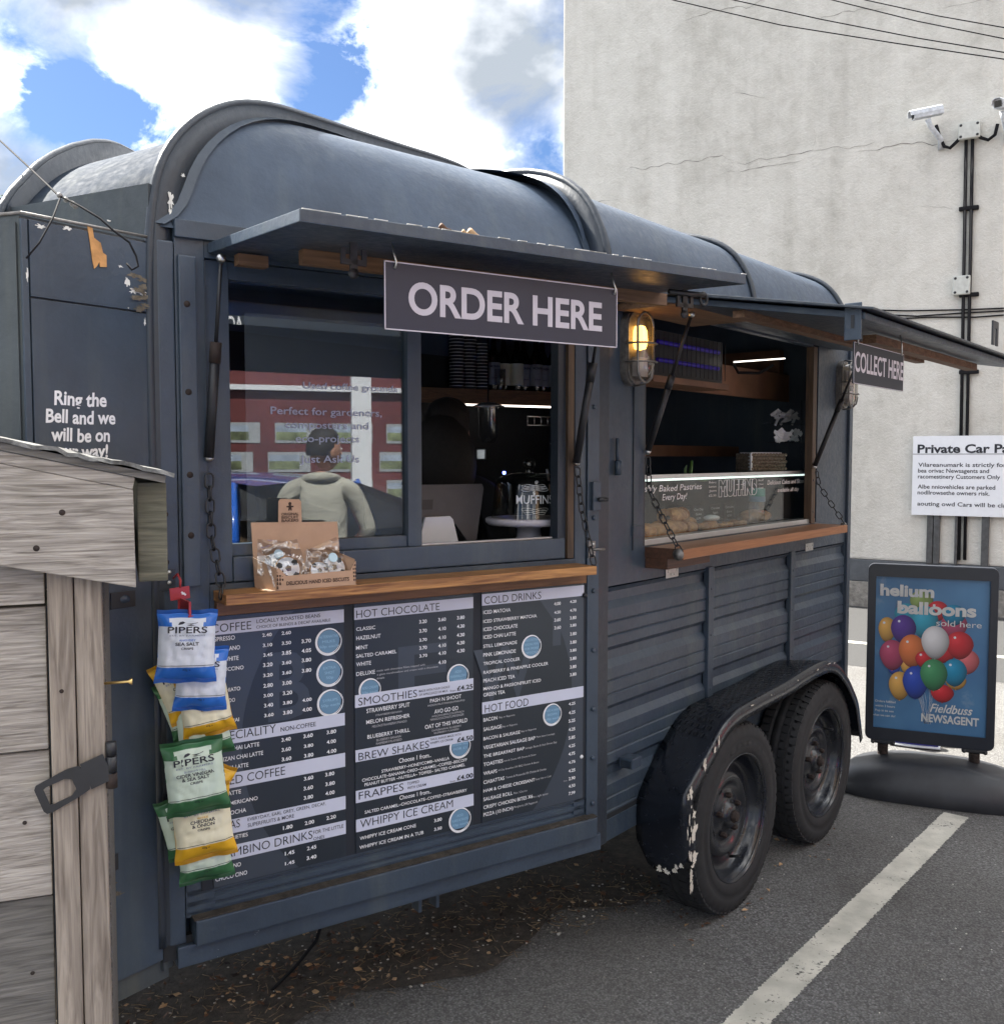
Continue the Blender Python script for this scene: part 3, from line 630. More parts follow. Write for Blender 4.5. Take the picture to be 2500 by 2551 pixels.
# --- awnings
def awning(fr, u0, u1, zh, zf, of, th, name, mat='slate paint'):
    a = MB(); T = fr.T(); a.add([(u0, zh, 0.004), (u1, zh, 0.004), (u1, zf, of), (u0, zf, of), (u0, zh-th, .004), (u1, zh-th, .004), (u1, zf-th, of), (u0, zf-th, of)], [(0, 1, 2, 3), (4, 7, 6, 5), (0, 4, 5, 1), (1, 5, 6, 2), (2, 6, 7, 3), (3, 7, 4, 0)], T)
    return part(a, name, mat, bevel=.002)
aw = awning(F1, -1.160, .006, 2.095, 2.054, .57, .024, 'hatch_flap', 'slate paint')
part(ubox(F1, -1.03, .03, 2.02, 2.052, .235, .26), 'flap_batten', 'batten wood', aw)
part(ubox(F1, -1.12, -1.05, 2.035, 2.06, .07, .10), 'flap_batten', 'batten wood', aw)
simple('peeled chips', (.7, .7, .66), .8)
mb = MB(); random.seed(9)
for k in range(40):
    u = random.uniform(-1.15, 0); mb.box(-random.uniform(.004, .02), .01, 0, .0016, -.002, .001, F1.T(u, 2.0542, .569))
part(mb, 'flaking_edge', 'peeled chips', aw, kind='stuff')
def bracket(fr, u, z, o, sc=1.0):
    mb = MB(); T = fr.T(u, z, o) @ Matrix.Scale(sc, 4)
    mb.box(-.008, .008, -.06, .0, 0, .006, T); mb.box(-.028, .028, -.045, -.034, 0, .006, T); mb.box(-.028, -.018, -.034, -.012, 0, .006, T); mb.box(.018, .028, -.034, -.012, 0, .006, T)
    mb.lathe([(.0001, .006), (.011, .006), (.011, 0)], 12, T @ Matrix.Translation((0, -.062, 0)))
    return mb
part(bracket(F1, -.06, 2.031, .42), 'catch_bracket', 'black metal', aw)
mb = MB(); ring_ = [F1(.0+.012*math.cos(a), 2.012+.016*math.sin(a), .43) for a in [2*math.pi*i/14 for i in range(14)]]; mb.tube(ring_, .004, 6, closed=True); mb.tube([F1(-.12, 2.02, .43), F1(.0, 2.022, .43)], .007); part(mb, 'catch_ring', 'black metal', aw)
part(bracket(F1, -1.0, 2.033, .45), 'catch_bracket', 'black metal', aw)
aw2 = awning(F2, .130, 1.97, 2.110, 1.977, .77, .018, 'hatch_flap', 'slate paint')
a = MB(); a.add([(.10, 2.124, .0), (2.0, 2.124, .0), (2.0, 1.9845, .80), (.10, 1.9845, .80), (.10, 2.1125, .0), (2.0, 2.1125, .0), (2.0, 1.9785, .80), (.10, 1.9785, .80)], [(0, 1, 2, 3), (4, 7, 6, 5), (0, 4, 5, 1), (1, 5, 6, 2), (2, 6, 7, 3), (3, 7, 4, 0)], T2); part(a, 'flap_cover', 'dark slate paint', aw2, bevel=.001)
simple('hatch lining', (.20, .10, .055), .6, var=.3, vs=5)
part(ubox(F2, .14, .62, 2.055, 2.075, .005, .30), 'flap_batten', 'batten wood', aw2)
part(MB().box(.16, 1.9, -.02, 0, -.018, .018, F2.T(0, 2.02, .40)), 'flap_batten', 'batten wood', aw2)
part(ubox(F2, .55, 1.75, 1.945, 1.97, .62, .66), 'flap_batten', 'batten wood', aw2)
p = part(MB().box(-.045, .0, -.085, .012, 0, .005, F2.T(.128, 1.992, .762, yaw=-math.pi/2)), 'catch_bracket', 'slate paint', aw2, bevel=.002); MB().box(-.027, -.018, -.055, -.02, .0052, .006, F2.T(.128, 1.992, .762, yaw=-math.pi/2)).build('slot', 'black metal', p)
mb = MB(); T = F2.T(1.38, 2.0, .80); mb.box(-.04, -.015, 0, .06, 0, .006, T); mb.box(.015, .04, 0, .06, 0, .006, T); mb.box(-.04, .04, .06, .085, 0, .006, T); part(mb, 'catch_bracket', 'black metal', aw2)
# --- shelves
s1 = part(MB().box(-1.160, -.082, 1.262, 1.287, .001, .098, TZ), 'counter_shelf', 'oak edge', bevel=.002)
part(ubox(F1, -1.158, -.06, 1.228, 1.2615, .001, .022), 'shelf_apron', 'oak apron', bevel=.001)
s2 = part(MB().box(.325, 1.80, 1.272, 1.305, .001, .142, T2), 'counter_shelf', 'oak shelf two', bevel=.003)
part(ubox(F2, .325, .62, 1.236, 1.2715, .001, .085), 'shelf_support', 'dark shelf end', bevel=.002)
part(ubox(F2, .3245, .3305, 1.2715, 1.3055, .0, .141), 'shelf_end', 'dark shelf end')
# --- gas struts and chains
def strut(p, q, r0, r1, f, mat='black metal'):
    p, q = Vector(p), Vector(q); c = p.lerp(q, f); mb = MB(); mb.tube([p, c], r0, 8, m='black metal'); mb.tube([c, q], r1, 10, m='black metal'); mb.tube([c.lerp(q, -.01), c.lerp(q, .17)], r1*1.15, 10, m='rust' if mat == 'rust' else 'black metal')
    o = mb.build('gas_strut', None, tr)
    for e in (p, q): m2 = MB(); m2.sphere(e, .011); m2.build('ball_joint', 'steel', o)
    return o
strut(F1(-1.15, 2.05, .07), F1(-1.168, 1.60, .012), .0045, .0115, .42, 'rust')
strut(F1(-.100, 2.07, .15), F1(-.092, 1.585, .012), .0045, .0115, .42)
strut(F2(.31, 2.048, .17), F2(.318, 1.62, .012), .0055, .0105, .44)
strut(F2(1.75, 2.04, .20), F2(1.742, 1.56, .012), .0055, .0105, .40)
def chain(pts, lk=.030, rr=.0024, name='chain', mat='black metal'):
    P = [Vector(p) for p in pts]; L_ = [0]
    for i in range(1, len(P)): L_.append(L_[-1]+(P[i]-P[i-1]).length)
    n = max(3, int(L_[-1]/(lk*.74))); mb = MB()
    def at(t):
        t = min(max(t, 0), L_[-1]); i = max(j for j in range(len(P)) if L_[j] <= t+1e-9); i = min(i, len(P)-2); return P[i].lerp(P[i+1], (t-L_[i])/(L_[i+1]-L_[i]))
    for k in range(n):
        a = at(L_[-1]*k/n); b = at(L_[-1]*(k+1)/n); d = (b-a).normalized(); c = (a+b)/2
        up = Vector((0, 0, 1)) if abs(d.z) < .9 else F1.n; x = d.cross(up).normalized(); y = x.cross(d)
        if k % 2: x = y
        pts_ = []
        for j in range(12):
            an = 2*math.pi*j/12; s = math.copysign(1, math.cos(an)); pts_.append(c+d*(math.cos(an)*lk*.26+s*lk*.20)+x*(math.sin(an)*lk*.27))
        mb.tube(pts_, rr, 5, closed=True)
    return part(mb, name, mat)
chain([F1(-1.168, 1.56, .012), F1(-1.166, 1.42, .012), F1(-1.156, 1.30, .055), F1(-1.161, 1.275, .06)], .038)
chain([F1(-.090, 1.57, .014), F1(-.086, 1.45, .03), F1(-.072, 1.35, .05), F1(-.078, 1.29, .08)], .034)
chain([F2(.318, 1.60, .012), F2(.318, 1.49, .02), F2(.32, 1.40, .07), F2(.322, 1.292, .135)], .036)
chain([F2(1.745, 1.54, .02), F2(1.75, 1.48, .03), F2(1.77, 1.38, .09), F2(1.785, 1.31, .135)], .036)
mb = MB(); mb.lathe([(.0001, .009), (.008, .009), (.010, .006), (.019, .004), (.020, 0)], 20, F2.T(.324, 1.289, .125, yaw=-math.pi/2)); part(mb, 'chain_bolt', 'grey cast metal')
mb = MB(); mb.lathe([(.0001, .009), (.008, .009), (.012, .004), (.013, 0)], 14, F2.T(1.79, 1.306, .128, tilt=-math.pi/2)); part(mb, 'chain_bolt', 'grey cast metal')
# --- window frame in section one
wf = part(ubox(F1, -1.165, -1.108, 1.302, 2.06, -.045, -.012), 'window_frame', 'slate paint', bevel=.002)
part(ubox(F1, -1.108, -.118, 1.302, 1.362, -.05, -.006), 'window_sill_frame', 'slate paint', wf, bevel=.003)
part(ubox(F1, -1.108, -.118, 2.02, 2.06, -.045, -.012), 'window_head', 'slate paint', wf)
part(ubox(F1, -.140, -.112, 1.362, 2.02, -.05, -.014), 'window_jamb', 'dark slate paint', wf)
part(ubox(F1, -.112, -.090, 1.302, 2.06, -.06, -.002), 'window_jamb', 'jamb wood', wf)
part(ubox(F1, -.632, -.590, 1.362, 2.02, -.05, -.018), 'sash_stile', 'slate paint', wf, bevel=.002)
part(ubox(F1, -1.108, -.632, 1.362, 1.392, -.05, -.024), 'sash_rail', 'slate paint', wf, bevel=.002)
part(ubox(F1, -.59, -.148, 1.3625, 1.366, -.05, -.03), 'sliding_track', 'aluminium', wf)
part(ubox(F1, -1.108, -.632, 1.392, 2.02, -.040, -.036), 'window_glass', 'window glass', wf)
mb = MB(); vt = TZ
for s, y, x0, x1, cp in (("Used coffee grounds", 1.773, -0.916, -0.653, .016), ("Perfect for gardeners,", 1.707, -1.001, -0.699, .018), ("composters and", 1.673, -0.964, -0.738, .018), ("eco-projects", 1.639, -0.937, -0.764, .018), ("Just Ask Us", 1.587, -0.926, -0.765, .018)):
    txt(mb, s, vt, x0, y, x1, cp, bold=.01, o=-.0355)
simple('window lettering', (.3, .33, .44), .5, var=0)
part(mb, 'window_lettering', 'window lettering', wf, fix=False, kind='stuff')
part(MB().box(-1.06, -.636, 1.394, 1.95, -.046, -.0455, TZ), 'window_poster', 'poster film', wf)
# pale poster behind the glass
part(MB().box(-1.06, -.66, 1.40, 1.86, -.060, -.058, TZ), 'window_poster', 'window poster' if 0 else 'dark interior', wf) if 0 else None
# --- jambs of opening two
part(ubox(F2, 1.733, 1.775, 1.308, 2.085, -.03, .004), 'hatch_jamb', 'jamb wood', bevel=.002)
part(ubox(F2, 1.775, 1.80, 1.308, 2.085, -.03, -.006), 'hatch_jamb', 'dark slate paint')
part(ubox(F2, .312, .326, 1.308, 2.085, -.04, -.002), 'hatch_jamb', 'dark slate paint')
for (u, z) in ((1.754, 1.36), (1.754, 1.5)): MB().lathe([(.0001, .002), (.005, .0015), (.006, 0)], 10, F2.T(u, z, .004)).build('screw_hole', 'black metal', tr)
# --- bulkhead lamps
def bulkhead(fr, u, z, lit, sc=1.0):
    T = fr.T(u, z, 0) @ Matrix.Scale(sc, 4); a, b = .052, .118
    def oval(w_, h, n=28):
        P = []
        for i in range(n):
            an = 2*math.pi*i/n; P.append((w_*math.cos(an), (h-w_)*(1 if math.sin(an) > 0 else -1)+w_*math.sin(an)))
        return P
    base = MB(); base.prism(oval(a, b), 0, .022, T); base.prism(oval(a*.94, b*.96), .022, .030, T); ho = part(base, 'wall_lamp', 'slate paint' if 0 else 'grey cast metal', bevel=0)
    g = MB(); n = 28; layers = [(1.0, .028), (.98, .05), (.88, .068), (.65, .08), (.3, .085)]
    rings = [[(x, y, o) for x, y in oval(a*.84*k, b*.88*(.3+.7*k))] for k, o in layers]
    vs = [p for r_ in rings for p in r_]; fs = [(i*n+j, i*n+(j+1) % n, (i+1)*n+(j+1) % n, (i+1)*n+j) for i in range(len(rings)-1) for j in range(n)]+[tuple((len(rings)-1)*n+j for j in range(n))]
    g.add(vs, fs, T, sm=True); g.build('lamp_glass', 'lamp glass', ho)
    bb = MB(); bb.lathe([(.0001, -.03), (.020, -.025), (.026, -.005), (.024, .03), (.017, .045), (.0001, .048)], 14, T @ Matrix.Translation((0, .022, .040)) @ Matrix.Rotation(R(-90), 4, 'X')); bb.build('bulb', 'amber bulb' if lit else 'ceramic', ho)
    rf = MB(); rf.box(-.030, .030, -.09, -.03, .032, .052, T); rf.build('lamp_holder', 'ceramic', ho)
    c = MB(); c.tube([(x, y, .062) for x, y in oval(a*.9, b*.92)], .0042, 6, T, closed=True)
    for yy in (-.045, .012, .0): 
        if yy == 0: continue
        c.tube([(-a*1.0, yy, .018), (-a*.98, yy, .055), (-a*.7, yy, .082), (0, yy, .092), (a*.7, yy, .082), (a*.98, yy, .055), (a*1.0, yy, .018)], .0034, 6, T)
    c.tube([(0, -b, .018), (0, -b*.98, .055), (0, -b*.8, .082), (0, -b*.5, .09)], .0034, 6, T); c.tube([(0, b, .018), (0, b*.98, .055), (0, b*.8, .082), (0, b*.5, .09)], .0034, 6, T)
    c.build('lamp_cage', 'grey cast metal', ho)
    if lit:
        l = bpy.data.lights.new('bulb_glow', 'POINT'); l.energy = .008; l.color = (1, .55, .2); l.shadow_soft_size = .02
        lo = bpy.data.objects.new('bulb_glow', l); COL.objects.link(lo); lo.location = (T @ Vector((0, .03, .075)))
bulkhead(F2, .215, 1.944, True, 1.0); bulkhead(F2, 2.06, 1.935, False, .95)
# --- locker on the nose
T3 = F3.T()
Lc = F3(-.292, 0); Lf = Lc+direct(R(-72))*.5
mb = MB(); mb.prism([tuple((Lc+F3.n*-.004).xy), tuple((F3(0, 0, -.004)).xy), tuple(A0_.xy), tuple((A0_+direct(R(-90))*.15).xy), tuple((Lf).xy)], .43, 2.085); part(mb, 'nose_locker', 'olive slate paint')
part(MB().box(-.276, -.004, .43, 1.921, -.004, .004, T3), 'locker_door', 'slate paint', bevel=.001)
part(MB().box(-.276, -.004, 1.925, 2.078, -.004, .004, T3), 'locker_panel', 'worn slate paint', bevel=.001)
part(MB().box(-.292, -.279, .43, 2.078, -.004, .003, T3), 'locker_stile', 'worn slate paint', bevel=.001)
mb = MB(); mb.tube([F3(-.292, 2.088, .003), F3(.004, 2.092, .003)], .0035, 6); mb.tube([F3(-.292, 2.088, .003), Lf+Vector((0, 0, 2.088))], .0035, 6); part(mb, 'locker_trim', 'grey cast metal')
part(MB().box(-.29, .02, .375, .43, -.06, -.01, T3), 'locker_base', 'olive slate paint')
fN = FR(tuple(Lf), tuple(Lc-Lf)); part(MB().box(.02, .49, 1.55, 2.07, 0, .003, fN.T()), 'locker_panel', 'olive slate paint')
simple('torn ply', (.52, .27, .1), .85, var=.25, vs=40); simple('rotten wood', (.13, .11, .08), .95, var=.6, vs=60)
mb = MB(); lkp = [(-0.151, 2.087), (-0.14, 2.086), (-0.137, 2.066), (-0.122, 2.058), (-0.117, 2.038), (-0.109, 2.034), (-0.109, 2.009), (-0.124, 2.007), (-0.126, 2.017), (-0.132, 2.007), (-0.138, 2.001), (-0.142, 2.02), (-0.146, 2.054)]
mb.prism(lkp, .0045, .0065, T3); part(mb, 'torn_veneer', 'torn ply')
mb = MB(); random.seed(21)
for k in range(10): blob(T3, -.030+random.uniform(-.018, .016), 2.0-k*.0085+random.uniform(-.004, .004), .017, .006, 'rotten wood', mb, k, o=.0045+.0007*k)
mb.build('rotten_patch', None, tr, fix=False)
mb = MB()
for (x, y, rx, rz) in ((765, 730, .008, .014), (830, 790, .018, .010), (800, 800, .012, .008), (868, 980, .003, .013), (890, 1040, .003, .004), (180, 700, .003, .012), (150, 690, .006, .02)):
    pass
for (u, z, rx, rz, s) in [(-0.06, 1.985, 0.006, 0.011, 0), (-0.045, 1.967, 0.011, 0.007, 1), (-0.024, 1.966, 0.012, 0.007, 2), (-0.018, 1.903, 0.0025, 0.01, 3), (-0.01, 1.882, 0.0025, 0.003, 4), (-0.283, 1.964, 0.0025, 0.015, 5), (-0.101, 2.109, 0.005, 0.002, 6), (-0.076, 2.016, 0.007, 0.003, 7), (-0.058, 1.928, 0.002, 0.002, 8), (-0.252, 2.068, 0.014, 0.005, 9), (-0.195, 2.075, 0.012, 0.004, 10)]: blob(T3, u, z, rx, rz, 'peeled chips', mb, s, o=.0048)
mb.build('paint_chip', None, tr, fix=False, kind='stuff')
mb = MB()
for s, x0, y0, x1, cp in [('Ring the', -0.234, 1.709, -0.116, 0.028), ('Bell and we', -0.253, 1.672, -0.096, 0.027), ('will be on', -0.242, 1.634, -0.11, 0.027), ('our way!', -0.233, 1.6, -0.115, 0.027)]:
    txt(mb, s, T3, x0, y0, x1, cp, bold=.028, shear=.06, o=.0052, wave=.0012)
part(mb, 'door_lettering', 'white print', fix=False)
p = part(MB().box(-.030, .030, -.018, .018, .0, .004, F3.T(-0.088, 1.286, .004)), 'recessed_latch', 'black metal', bevel=.001)
MB().lathe([(.0001, .0045), (.009, .0045), (.010, 0)], 14, F3.T(-0.084, 1.287, .004) @ Matrix.Diagonal((1.35, 1, 1, 1))).build('latch_dish', 'slate paint', p)
p = part(MB().box(-.03, .012, -.018, .018, .0, .004, F3.T(-0.126, 0.704, .004)), 'recessed_latch', 'black metal', bevel=.001)
mb = MB(); blob(T3, -.13, .63, .03, .008, 'rotten wood', mb, 3, o=.0048); blob(T3, -.135, .655, .02, .004, 'rotten wood', mb, 5, o=.0048); mb.build('scuff', None, tr, fix=False)
# chips on arch
mb = MB()
nrA = Vector((DA.y, -DA.x, 0)); TA = Matrix(((DA.x, 0, nrA.x, A_.x), (DA.y, 0, nrA.y, A_.y), (0, 1, 0, 0), (0, 0, 0, 1)))
for (q, z, rx, rz, s) in ((.052, 2.185, .009, .022, 1), (.05, 2.16, .004, .012, 2), (.09, 2.25, .006, .005, 3), (.02, 1.93, .004, .008, 4), (.02, 1.75, .003, .01, 5)):
    blob(TA, q, z, rx, rz, 'peeled chips', mb, s, o=.0125)
mb.build('paint_chip', None, tr, fix=False, kind='stuff')
# ================================================================= MENU BOARDS
TX=[
('COFFEE', -1.178, -1.072, 1.187, 0.02, 'H'),
('LOCALLY ROASTED BEANS', -1.059, -0.895, 1.2, 0.009, 'h'),
('CHOICE OF BLENDS & DECAF AVAILABLE', -1.06, -0.868, 1.187, 0.007, 'h'),
('ESPRESSO', -1.175, -1.112, 1.166, 0.01, 'w'),
('AMERICANO', -1.179, -1.1, 1.141, 0.01, 'w'),
('FLAT WHITE', -1.176, -1.104, 1.116, 0.01, 'w'),
('CAPPUCCINO', -1.178, -1.092, 1.092, 0.009, 'w'),
('MOCHA', -1.173, -1.137, 1.065, 0.01, 'w'),
('MACCHIATO', -1.175, -1.101, 1.042, 0.009, 'w'),
('AFFOGADO', -1.174, -1.114, 1.016, 0.009, 'w'),
('SPICY CHAI', -1.167, -1.105, 0.967, 0.009, 'w'),
('2.40', -1.045, -1.021, 1.165, 0.008, 'W'),
('2.60', -0.996, -0.972, 1.165, 0.008, 'W'),
('3.10', -1.044, -1.02, 1.14, 0.008, 'W'),
('3.50', -0.996, -0.972, 1.14, 0.008, 'W'),
('3.70', -0.945, -0.92, 1.139, 0.009, 'W'),
('3.45', -1.043, -1.02, 1.116, 0.008, 'W'),
('3.85', -0.996, -0.972, 1.115, 0.009, 'W'),
('4.05', -0.945, -0.92, 1.115, 0.009, 'W'),
('3.20', -1.044, -1.02, 1.091, 0.009, 'W'),
('3.60', -0.996, -0.972, 1.091, 0.008, 'W'),
('3.80', -0.945, -0.92, 1.091, 0.009, 'W'),
('3.20', -1.044, -1.02, 1.066, 0.008, 'W'),
('3.60', -0.996, -0.972, 1.066, 0.008, 'W'),
('3.80', -0.945, -0.92, 1.065, 0.009, 'W'),
('2.80', -1.044, -1.02, 1.04, 0.009, 'W'),
('3.00', -0.996, -0.972, 1.04, 0.009, 'W'),
('3.00', -1.044, -1.02, 1.016, 0.008, 'W'),
('3.20', -0.995, -0.971, 1.015, 0.009, 'W'),
('3.40', -1.043, -1.02, 0.991, 0.009, 'W'),
('3.80', -0.995, -0.971, 0.991, 0.008, 'W'),
('4.00', -0.945, -0.92, 0.991, 0.008, 'W'),
('3.60', -1.043, -1.019, 0.967, 0.008, 'W'),
('3.80', -0.995, -0.971, 0.966, 0.009, 'W'),
('4.00', -0.945, -0.92, 0.966, 0.009, 'W'),
('3.40', -1.0, -0.976, 0.899, 0.009, 'W'),
('3.60', -0.943, -0.918, 0.899, 0.009, 'W'),
('3.80', -0.881, -0.855, 0.899, 0.009, 'W'),
('3.60', -1.0, -0.976, 0.874, 0.009, 'W'),
('3.80', -0.942, -0.917, 0.874, 0.008, 'W'),
('4.00', -0.881, -0.856, 0.874, 0.009, 'W'),
('3.60', -1.0, -0.975, 0.85, 0.009, 'W'),
('3.80', -0.942, -0.917, 0.849, 0.009, 'W'),
('4.00', -0.881, -0.855, 0.849, 0.009, 'W'),
('3.60', -0.943, -0.918, 0.791, 0.009, 'W'),
('3.80', -0.886, -0.861, 0.791, 0.009, 'W'),
('3.60', -0.944, -0.919, 0.766, 0.009, 'W'),
('3.80', -0.886, -0.86, 0.766, 0.009, 'W'),
('3.80', -0.944, -0.919, 0.742, 0.009, 'W'),
('4.00', -0.886, -0.861, 0.742, 0.009, 'W'),
('1.80', -0.999, -0.974, 0.677, 0.009, 'W'),
('2.00', -0.942, -0.917, 0.677, 0.009, 'W'),
('2.20', -0.884, -0.858, 0.678, 0.009, 'W'),
('1.45', -0.995, -0.97, 0.611, 0.009, 'W'),
('2.45', -0.937, -0.912, 0.611, 0.009, 'W'),
('1.45', -0.995, -0.97, 0.586, 0.008, 'W'),
('3.40', -0.938, -0.912, 0.586, 0.009, 'W'),
('SPECIALITY', -1.156, -1.014, 0.925, 0.021, 'H'),
('NON-COFFEE', -1.002, -0.91, 0.925, 0.011, 'h'),
('ICED CHAI LATTE', -1.16, -1.056, 0.898, 0.01, 'w'),
('ARTIZAN CHAI LATTE', -1.173, -1.047, 0.875, 0.01, 'w'),
('MATCHA LATTE', -1.165, -1.084, 0.852, 0.01, 'w'),
('ICED COFFEE', -1.157, -0.992, 0.816, 0.021, 'H'),
('LATTE', -1.141, -1.103, 0.79, 0.01, 'w'),
('AMERICANO', -1.14, -1.062, 0.766, 0.009, 'w'),
('MOCHA', -1.14, -1.091, 0.742, 0.01, 'w'),
('TEAS', -1.158, -1.107, 0.708, 0.02, 'H'),
('EVERYDAY, EARL GREY, GREEN, DECAF,', -1.088, -0.886, 0.718, 0.008, 'h'),
('SUPERFRUITS & MORE', -1.088, -0.97, 0.703, 0.009, 'h'),
('ALL VARIETIES', -1.168, -1.088, 0.681, 0.009, 'w'),
('BAMBINO DRINKS', -1.159, -0.922, 0.639, 0.021, 'H'),
('FOR THE LITTLE', -0.92, -0.838, 0.649, 0.009, 'h'),
('ONES', -0.92, -0.89, 0.633, 0.008, 'h'),
('BABY CINO', -1.176, -1.106, 0.611, 0.01, 'w'),
('CHOCO CINO', -1.176, -1.091, 0.587, 0.01, 'w'),
('HOT CHOCOLATE', -0.797, -0.552, 1.188, 0.02, 'H'),
('CLASSIC', -0.797, -0.743, 1.155, 0.009, 'w'),
('HAZELNUT', -0.797, -0.728, 1.131, 0.01, 'w'),
('MINT', -0.798, -0.765, 1.106, 0.01, 'w'),
('SALTED CARAMEL', -0.798, -0.682, 1.085, 0.009, 'w'),
('WHITE', -0.798, -0.756, 1.063, 0.01, 'w'),
('DELUXE', -0.798, -0.745, 1.038, 0.01, 'w'),
('3.20', -0.614, -0.591, 1.157, 0.009, 'W'),
('3.60', -0.556, -0.532, 1.157, 0.009, 'W'),
('3.80', -0.497, -0.473, 1.157, 0.009, 'W'),
('3.70', -0.614, -0.591, 1.132, 0.009, 'W'),
('4.10', -0.556, -0.532, 1.132, 0.009, 'W'),
('4.30', -0.497, -0.473, 1.133, 0.009, 'W'),
('3.70', -0.614, -0.591, 1.108, 0.008, 'W'),
('4.10', -0.556, -0.532, 1.108, 0.009, 'W'),
('4.30', -0.498, -0.473, 1.109, 0.009, 'W'),
('3.70', -0.614, -0.591, 1.086, 0.009, 'W'),
('4.10', -0.556, -0.532, 1.086, 0.009, 'W'),
('4.30', -0.498, -0.473, 1.087, 0.009, 'W'),
('3.70', -0.614, -0.59, 1.065, 0.008, 'W'),
('4.10', -0.556, -0.532, 1.065, 0.009, 'W'),
('4.30', -0.498, -0.473, 1.065, 0.009, 'W'),
('4.10', -0.556, -0.532, 1.04, 0.009, 'W'),
('made with chocolate flakes topped with', -0.74, -0.597, 1.042, 0.005, 's'),
('a giant marshmallow and cream with a chocolate', -0.739, -0.557, 1.032, 0.005, 's'),
('drizzle', -0.74, -0.718, 1.022, 0.005, 's'),
('SMOOTHIES', -0.793, -0.622, 0.96, 0.02, 'H'),
('MADE WITH YOUR CHOICE', -0.616, -0.521, 0.971, 0.006, 'h'),
('OF APPLE JUICE OR MILK', -0.616, -0.527, 0.961, 0.006, 'h'),
('from', -0.52, -0.502, 0.959, 0.006, 'h'),
('£4.25', -0.498, -0.447, 0.96, 0.012, 'P'),
('STRAWBERRY SPLIT', -0.77, -0.644, 0.937, 0.011, 'w'),
('STRAWBERRY/BANANA', -0.744, -0.667, 0.925, 0.005, 's'),
('MELON REFRESHER', -0.771, -0.644, 0.908, 0.01, 'w'),
('MELON/STRAWBERRY/MANGO', -0.754, -0.653, 0.896, 0.006, 's'),
('BLUEBERRY THRILL', -0.768, -0.644, 0.869, 0.01, 'w'),
('BLUEBERRY/ BANANA/', -0.742, -0.669, 0.858, 0.006, 's'),
('RASPBERRY/FLAXSEED', -0.743, -0.668, 0.849, 0.006, 's'),
('PASH N SHOOT', -0.582, -0.484, 0.938, 0.01, 'w'),
('PASSION FRUIT/MANGO/PINEAPPLE', -0.589, -0.473, 0.928, 0.005, 's'),
('AVO GO GO', -0.569, -0.494, 0.906, 0.011, 'w'),
('AVOCADO/BROCCOLI/SPINACH', -0.577, -0.476, 0.897, 0.005, 's'),
('MANGO/COCONUT/LIME/GINGER', -0.581, -0.476, 0.888, 0.006, 's'),
('OAT OF THIS WORLD', -0.598, -0.465, 0.868, 0.011, 'w'),
('OATS/BANANA/ BLUEBERRY', -0.577, -0.484, 0.858, 0.005, 's'),
('RASPBERRY/ FLAXSEED', -0.57, -0.492, 0.85, 0.005, 's'),
('BREW SHAKES', -0.794, -0.586, 0.816, 0.02, 'H'),
('THICK SHAKES MADE WITH', -0.583, -0.486, 0.834, 0.006, 'h'),
('WHIPPY ICE CREAM', -0.583, -0.512, 0.824, 0.006, 'h'),
('£4.50', -0.498, -0.447, 0.816, 0.012, 'P'),
('Choose 1 from..', -0.677, -0.58, 0.789, 0.012, 'w'),
('STRAWBERRY~HONEYCOMB~VANILLA', -0.728, -0.523, 0.772, 0.008, 'w'),
('CHOCOLATE~BANANA~OREO~CARAMEL~COFFEE~BISCOFF', -0.784, -0.466, 0.758, 0.008, 'w'),
('PEANUT BUTTER ~NUTELLA~ TOFFEE~ SALTED CARAMEL', -0.777, -0.473, 0.745, 0.008, 'w'),
('FRAPPES', -0.794, -0.664, 0.713, 0.02, 'H'),
('TOPPED', -0.653, -0.617, 0.725, 0.007, 'h'),
('WITH CREAM', -0.653, -0.596, 0.713, 0.007, 'h'),
('from', -0.521, -0.504, 0.707, 0.005, 'h'),
('£4.00', -0.499, -0.447, 0.709, 0.012, 'P'),
('Choose 1 from..', -0.676, -0.58, 0.689, 0.011, 'w'),
('SALTED CARAMEL~CHOCOLATE~COFFEE~STRAWBERRY', -0.777, -0.467, 0.672, 0.008, 'w'),
('WHIPPY ICE CREAM', -0.791, -0.512, 0.637, 0.021, 'H'),
('WHIPPY ICE CREAM CONE', -0.792, -0.627, 0.605, 0.009, 'w'),
('WHIPPY ICE CREAM IN A TUB', -0.793, -0.604, 0.581, 0.009, 'w'),
('3.00', -0.571, -0.547, 0.606, 0.009, 'W'),
('3.50', -0.571, -0.547, 0.582, 0.008, 'W'),
('COLD DRINKS', -0.409, -0.215, 1.192, 0.021, 'H'),
('ICED MATCHA', -0.412, -0.321, 1.164, 0.01, 'w'),
('ICED STRAWBERRY MATCHA', -0.412, -0.23, 1.139, 0.009, 'w'),
('ICED CHOCOLATE', -0.412, -0.297, 1.116, 0.01, 'w'),
('ICED CHAI LATTE', -0.412, -0.303, 1.094, 0.01, 'w'),
('STILL LEMONADE', -0.412, -0.299, 1.069, 0.009, 'w'),
('PINK LEMONADE', -0.412, -0.303, 1.044, 0.01, 'w'),
('TROPICAL COOLER', -0.412, -0.289, 1.02, 0.009, 'w'),
('RASPBERRY & PINEAPPLE COOLER', -0.412, -0.189, 0.995, 0.009, 'w'),
('PEACH ICED TEA', -0.413, -0.306, 0.971, 0.01, 'w'),
('MANGO & PASSIONFRUIT ICED', -0.413, -0.215, 0.949, 0.009, 'w'),
('GREEN TEA', -0.413, -0.34, 0.931, 0.01, 'w'),
('4.00', -0.168, -0.144, 1.168, 0.009, 'W'),
('4.20', -0.11, -0.086, 1.17, 0.008, 'W'),
('4.50', -0.167, -0.144, 1.143, 0.008, 'W'),
('4.70', -0.11, -0.086, 1.144, 0.008, 'W'),
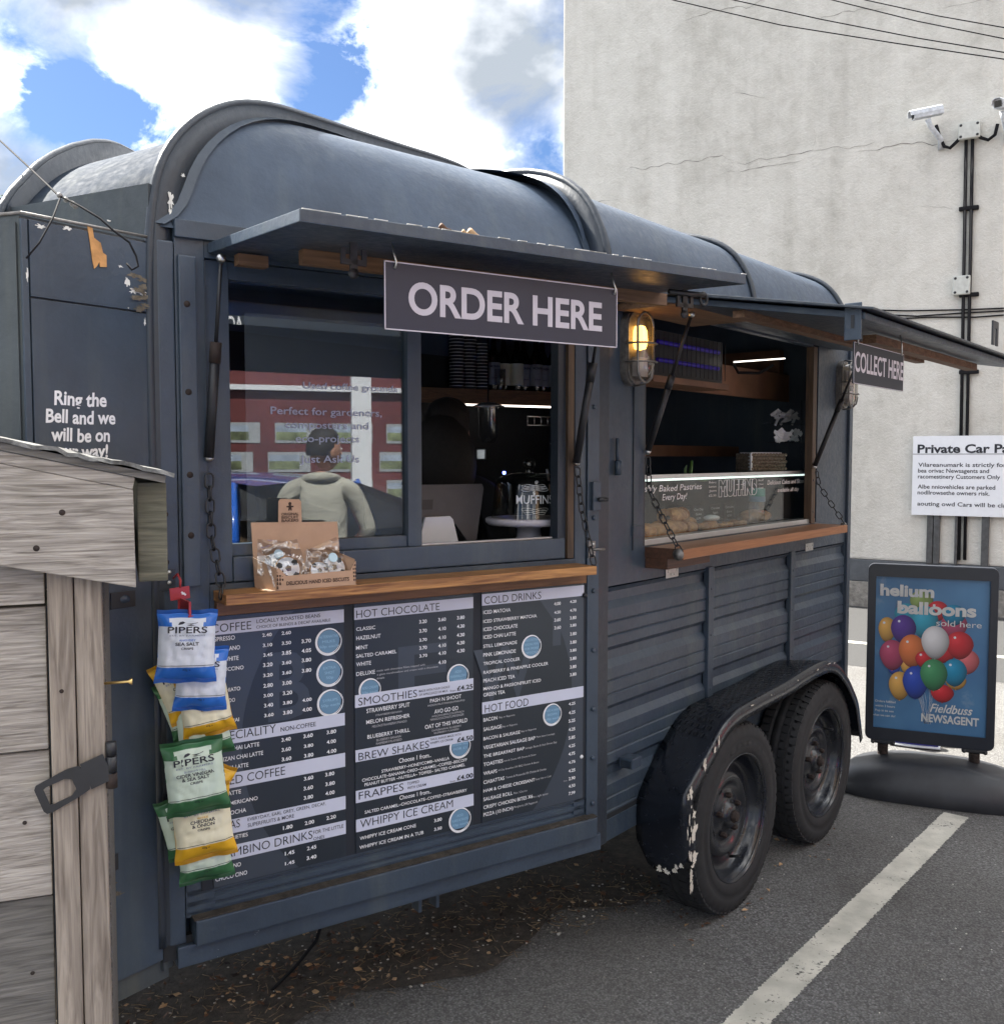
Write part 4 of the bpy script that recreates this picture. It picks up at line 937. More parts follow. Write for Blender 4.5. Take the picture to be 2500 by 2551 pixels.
('3.60', -0.167, -0.144, 1.12, 0.009, 'W'),
('3.80', -0.11, -0.086, 1.121, 0.009, 'W'),
('3.60', -0.167, -0.143, 1.097, 0.009, 'W'),
('3.80', -0.109, -0.086, 1.099, 0.008, 'W'),
('3.80', -0.109, -0.085, 1.073, 0.009, 'W'),
('3.80', -0.109, -0.085, 1.048, 0.009, 'W'),
('3.80', -0.109, -0.085, 1.024, 0.008, 'W'),
('3.80', -0.109, -0.085, 0.999, 0.009, 'W'),
('3.80', -0.109, -0.085, 0.974, 0.009, 'W'),
('3.80', -0.109, -0.085, 0.951, 0.009, 'W'),
('4.25', -0.113, -0.089, 0.864, 0.008, 'W'),
('4.25', -0.113, -0.089, 0.837, 0.009, 'W'),
('5.25', -0.113, -0.089, 0.812, 0.009, 'W'),
('4.25', -0.113, -0.089, 0.786, 0.009, 'W'),
('5.85', -0.113, -0.089, 0.761, 0.009, 'W'),
('4.25', -0.113, -0.089, 0.736, 0.009, 'W'),
('4.75', -0.113, -0.089, 0.712, 0.009, 'W'),
('4.75', -0.113, -0.088, 0.687, 0.008, 'W'),
('4.25', -0.113, -0.088, 0.661, 0.009, 'W'),
('2.90', -0.112, -0.088, 0.637, 0.009, 'W'),
('4.50', -0.112, -0.088, 0.614, 0.009, 'W'),
('7.99', -0.112, -0.088, 0.592, 0.009, 'W'),
('from', -0.131, -0.118, 0.636, 0.004, 's'),
('HOT FOOD', -0.408, -0.259, 0.885, 0.022, 'H'),
('BACON', -0.413, -0.366, 0.86, 0.01, 'w'),
('Bap or Baguette', -0.36, -0.306, 0.862, 0.005, 's'),
('SAUSAGE', -0.413, -0.351, 0.833, 0.01, 'w'),
('Bap or Baguette', -0.349, -0.297, 0.834, 0.005, 's'),
('BACON & SAUSAGE', -0.413, -0.288, 0.807, 0.009, 'w'),
('Bap or Baguette', -0.284, -0.231, 0.81, 0.005, 's'),
('VEGETARIAN SAUSAGE BAP', -0.413, -0.235, 0.781, 0.01, 'w'),
('Plant based sausage', -0.231, -0.164, 0.785, 0.005, 's'),
('THE BREAKFAST BAP', -0.413, -0.273, 0.757, 0.009, 'w'),
('Sausage, Bacon & Hash Brown Bap', -0.27, -0.157, 0.758, 0.006, 's'),
('TOASTIES', -0.413, -0.347, 0.733, 0.01, 'w'),
('Ham & Cheese OR Cheese & Onion', -0.345, -0.232, 0.734, 0.005, 's'),
('WRAPS', -0.413, -0.367, 0.707, 0.01, 'w'),
('All Day Breakfast OR BBQ Chicken & Bacon', -0.364, -0.222, 0.71, 0.005, 's'),
('CIABATTAS', -0.413, -0.342, 0.682, 0.01, 'w'),
('Tomato & Mozzarella OR Chicken & Chorizo', -0.337, -0.195, 0.684, 0.006, 's'),
('HAM & CHEESE CROISSANT', -0.413, -0.236, 0.658, 0.009, 'w'),
('Enjoy Hot or Cold', -0.234, -0.178, 0.66, 0.005, 's'),
('SAUSAGE ROLL', -0.413, -0.314, 0.633, 0.01, 'w'),
('Plain / Chorizo', -0.31, -0.263, 0.633, 0.006, 's'),
('CRISPY CHICKEN BITES X6', -0.413, -0.243, 0.61, 0.01, 'w'),
('In a light batter', -0.24, -0.187, 0.609, 0.006, 's'),
('PIZZA (10 INCH)', -0.413, -0.312, 0.589, 0.01, 'w'),
('Margherita OR Pepperoni', -0.309, -0.226, 0.592, 0.006, 's'),
]
BADGE=[(-0.873, 1.136, 0.034, ['ALTERNATIVE', 'MILKS', '50p each']), (-0.871, 1.056, 0.034, ['EXTRA', 'SHOT', '50p']), (-0.87, 0.979, 0.034, ['SYRUPS', '50p each']), (-0.494, 1.0, 0.033, ['ADD', 'MARSHMALLOWS', 'FREE']), (-0.76, 0.997, 0.03, ['ADD CREAM', '50p each']), (-0.488, 0.803, 0.032, ['GO EXTRA THICK', 'FOR £1']), (-0.489, 0.596, 0.034, ['ADD', 'FLAKE & SAUCE', '50p each']), (-0.248, 1.056, 0.033, ['CHECK OUT OUR', 'SEASONAL MENU', 'FOR MORE', 'OPTIONS']), (-0.173, 0.846, 0.032, ['ADD A HASH', 'BROWN', '60p each'])]
BANDS=[(0, 1.214, 1.181), (0, 0.947, 0.915), (0, 0.843, 0.807), (0, 0.73, 0.696), (0, 0.666, 0.631), (1, 1.215, 1.184), (1, 0.988, 0.955), (1, 0.844, 0.813), (1, 0.737, 0.705), (1, 0.661, 0.628), (2, 1.22, 1.188), (2, 0.915, 0.882)]
BIG=[('B', -1.033, -0.924, 0.957, 0.163), ('R', -0.891, -0.834, 0.961, 0.148), ('E', -0.677, -0.525, 0.962, 0.135), ('W', -0.444, -0.235, 0.921, 0.142), ('Y', -0.23, -0.085, 1.053, 0.147)]

PU = [(-1.172, -.831), (-.802, -.445), (-.416, -.058)]; ZT, ZB = 1.2245, .572
names = ['menu board with a COFFEE heading, half covered by hanging crisp packets', 'menu board headed HOT CHOCOLATE, SMOOTHIES and WHIPPY ICE CREAM', 'menu board headed COLD DRINKS and HOT FOOD, next to the corner post']
part(ubox(F1, -1.20, -.045, .57, 1.226, .0005, .003), 'menu_backing', 'menu text dark' if 0 else 'collect sign board')
CX, CZ, RR = -.60, .90, .515
def clipdisc(u0, u1, z0, z1, cx, cz, rx, rz, n=72):
    P = [(cx+rx*math.cos(2*math.pi*i/n), cz+rz*math.sin(2*math.pi*i/n)) for i in range(n)]
    def cl(P, ax, v, sg):
        out = []
        for i in range(len(P)):
            a, b = P[i], P[(i+1) % len(P)]; ia = (a[ax]-v)*sg >= 0; ib = (b[ax]-v)*sg >= 0
            if ia: out.append(a)
            if ia != ib: t = (v-a[ax])/(b[ax]-a[ax]); out.append((a[0]+(b[0]-a[0])*t, a[1]+(b[1]-a[1])*t))
        return out
    for ax, v, sg in ((0, u0, 1), (0, u1, -1), (1, z0, 1), (1, z1, -1)): P = cl(P, ax, v, sg)
    return P
for pi, (u0, u1) in enumerate(PU):
    b = MB().box(u0, u1, ZB, ZT, .004, .006, TZ); bo = b.build('menu_board', 'menu slate', origin=tuple(F1((u0+u1)/2, ZB, .004))); tag(bo, names[pi], 'menu board', 'menu boards under the counter')
    d = MB(); P = clipdisc(u0+.0005, u1-.0005, ZB+.0005, ZT-.0005, CX, CZ, .50, .47); d.add([(x, y, .0066) for x, y in P], [tuple(range(len(P)))], TZ); d.build('logo_disc', 'menu dark', bo, fix=False)
    bands = [q for q in BANDS if q[0] == pi]
    for k, (_, zt, zb) in enumerate(bands):
        MB().box(u0, u1, zb, min(zt, ZT+.001), .006, .0076, TZ).build('heading_band', 'menu band', bo)
    bg_ = MB()
    for s, x0, x1, z, cp in BIG:
        if u0-.01 <= (x0+x1)/2 <= u1+.01: txt(bg_, s, TZ, x0, z, x1, cp, 'menu slate', bold=.02, o=.0070)
    if bg_.v: bg_.build('logo_letter', None, bo, fix=False)
    for (u, z, r_, lines) in BADGE:
        if not u0 < u < u1: continue
        pts = [(u+r_*.86*math.cos(a)*(1+.03*math.sin(3*a)), z+r_*.86*math.sin(a)) for a in [2*math.pi*i/30 for i in range(30)]]
        zlo = min([q[2] for q in bands]+[9]); bb = MB(); 
        zb_ = [q for q in bands if q[2] < z < q[1]+.05 or q[2]-.05 < z < q[1]]
        bb.add([(x, min(max(y, ZB), ZT), .0072) for x, y in pts], [tuple(range(30))], TZ, 'badge blue')
        for rr_, a0, a1, w_ in ((.95, .2, 5.2, .0022), (1.02, 2.0, 6.9, .0016), (.90, 3.4, 6.0, .0012)):
            n = 26; vs = []
            for i in range(n+1):
                a = a0+(a1-a0)*i/n; ww = w_*math.sin(math.pi*(i+.3)/(n+.6))**.5
                vs += [(u+(r_*rr_-ww)*math.cos(a), z+(r_*rr_-ww)*math.sin(a), .0074), (u+(r_*rr_+ww)*math.cos(a), z+(r_*rr_+ww)*math.sin(a), .0074)]
            bb.add(vs, [(2*i, 2*i+1, 2*i+3, 2*i+2) for i in range(n)], TZ, 'white print')
        mxl = max(len(s) for s in lines); cp = .0066
        for i, s in enumerate(lines):
            wd = min(r_*1.5, len(s)*cp*1.02); txt(bb, s, TZ, u-wd/2, z+(len(lines)-1)/2*.0125-i*.0125-.003, u+wd/2, cp, 'badge text', o=.0074)
        bb.build('price_badge', None, bo, fix=False)
    gm = dict(H='menu text dark', h='menu text dark', P='menu text dark', w='white print', W='white print', s='grey print'); bold = dict(H=-.004, h=.004, P=.03, w=.008, W=.022, s=.0)
    for st_name, sts in (('menu_heading', 'HhP'), ('menu_lettering', 'ws'), ('menu_price', 'W')):
        t_ = MB()
        for s, a, b_, z, cp, st in TX:
            if st in sts and u0-.05 < (a+b_)/2 < u1: txt(t_, s, TZ, max(a, u0+.004), z, b_, cp, gm[st], bold=bold[st], o=.0082 if st in 'HhP' else .0075)
        if t_.v: t_.build(st_name, None, bo, fix=False, kind='stuff')
m2 = MB(); m2.lathe([(.0001, .004), (.004, .0035), (.006, 0)], 12, F1.T(-.063, .70, .0062)); m2.build('board_screw', 'white paint', bpy.data.objects['menu_board.002'])
m2 = MB(); m2.sphere((0, 0, 0), .008, F1.T(-.058, 1.19, .012)); m2.build('board_knob', 'black metal', bpy.data.objects['menu_board.002'])
# ================================================================= HANGING SIGNS
T = F1.T(-.655, 1.925, .50)
b = MB().box(-.302, .302, -.068, .069, 0, .004, T).build('order_sign', 'order sign board', origin=tuple(F1(-.655, 1.99, .5))); tag(b, 'wide dark ORDER HERE sign hanging under the left hatch flap', 'sign')
t_ = MB(); txt(t_, 'ORDER HERE', T, -.248, -.031, .256, .062, bold=.026, o=.0048); t_.build('sign_lettering', 'sign letters', b, fix=False, kind='stuff')
t_ = MB()
for x0, x1, y0, y1 in ((-.302, .302, .0665, .069), (-.302, .302, -.068, -.0655), (-.302, -.2995, -.068, .069), (.2995, .302, -.068, .069)): t_.box(x0, x1, y0, y1, .0042, .0046, T)
t_.build('sign_border', 'sign letters', b, kind='stuff')
for x in (-.282, .288):
    t_ = MB(); t_.tube([(x, .058, -.004), (x+.003, .056, .008), (x+.004, .066, .011), (x+.002, .085, .004), (x, .105, 0)], .0022, 6, T); t_.build('sign_hook', 'steel', b)
T = F2.T(.425, 1.857, .71)
b = MB().box(-.215, .215, -.056, .056, 0, .004, T).build('collect_sign', 'collect sign board', origin=tuple(F2(.425, 1.91, .71))); tag(b, 'small dark COLLECT HERE sign hanging under the right hatch flap', 'sign')
t_ = MB(); txt(t_, 'COLLECT HERE', T, -.208, -.022, .21, .052, bold=.018, o=.0048); t_.build('sign_lettering', 'sign letters', b, fix=False, kind='stuff')
t_ = MB()
for x0, x1, y0, y1 in ((-.215, .215, .0545, .056), (-.215, .215, -.056, -.0545), (-.215, -.213, -.056, .056), (.213, .215, -.056, .056)): t_.box(x0, x1, y0, y1, .0042, .0046, T)
t_.build('sign_border', 'sign letters', b, kind='stuff')
for x in (-.19, .19):
    t_ = MB(); t_.tube([(x, .05, .006), (x, .08, .006), (x, .125, -.002)], .002, 6, T); t_.build('sign_hook', 'steel', b)
# ================================================================= CRISP PACKETS
def packet(u, z, o, w_, h, roll, kind, label, yaw=0, tilt=0, seed=1, line2=None):
    main = {'blue': ('packet blue', 'packet white'), 'green': ('packet green', 'packet mint'), 'yellow': ('packet yellow', 'packet cream')}[kind]
    nu, nv = 26, 36
    def front(sgn):
        def fn(a, b):
            x = (a-.5)*w_; y = (b-.5)*h; ed = min(1, min(a, 1-a)*7); ev = min(1, max(0, (min(b, 1-b)-.06))*6)
            pin = 1-.07*ev+.10*max(0, .3-b); x *= pin
            cr = .0050*(abs(noise.noise((a*4+seed*3, b*5, seed)))-.2)+.0034*(abs(noise.noise((a*9+b*4, b*8+seed, 2)))-.2)+.0016*noise.noise((a*20, b*16+seed, 5)); cr += .0012*math.sin(b*200)*(1-ev)
            thick = .021*math.sqrt(max(0, ed*ev))*(1-(2*a-1)**2*.35)
            wav = .004*math.sin(a*9+seed)*(1-ev)
            y += .004*noise.noise((a*4, seed, b))*(1-ev)
            return (x, y, sgn*(thick+cr*ev)+wav)
        return fn
    def mf(i, j):
        f = (j+.5)/nv; a = abs((i+.5)/nu-.5)
        if f < .235: return main[0]
        if f > .90 or (f > .79 and a > .26+.5*(f-.79)): return main[0]
        return main[1]
    mb = MB(); mb.grid(front(1), nu, nv, mf=mf); mb.grid(front(-1), nu, nv, m=main[0])
    T = F1.T(u, z, o, yaw=yaw, roll=roll, tilt=tilt); 
    ob = mb.build('crisp_packet', None, fix=False); 
    tag(ob, label, 'crisps', 'crisp packets on the clip strip'); ob.matrix_world = T
    t = MB(); fz = lambda x, y: front(1)(x/w_+.5, y/h+.5)[2]+.0012
    def tp(s, y, wd, cp, m, bold=0):
        vs, fs, a, b_ = tmesh(s, bold, 0, 0, 1.0); sx = wd/(b_-a); sy = cp/.69; P = []
        for p in vs:
            x = (p[0]-(a+b_)/2)*sx; yy = y+p[1]*sy; P.append((x, yy, fz(x, yy)))
        t.add(P, fs, None, m)
    tp('PIPERS', h*.19, w_*.64, h*.085, 'packet ink', .012); tp('EST. BY FARMERS', h*.145, w_*.58, h*.022, 'packet grey ink', .01)
    if kind == 'blue': tp('ANGLESEY', h*.08, w_*.27, h*.026, 'packet blue', .01); tp('SEA SALT', h*.02, w_*.38, h*.042, 'packet ink', .02); tp('CRISPS', h*-.035, w_*.2, h*.028, 'packet ink', .02)
    elif kind == 'green': tp('BURROW HILL', h*.09, w_*.34, h*.026, 'packet grey ink', .01); tp('CIDER VINEGAR', h*.035, w_*.6, h*.042, 'packet ink', .02); tp('& SEA SALT', h*-.02, w_*.44, h*.042, 'packet ink', .02); tp('CRISPS', h*-.07, w_*.2, h*.028, 'packet ink', .02)
    else: tp('WYKE', h*.09, w_*.18, h*.026, 'packet yellow', .01); tp('CHEDDAR', h*.035, w_*.4, h*.042, 'packet ink', .02); tp('& ONION', h*-.02, w_*.36, h*.042, 'packet ink', .02); tp('CRISPS', h*-.07, w_*.2, h*.028, 'packet ink', .02)
    tp('40g e', h*-.325, w_*.13, h*.028, 'packet ink', 0)
    # farmer emblem: small arched drawing made of strokes
    for (pts) in ([(-.12, .30), (-.10, .335), (-.06, .345), (-.03, .33), (-.06, .31), (-.1, .30)], [(-.03, .325), (.02, .315), (.08, .32), (.13, .335), (.12, .325), (.04, .305)], [(-.02, .30), (.05, .30), (.1, .29), (.02, .288)]):
        P = [(x*w_*1.3, y*h, fz(x*w_*1.3, y*h)) for x, y in pts]; t.add(P, [tuple(range(len(P)))], None, 'packet ink')
    # thin line above the coloured foot
    n = 14; y = -h*.258; vs = []
    for i in range(n+1):
        x = (i/n-.5)*w_*.9; vs += [(x, y, fz(x, y)), (x, y+.0012, fz(x, y+.0012))]
    t.add(vs, [(2*i, 2*i+2, 2*i+3, 2*i+1) for i in range(n)], None, 'packet ink')
    me = t.build('packet_print', None, None, fix=False, kind='stuff'); me.parent = ob
    return ob
Wk, Hk = .128, .160
PK = [(-1.26, 1.187, 0.115, -3, 'blue', 'front blue Sea Salt crisp packet at the top of the clip strip', 1, 1.0), (-1.221, 1.105, 0.085, -4, 'blue', 'second blue crisp packet, tucked below the topmost one', 2, 0.9), (-1.209, 1.039, 0.068, 9, 'yellow', 'yellow Cheddar and Onion crisp packet below the two blue ones', 3, 0.9), (-1.209, 0.991, 0.05, 6, 'green', 'green crisp packet showing only its foot below the upper yellow one', 4, 0.95), (-1.242, 0.889, 0.1, 5, 'green', 'green Cider Vinegar crisp packet in full view in the middle of the strip', 5, 1.05), (-1.222, 0.773, 0.08, 5, 'yellow', 'yellow Cheddar and Onion crisp packet in full view near the bottom of the strip', 6, 1.05), (-1.213, 0.703, 0.055, 5, 'green', 'lowest green crisp packet at the bottom of the clip strip', 7, 0.95), (-1.246, 1.078, 0.035, 22, 'yellow', 'yellow crisp packet behind the blue ones, its corner showing on the left', 8, 0.9), (-1.234, 1.031, 0.02, 20, 'green', 'green crisp packet behind the upper ones, a green edge showing on the left', 9, 0.9), (-1.215, 0.828, 0.04, -22, 'yellow', 'yellow crisp packet hidden behind the middle green one with two corners showing', 10, 0.95), (-1.244, 0.756, 0.03, 14, 'green', 'green crisp packet behind the lower yellow one, its left edge showing', 11, 0.9)]
for u, z, o, rl, kd, lb, sd_, sc in PK: packet(u, z, o+.02, Wk*sc, Hk*sc, R(rl), kd, lb, yaw=R(-12), tilt=R(-4), seed=sd_)
cs = thing('clip_strip', 'red plastic clip strip holding the crisp packets', 'clip strip', tuple(F1(-1.245, 1.315, .03)))
uc, zc = -1.253, 1.294
MB().box(-.022, .022, -.014, .014, 0, .0015, F1.T(uc, zc, .06, roll=R(4))).build('strip_tag', 'red plastic', cs, bevel=.0005)
t_ = MB(); blob(F1.T(uc, zc, .062), .008, -.001, .006, .005, 'paper white', t_, 4); t_.build('torn_sticker', None, cs, fix=False)
t_ = MB(); t_.tube([F1(uc-.003, zc+.03, .02), F1(uc, zc+.042, .045), F1(uc+.002, zc+.03, .06), F1(uc+.001, zc+.012, .06)], .0028, 6); t_.build('hook', 'red plastic', cs)
t_ = MB(); t_.box(-.004, .004, -.62, -.014, 0, .0015, F1.T(uc, zc, .058, tilt=R(2))); t_.build('strip', 'red plastic', cs)
MB().box(-.006, .006, -.058, -.03, 0, .012, F1.T(uc+.002, zc-.01, .13)).build('clip', 'red plastic', cs, bevel=.001)
MB().box(-.0025, .0025, -.035, -.0, -.07, .003, F1.T(uc+.001, zc-.01, .135)).build('clip_arm', 'red plastic', cs)
plate(F1, -1.268, 1.319, .04, .05, .004, 'dark slate paint', 'catch_plate', screws=((.006, .018), (.006, -.006)))
# ================================================================= BISCUIT BOX
ox = thing('biscuit_box', 'brown card display box of iced biscuits on the left counter', 'display box', tuple(F1(-.95, 1.288, .06)))
u0, u1, zb = -1.062, -.835, 1.2885
def cpart(mb, n, m='card', **k): return mb.build(n, m, ox, **k)
def quad(P, mb, th=.0015, m=None):      # a card sheet with thickness
    P = [Vector(p) for p in P]; n = (P[1]-P[0]).cross(P[2]-P[0]).normalized()*th
    mb.add(P+[p+n for p in P], [tuple(range(len(P))), tuple(range(len(P), 2*len(P)))[::-1]]+[(i, (i+1) % len(P), (i+1) % len(P)+len(P), i+len(P)) for i in range(len(P))], None, m); return mb
f = lambda u, z, o: F1(u, z, o)
cpart(quad([f(u0, zb, .012), f(u1, zb, .012), f(u1, zb, .097), f(u0, zb, .097)], MB()), 'box_base')
lid = cpart(quad([f(u0, zb, .012), f(u1-.004, zb, .012), f(u1-.010, 1.438, -.002 if 0 else .003), f(u0-.006, 1.444, .003)], MB()), 'box_back')
tab = cpart(quad([f(-1.0, 1.440, .004), f(-.940, 1.438, .004), f(-.941, 1.491, .004), f(-.946, 1.497, .004), f(-.994, 1.499, .004), f(-.999, 1.493, .004)], MB()), 'box_tab')
t_ = MB(); Tt = F1.T(-.970, 1.44, .0062)
for s, y, w_ in (('ORIGINAL', .0185, .044), ('BISCUIT', .0105, .044), ('BAKERS', .0025, .044)): txt(t_, s, Tt, -w_/2, y, w_/2, .0062, bold=.03)
t_.sphere((0, .047, 0), .0042, Tt @ Matrix.Diagonal((1, 1, .1, 1))); t_.prism([(-.009, .038), (.009, .038), (.009, .0415), (-.009, .0415)], 0, .0005, Tt); t_.prism([(-.0045, .030), (-.0015, .030), (0, .034), (.0015, .030), (.0045, .030), (.0035, .043), (-.0035, .043)], 0, .0005, Tt)
t_.build('box_print', 'card brown print', tab, fix=False, kind='stuff')
fr_ = cpart(quad([f(u0+.022, zb, .097), f(u1-.004, zb, .097), f(u1-.018, zb+.036, .099), f(u0+.045, zb+.033, .099)], MB()), 'box_front')
# front wedge sides with gingerbread pattern
lf = cpart(quad([f(u0, zb, .012), f(u0+.022, zb, .097), f(u0+.022, zb+.052, .099), f(u0-.004, zb+.072, .012)], MB()), 'box_side')
cpart(quad([f(u0+.0215, zb, .0975), f(u0+.045, zb+.033, .0995), f(u0+.028, zb+.052, .0995), f(u0+.0215, zb+.052, .0995)], MB()), 'box_corner')
rt = cpart(quad([f(u1-.004, zb, .097), f(u1-.004, zb+.062, .094), f(u1-.045, zb+.088, .012), f(u1-.02, zb, .012)], MB()), 'box_side')
cpart(quad([f(u1-.0045, zb, .0975), f(u1-.004, zb+.058, .0985), f(u1-.012, zb+.05, .0995), f(u1-.018, zb+.036, .0995)], MB()), 'box_corner')
t_ = MB(); txt(t_, 'DELICIOUS HAND ICED BISCUITS', F1.T(0, 0, 0), u0+.045, zb+.011, u1-.022, .0085, bold=.03, o=.0995+.0006)
random.seed(2)
for i in range(4):
    for j in range(5):
        for (ua, oa, uo) in ((u0+.0235, .1005, i*.0065),):
            x = ua+i*.0062; z_ = zb+.006+j*.0095
            if x > u0+.045-(abs(z_-zb-.033)*.6): continue
            t_.lathe([(.0001, 0), (.0016, 0)], 6, F1.T(x, z_+.0035, oa)); t_.box(x-.0022, x+.0022, z_-.001, z_+.0012, oa, oa+.0002, TZ); t_.box(x-.0016, x+.0016, z_-.003, z_+.002, oa, oa+.0002, TZ)
fs_ = FR(tuple(f(u0, 0, .012)), tuple(f(u0+.022, 0, .097)-f(u0, 0, .012)))
for i in range(11):
    for j in range(6): 
        x = .006+i*.0075; z_ = zb+.006+j*.009; t_.box(x-.0024, x+.0024, z_-.0028, z_+.003, .0002, .0006, fs_.T())
for j in range(5): 
    for i in range(2):
        x = u1-.009+i*.005-j*.0006; z_ = zb+.012+j*.009; t_.box(x-.0016, x+.0016, z_-.0025, z_+.0025, .1003, .1006, TZ)
t_.build('box_print', 'card brown print', fr_, fix=False, kind='stuff')
simple('sticker blue', (.5, .66, .75), .5)
for k, (u, z, o, r_, rl, lb) in enumerate([(-1.005, 1.335, .078, .031, 10, 'football iced biscuit in a clear bag at the left of the box'), (-.925, 1.325, .075, .024, -15, 'small cow iced biscuit in a clear bag in the middle of the box'), (-.885, 1.330, .070, .031, 20, 'football iced biscuit in a clear bag at the right of the box'), (-1.025, 1.345, .045, .028, -8, 'iced biscuit in a clear bag behind the left football biscuit')]):
    T = F1.T(u, z, o, roll=R(rl), tilt=R(-22)); bi = MB(); bi.lathe([(.0001, -.004), (r_, -.004), (r_*1.03, 0), (r_, .0035), (.0001, .0035)], 24, T); bo = bi.build('iced_biscuit', 'biscuit', origin=tuple(F1(u, z, o))); tag(bo, lb, 'biscuit')
    ic = MB(); ic.lathe([(r_*.92, .0036), (r_*.88, .0052), (.0001, .0056)], 24, T); ic.build('icing', 'icing', bo)
    pt = MB()
    for (cx_, cy_) in ((0, .0), (.62, .35), (-.62, .38), (-.4, -.68), (.45, -.66)):
        pt.add([(r_*cx_+r_*.27*math.cos(R(90+72*q)), r_*cy_+r_*.27*math.sin(R(90+72*q)), .0062) for q in range(5)], [(0, 1, 2, 3, 4)], T)
    pt.build('icing_patch', 'black icing', bo, fix=False)
    bgm = MB(); random.seed(k)
    def bf(a, b, kk=k): return ((a-.5)*r_*3.0, -r_*1.15+b*r_*3.3, .009*math.sin(math.pi*a)*math.sin(math.pi*min(1, b*1.2))+.007*noise.noise((a*6+kk, b*7, kk)))
    bgm.grid(bf, 12, 14, T); bgm.build('clear_bag', 'clear plastic', bo, fix=False)
    if k in (2, 3): st = MB(); st.lathe([(.0001, .0125), (.012, .0125)], 16, T @ Matrix.Translation((.006, .022, 0))); st.build('round_sticker', 'sticker blue', bo, fix=False)
# dry leaves on the flap
for k, (u, o, s_, lb) in enumerate([(-.745, .50, .62, 'largest curled dry leaf lying on top of the left hatch flap'), (-.79, .54, .3, 'small dry leaf on the left hatch flap beside the largest one'), (-.84, .54, .45, 'flat reddish dry leaf on the left hatch flap')]):
    zz = 2.095+(2.054-2.095)*o/.57; mb = MB()
    mb.grid(lambda a, b: ((a-.5)*.06*s_, (math.sin(math.pi*a)*(b-.35)*.045+.012*math.sin(a*7)*b)*s_, .016*math.sin(b*3)*s_), 12, 6, F1.T(u, zz+.012*s_, o, roll=R(-12), tilt=R(-25))); lo = mb.build('dry_leaf', 'pale dry leaf' if k != 2 else 'dry leaf', fix=False, origin=tuple(F1(u, zz, o))); tag(lo, lb, 'leaf')
# ================================================================= INSIDE THE TRAILER
shf = thing('bottle_shelf', 'long oak shelf with a light strip under it, high inside the left hatch', 'shelf', (-0.207, 4.95, 1.884))
P_ = Vector((-0.4, 4.85, 1.894)); Q_ = Vector((0.35, 5.25, 1.879)); FI = FR((P_.x, P_.y, 0), (Q_.x-P_.x, Q_.y-P_.y, 0)); LI = (Q_-P_).length; zs = 1.951
TI = FI.T()
MB().box(-.4, LI+.15, zs-.075, zs, -.25, .0, TI).build('shelf_board', 'hatch lining' if 0 else 'oak apron', shf)
MB().box(.12, LI+.15, zs-.085, zs-.0765, -.02, -.005, TI).build('light_strip', 'led strip', shf)
def atx(px_, o=0):          # distance along the shelf for a place seen at that heading
    d = Vector(((px_-952)/1834, 1, 0)); o_ = FI.o+FI.n*o; den = d.x*FI.d.y-d.y*FI.d.x; t = (o_.x*FI.d.y-o_.y*FI.d.x)/den; return (d*t-o_).dot(FI.d)
labels = ['leftmost syrup bottle on the shelf, with a grey label and a pump', 'squat bottle with a cream label and a drop on it', 'bottle with a plain cream label, third from the left', 'syrup bottle with a pump, fourth from the left', 'syrup bottle with a pump, fifth from the left', 'syrup bottle with a pump, second from the right', 'rightmost syrup bottle on the shelf, cut by the hatch frame']
def bottle(T, lab, printed, pump, name, grp):
    g = MB(); g.lathe([(.0001, .001), (.034, .001), (.036, .01), (.036, .165), (.032, .185), (.017, .215), (.0145, .225), (.0135, .275), (.0001, .275)], 18, T); o = g.build('syrup_bottle', 'bottle glass' , origin=tuple((T @ Vector((0, 0, 0))))); tag(o, name, 'bottle', grp)
    q = MB(); q.lathe([(.0366, .03), (.0366, .145)], 18, T); q.build('bottle_label', lab, o)
    if printed:
        tt = MB(); txt(tt, printed, T @ Matrix.Rotation(R(90), 4, 'X'), -.026, .118, .026, .012, o=.0372, bold=.02); txt(tt, 'SYRUP', T @ Matrix.Rotation(R(90), 4, 'X'), -.016, .06, .016, .008, o=.0372); tt.build('label_print', 'packet ink', o, fix=False, kind='stuff')
    if pump: pm = MB(); pm.lathe([(.015, .272), (.0155, .30), (.009, .302), (.008, .325), (.013, .327), (.012, .355), (.0001, .358)], 12, T); pm.tube([(0, 0, .345), (0, -.035, .347), (0, -.045, .335)], .005, 6, T); pm.build('pump_top', 'paper white', o)
    else: pm = MB(); pm.lathe([(.0145, .262), (.0145, .285), (.0001, .285)], 12, T); pm.build('bottle_cap', 'black metal', o)
    return o
simple('grey label', (.32, .34, .36), .6)
for k, (px_, lab, pr_, pm_) in enumerate([(936, 'grey label', 'MONIN', 1), (960, 'packet cream', None, 0), (980, 'packet cream', None, 0), (998, 'grey label', 'MONIN', 1), (1016, 'grey label', 'MONIN', 1), (1033, 'grey label', 'MONIN', 1), (1049, 'grey label', 'MONIN', 1)]):
    u = atx(px_, -.07); yw = math.atan2(FI.d.y, FI.d.x)
    bottle(Matrix.Translation(FI(u, zs+.001, -.07-.03*(k % 2))) @ Matrix.Rotation(yw-R(15), 4, 'Z'), lab, pr_, pm_, labels[k], 'syrup bottles on the shelf')
gl_ = MB(); gl_.lathe([(.0001, .001), (.028, .001), (.031, .11), (.029, .11), (.026, .004)], 16, Matrix.Translation(FI(atx(948, -.03), zs+.001, -.03))); g_ = gl_.build('drinking_glass', 'clear plastic', origin=tuple(FI(atx(948, -.03), zs, -.03))); tag(g_, 'clear glass standing in front of the shelf bottles', 'glass')
simple('cup black', (.02, .022, .025), .5); simple('cup rim', (.85, .85, .85), .5)
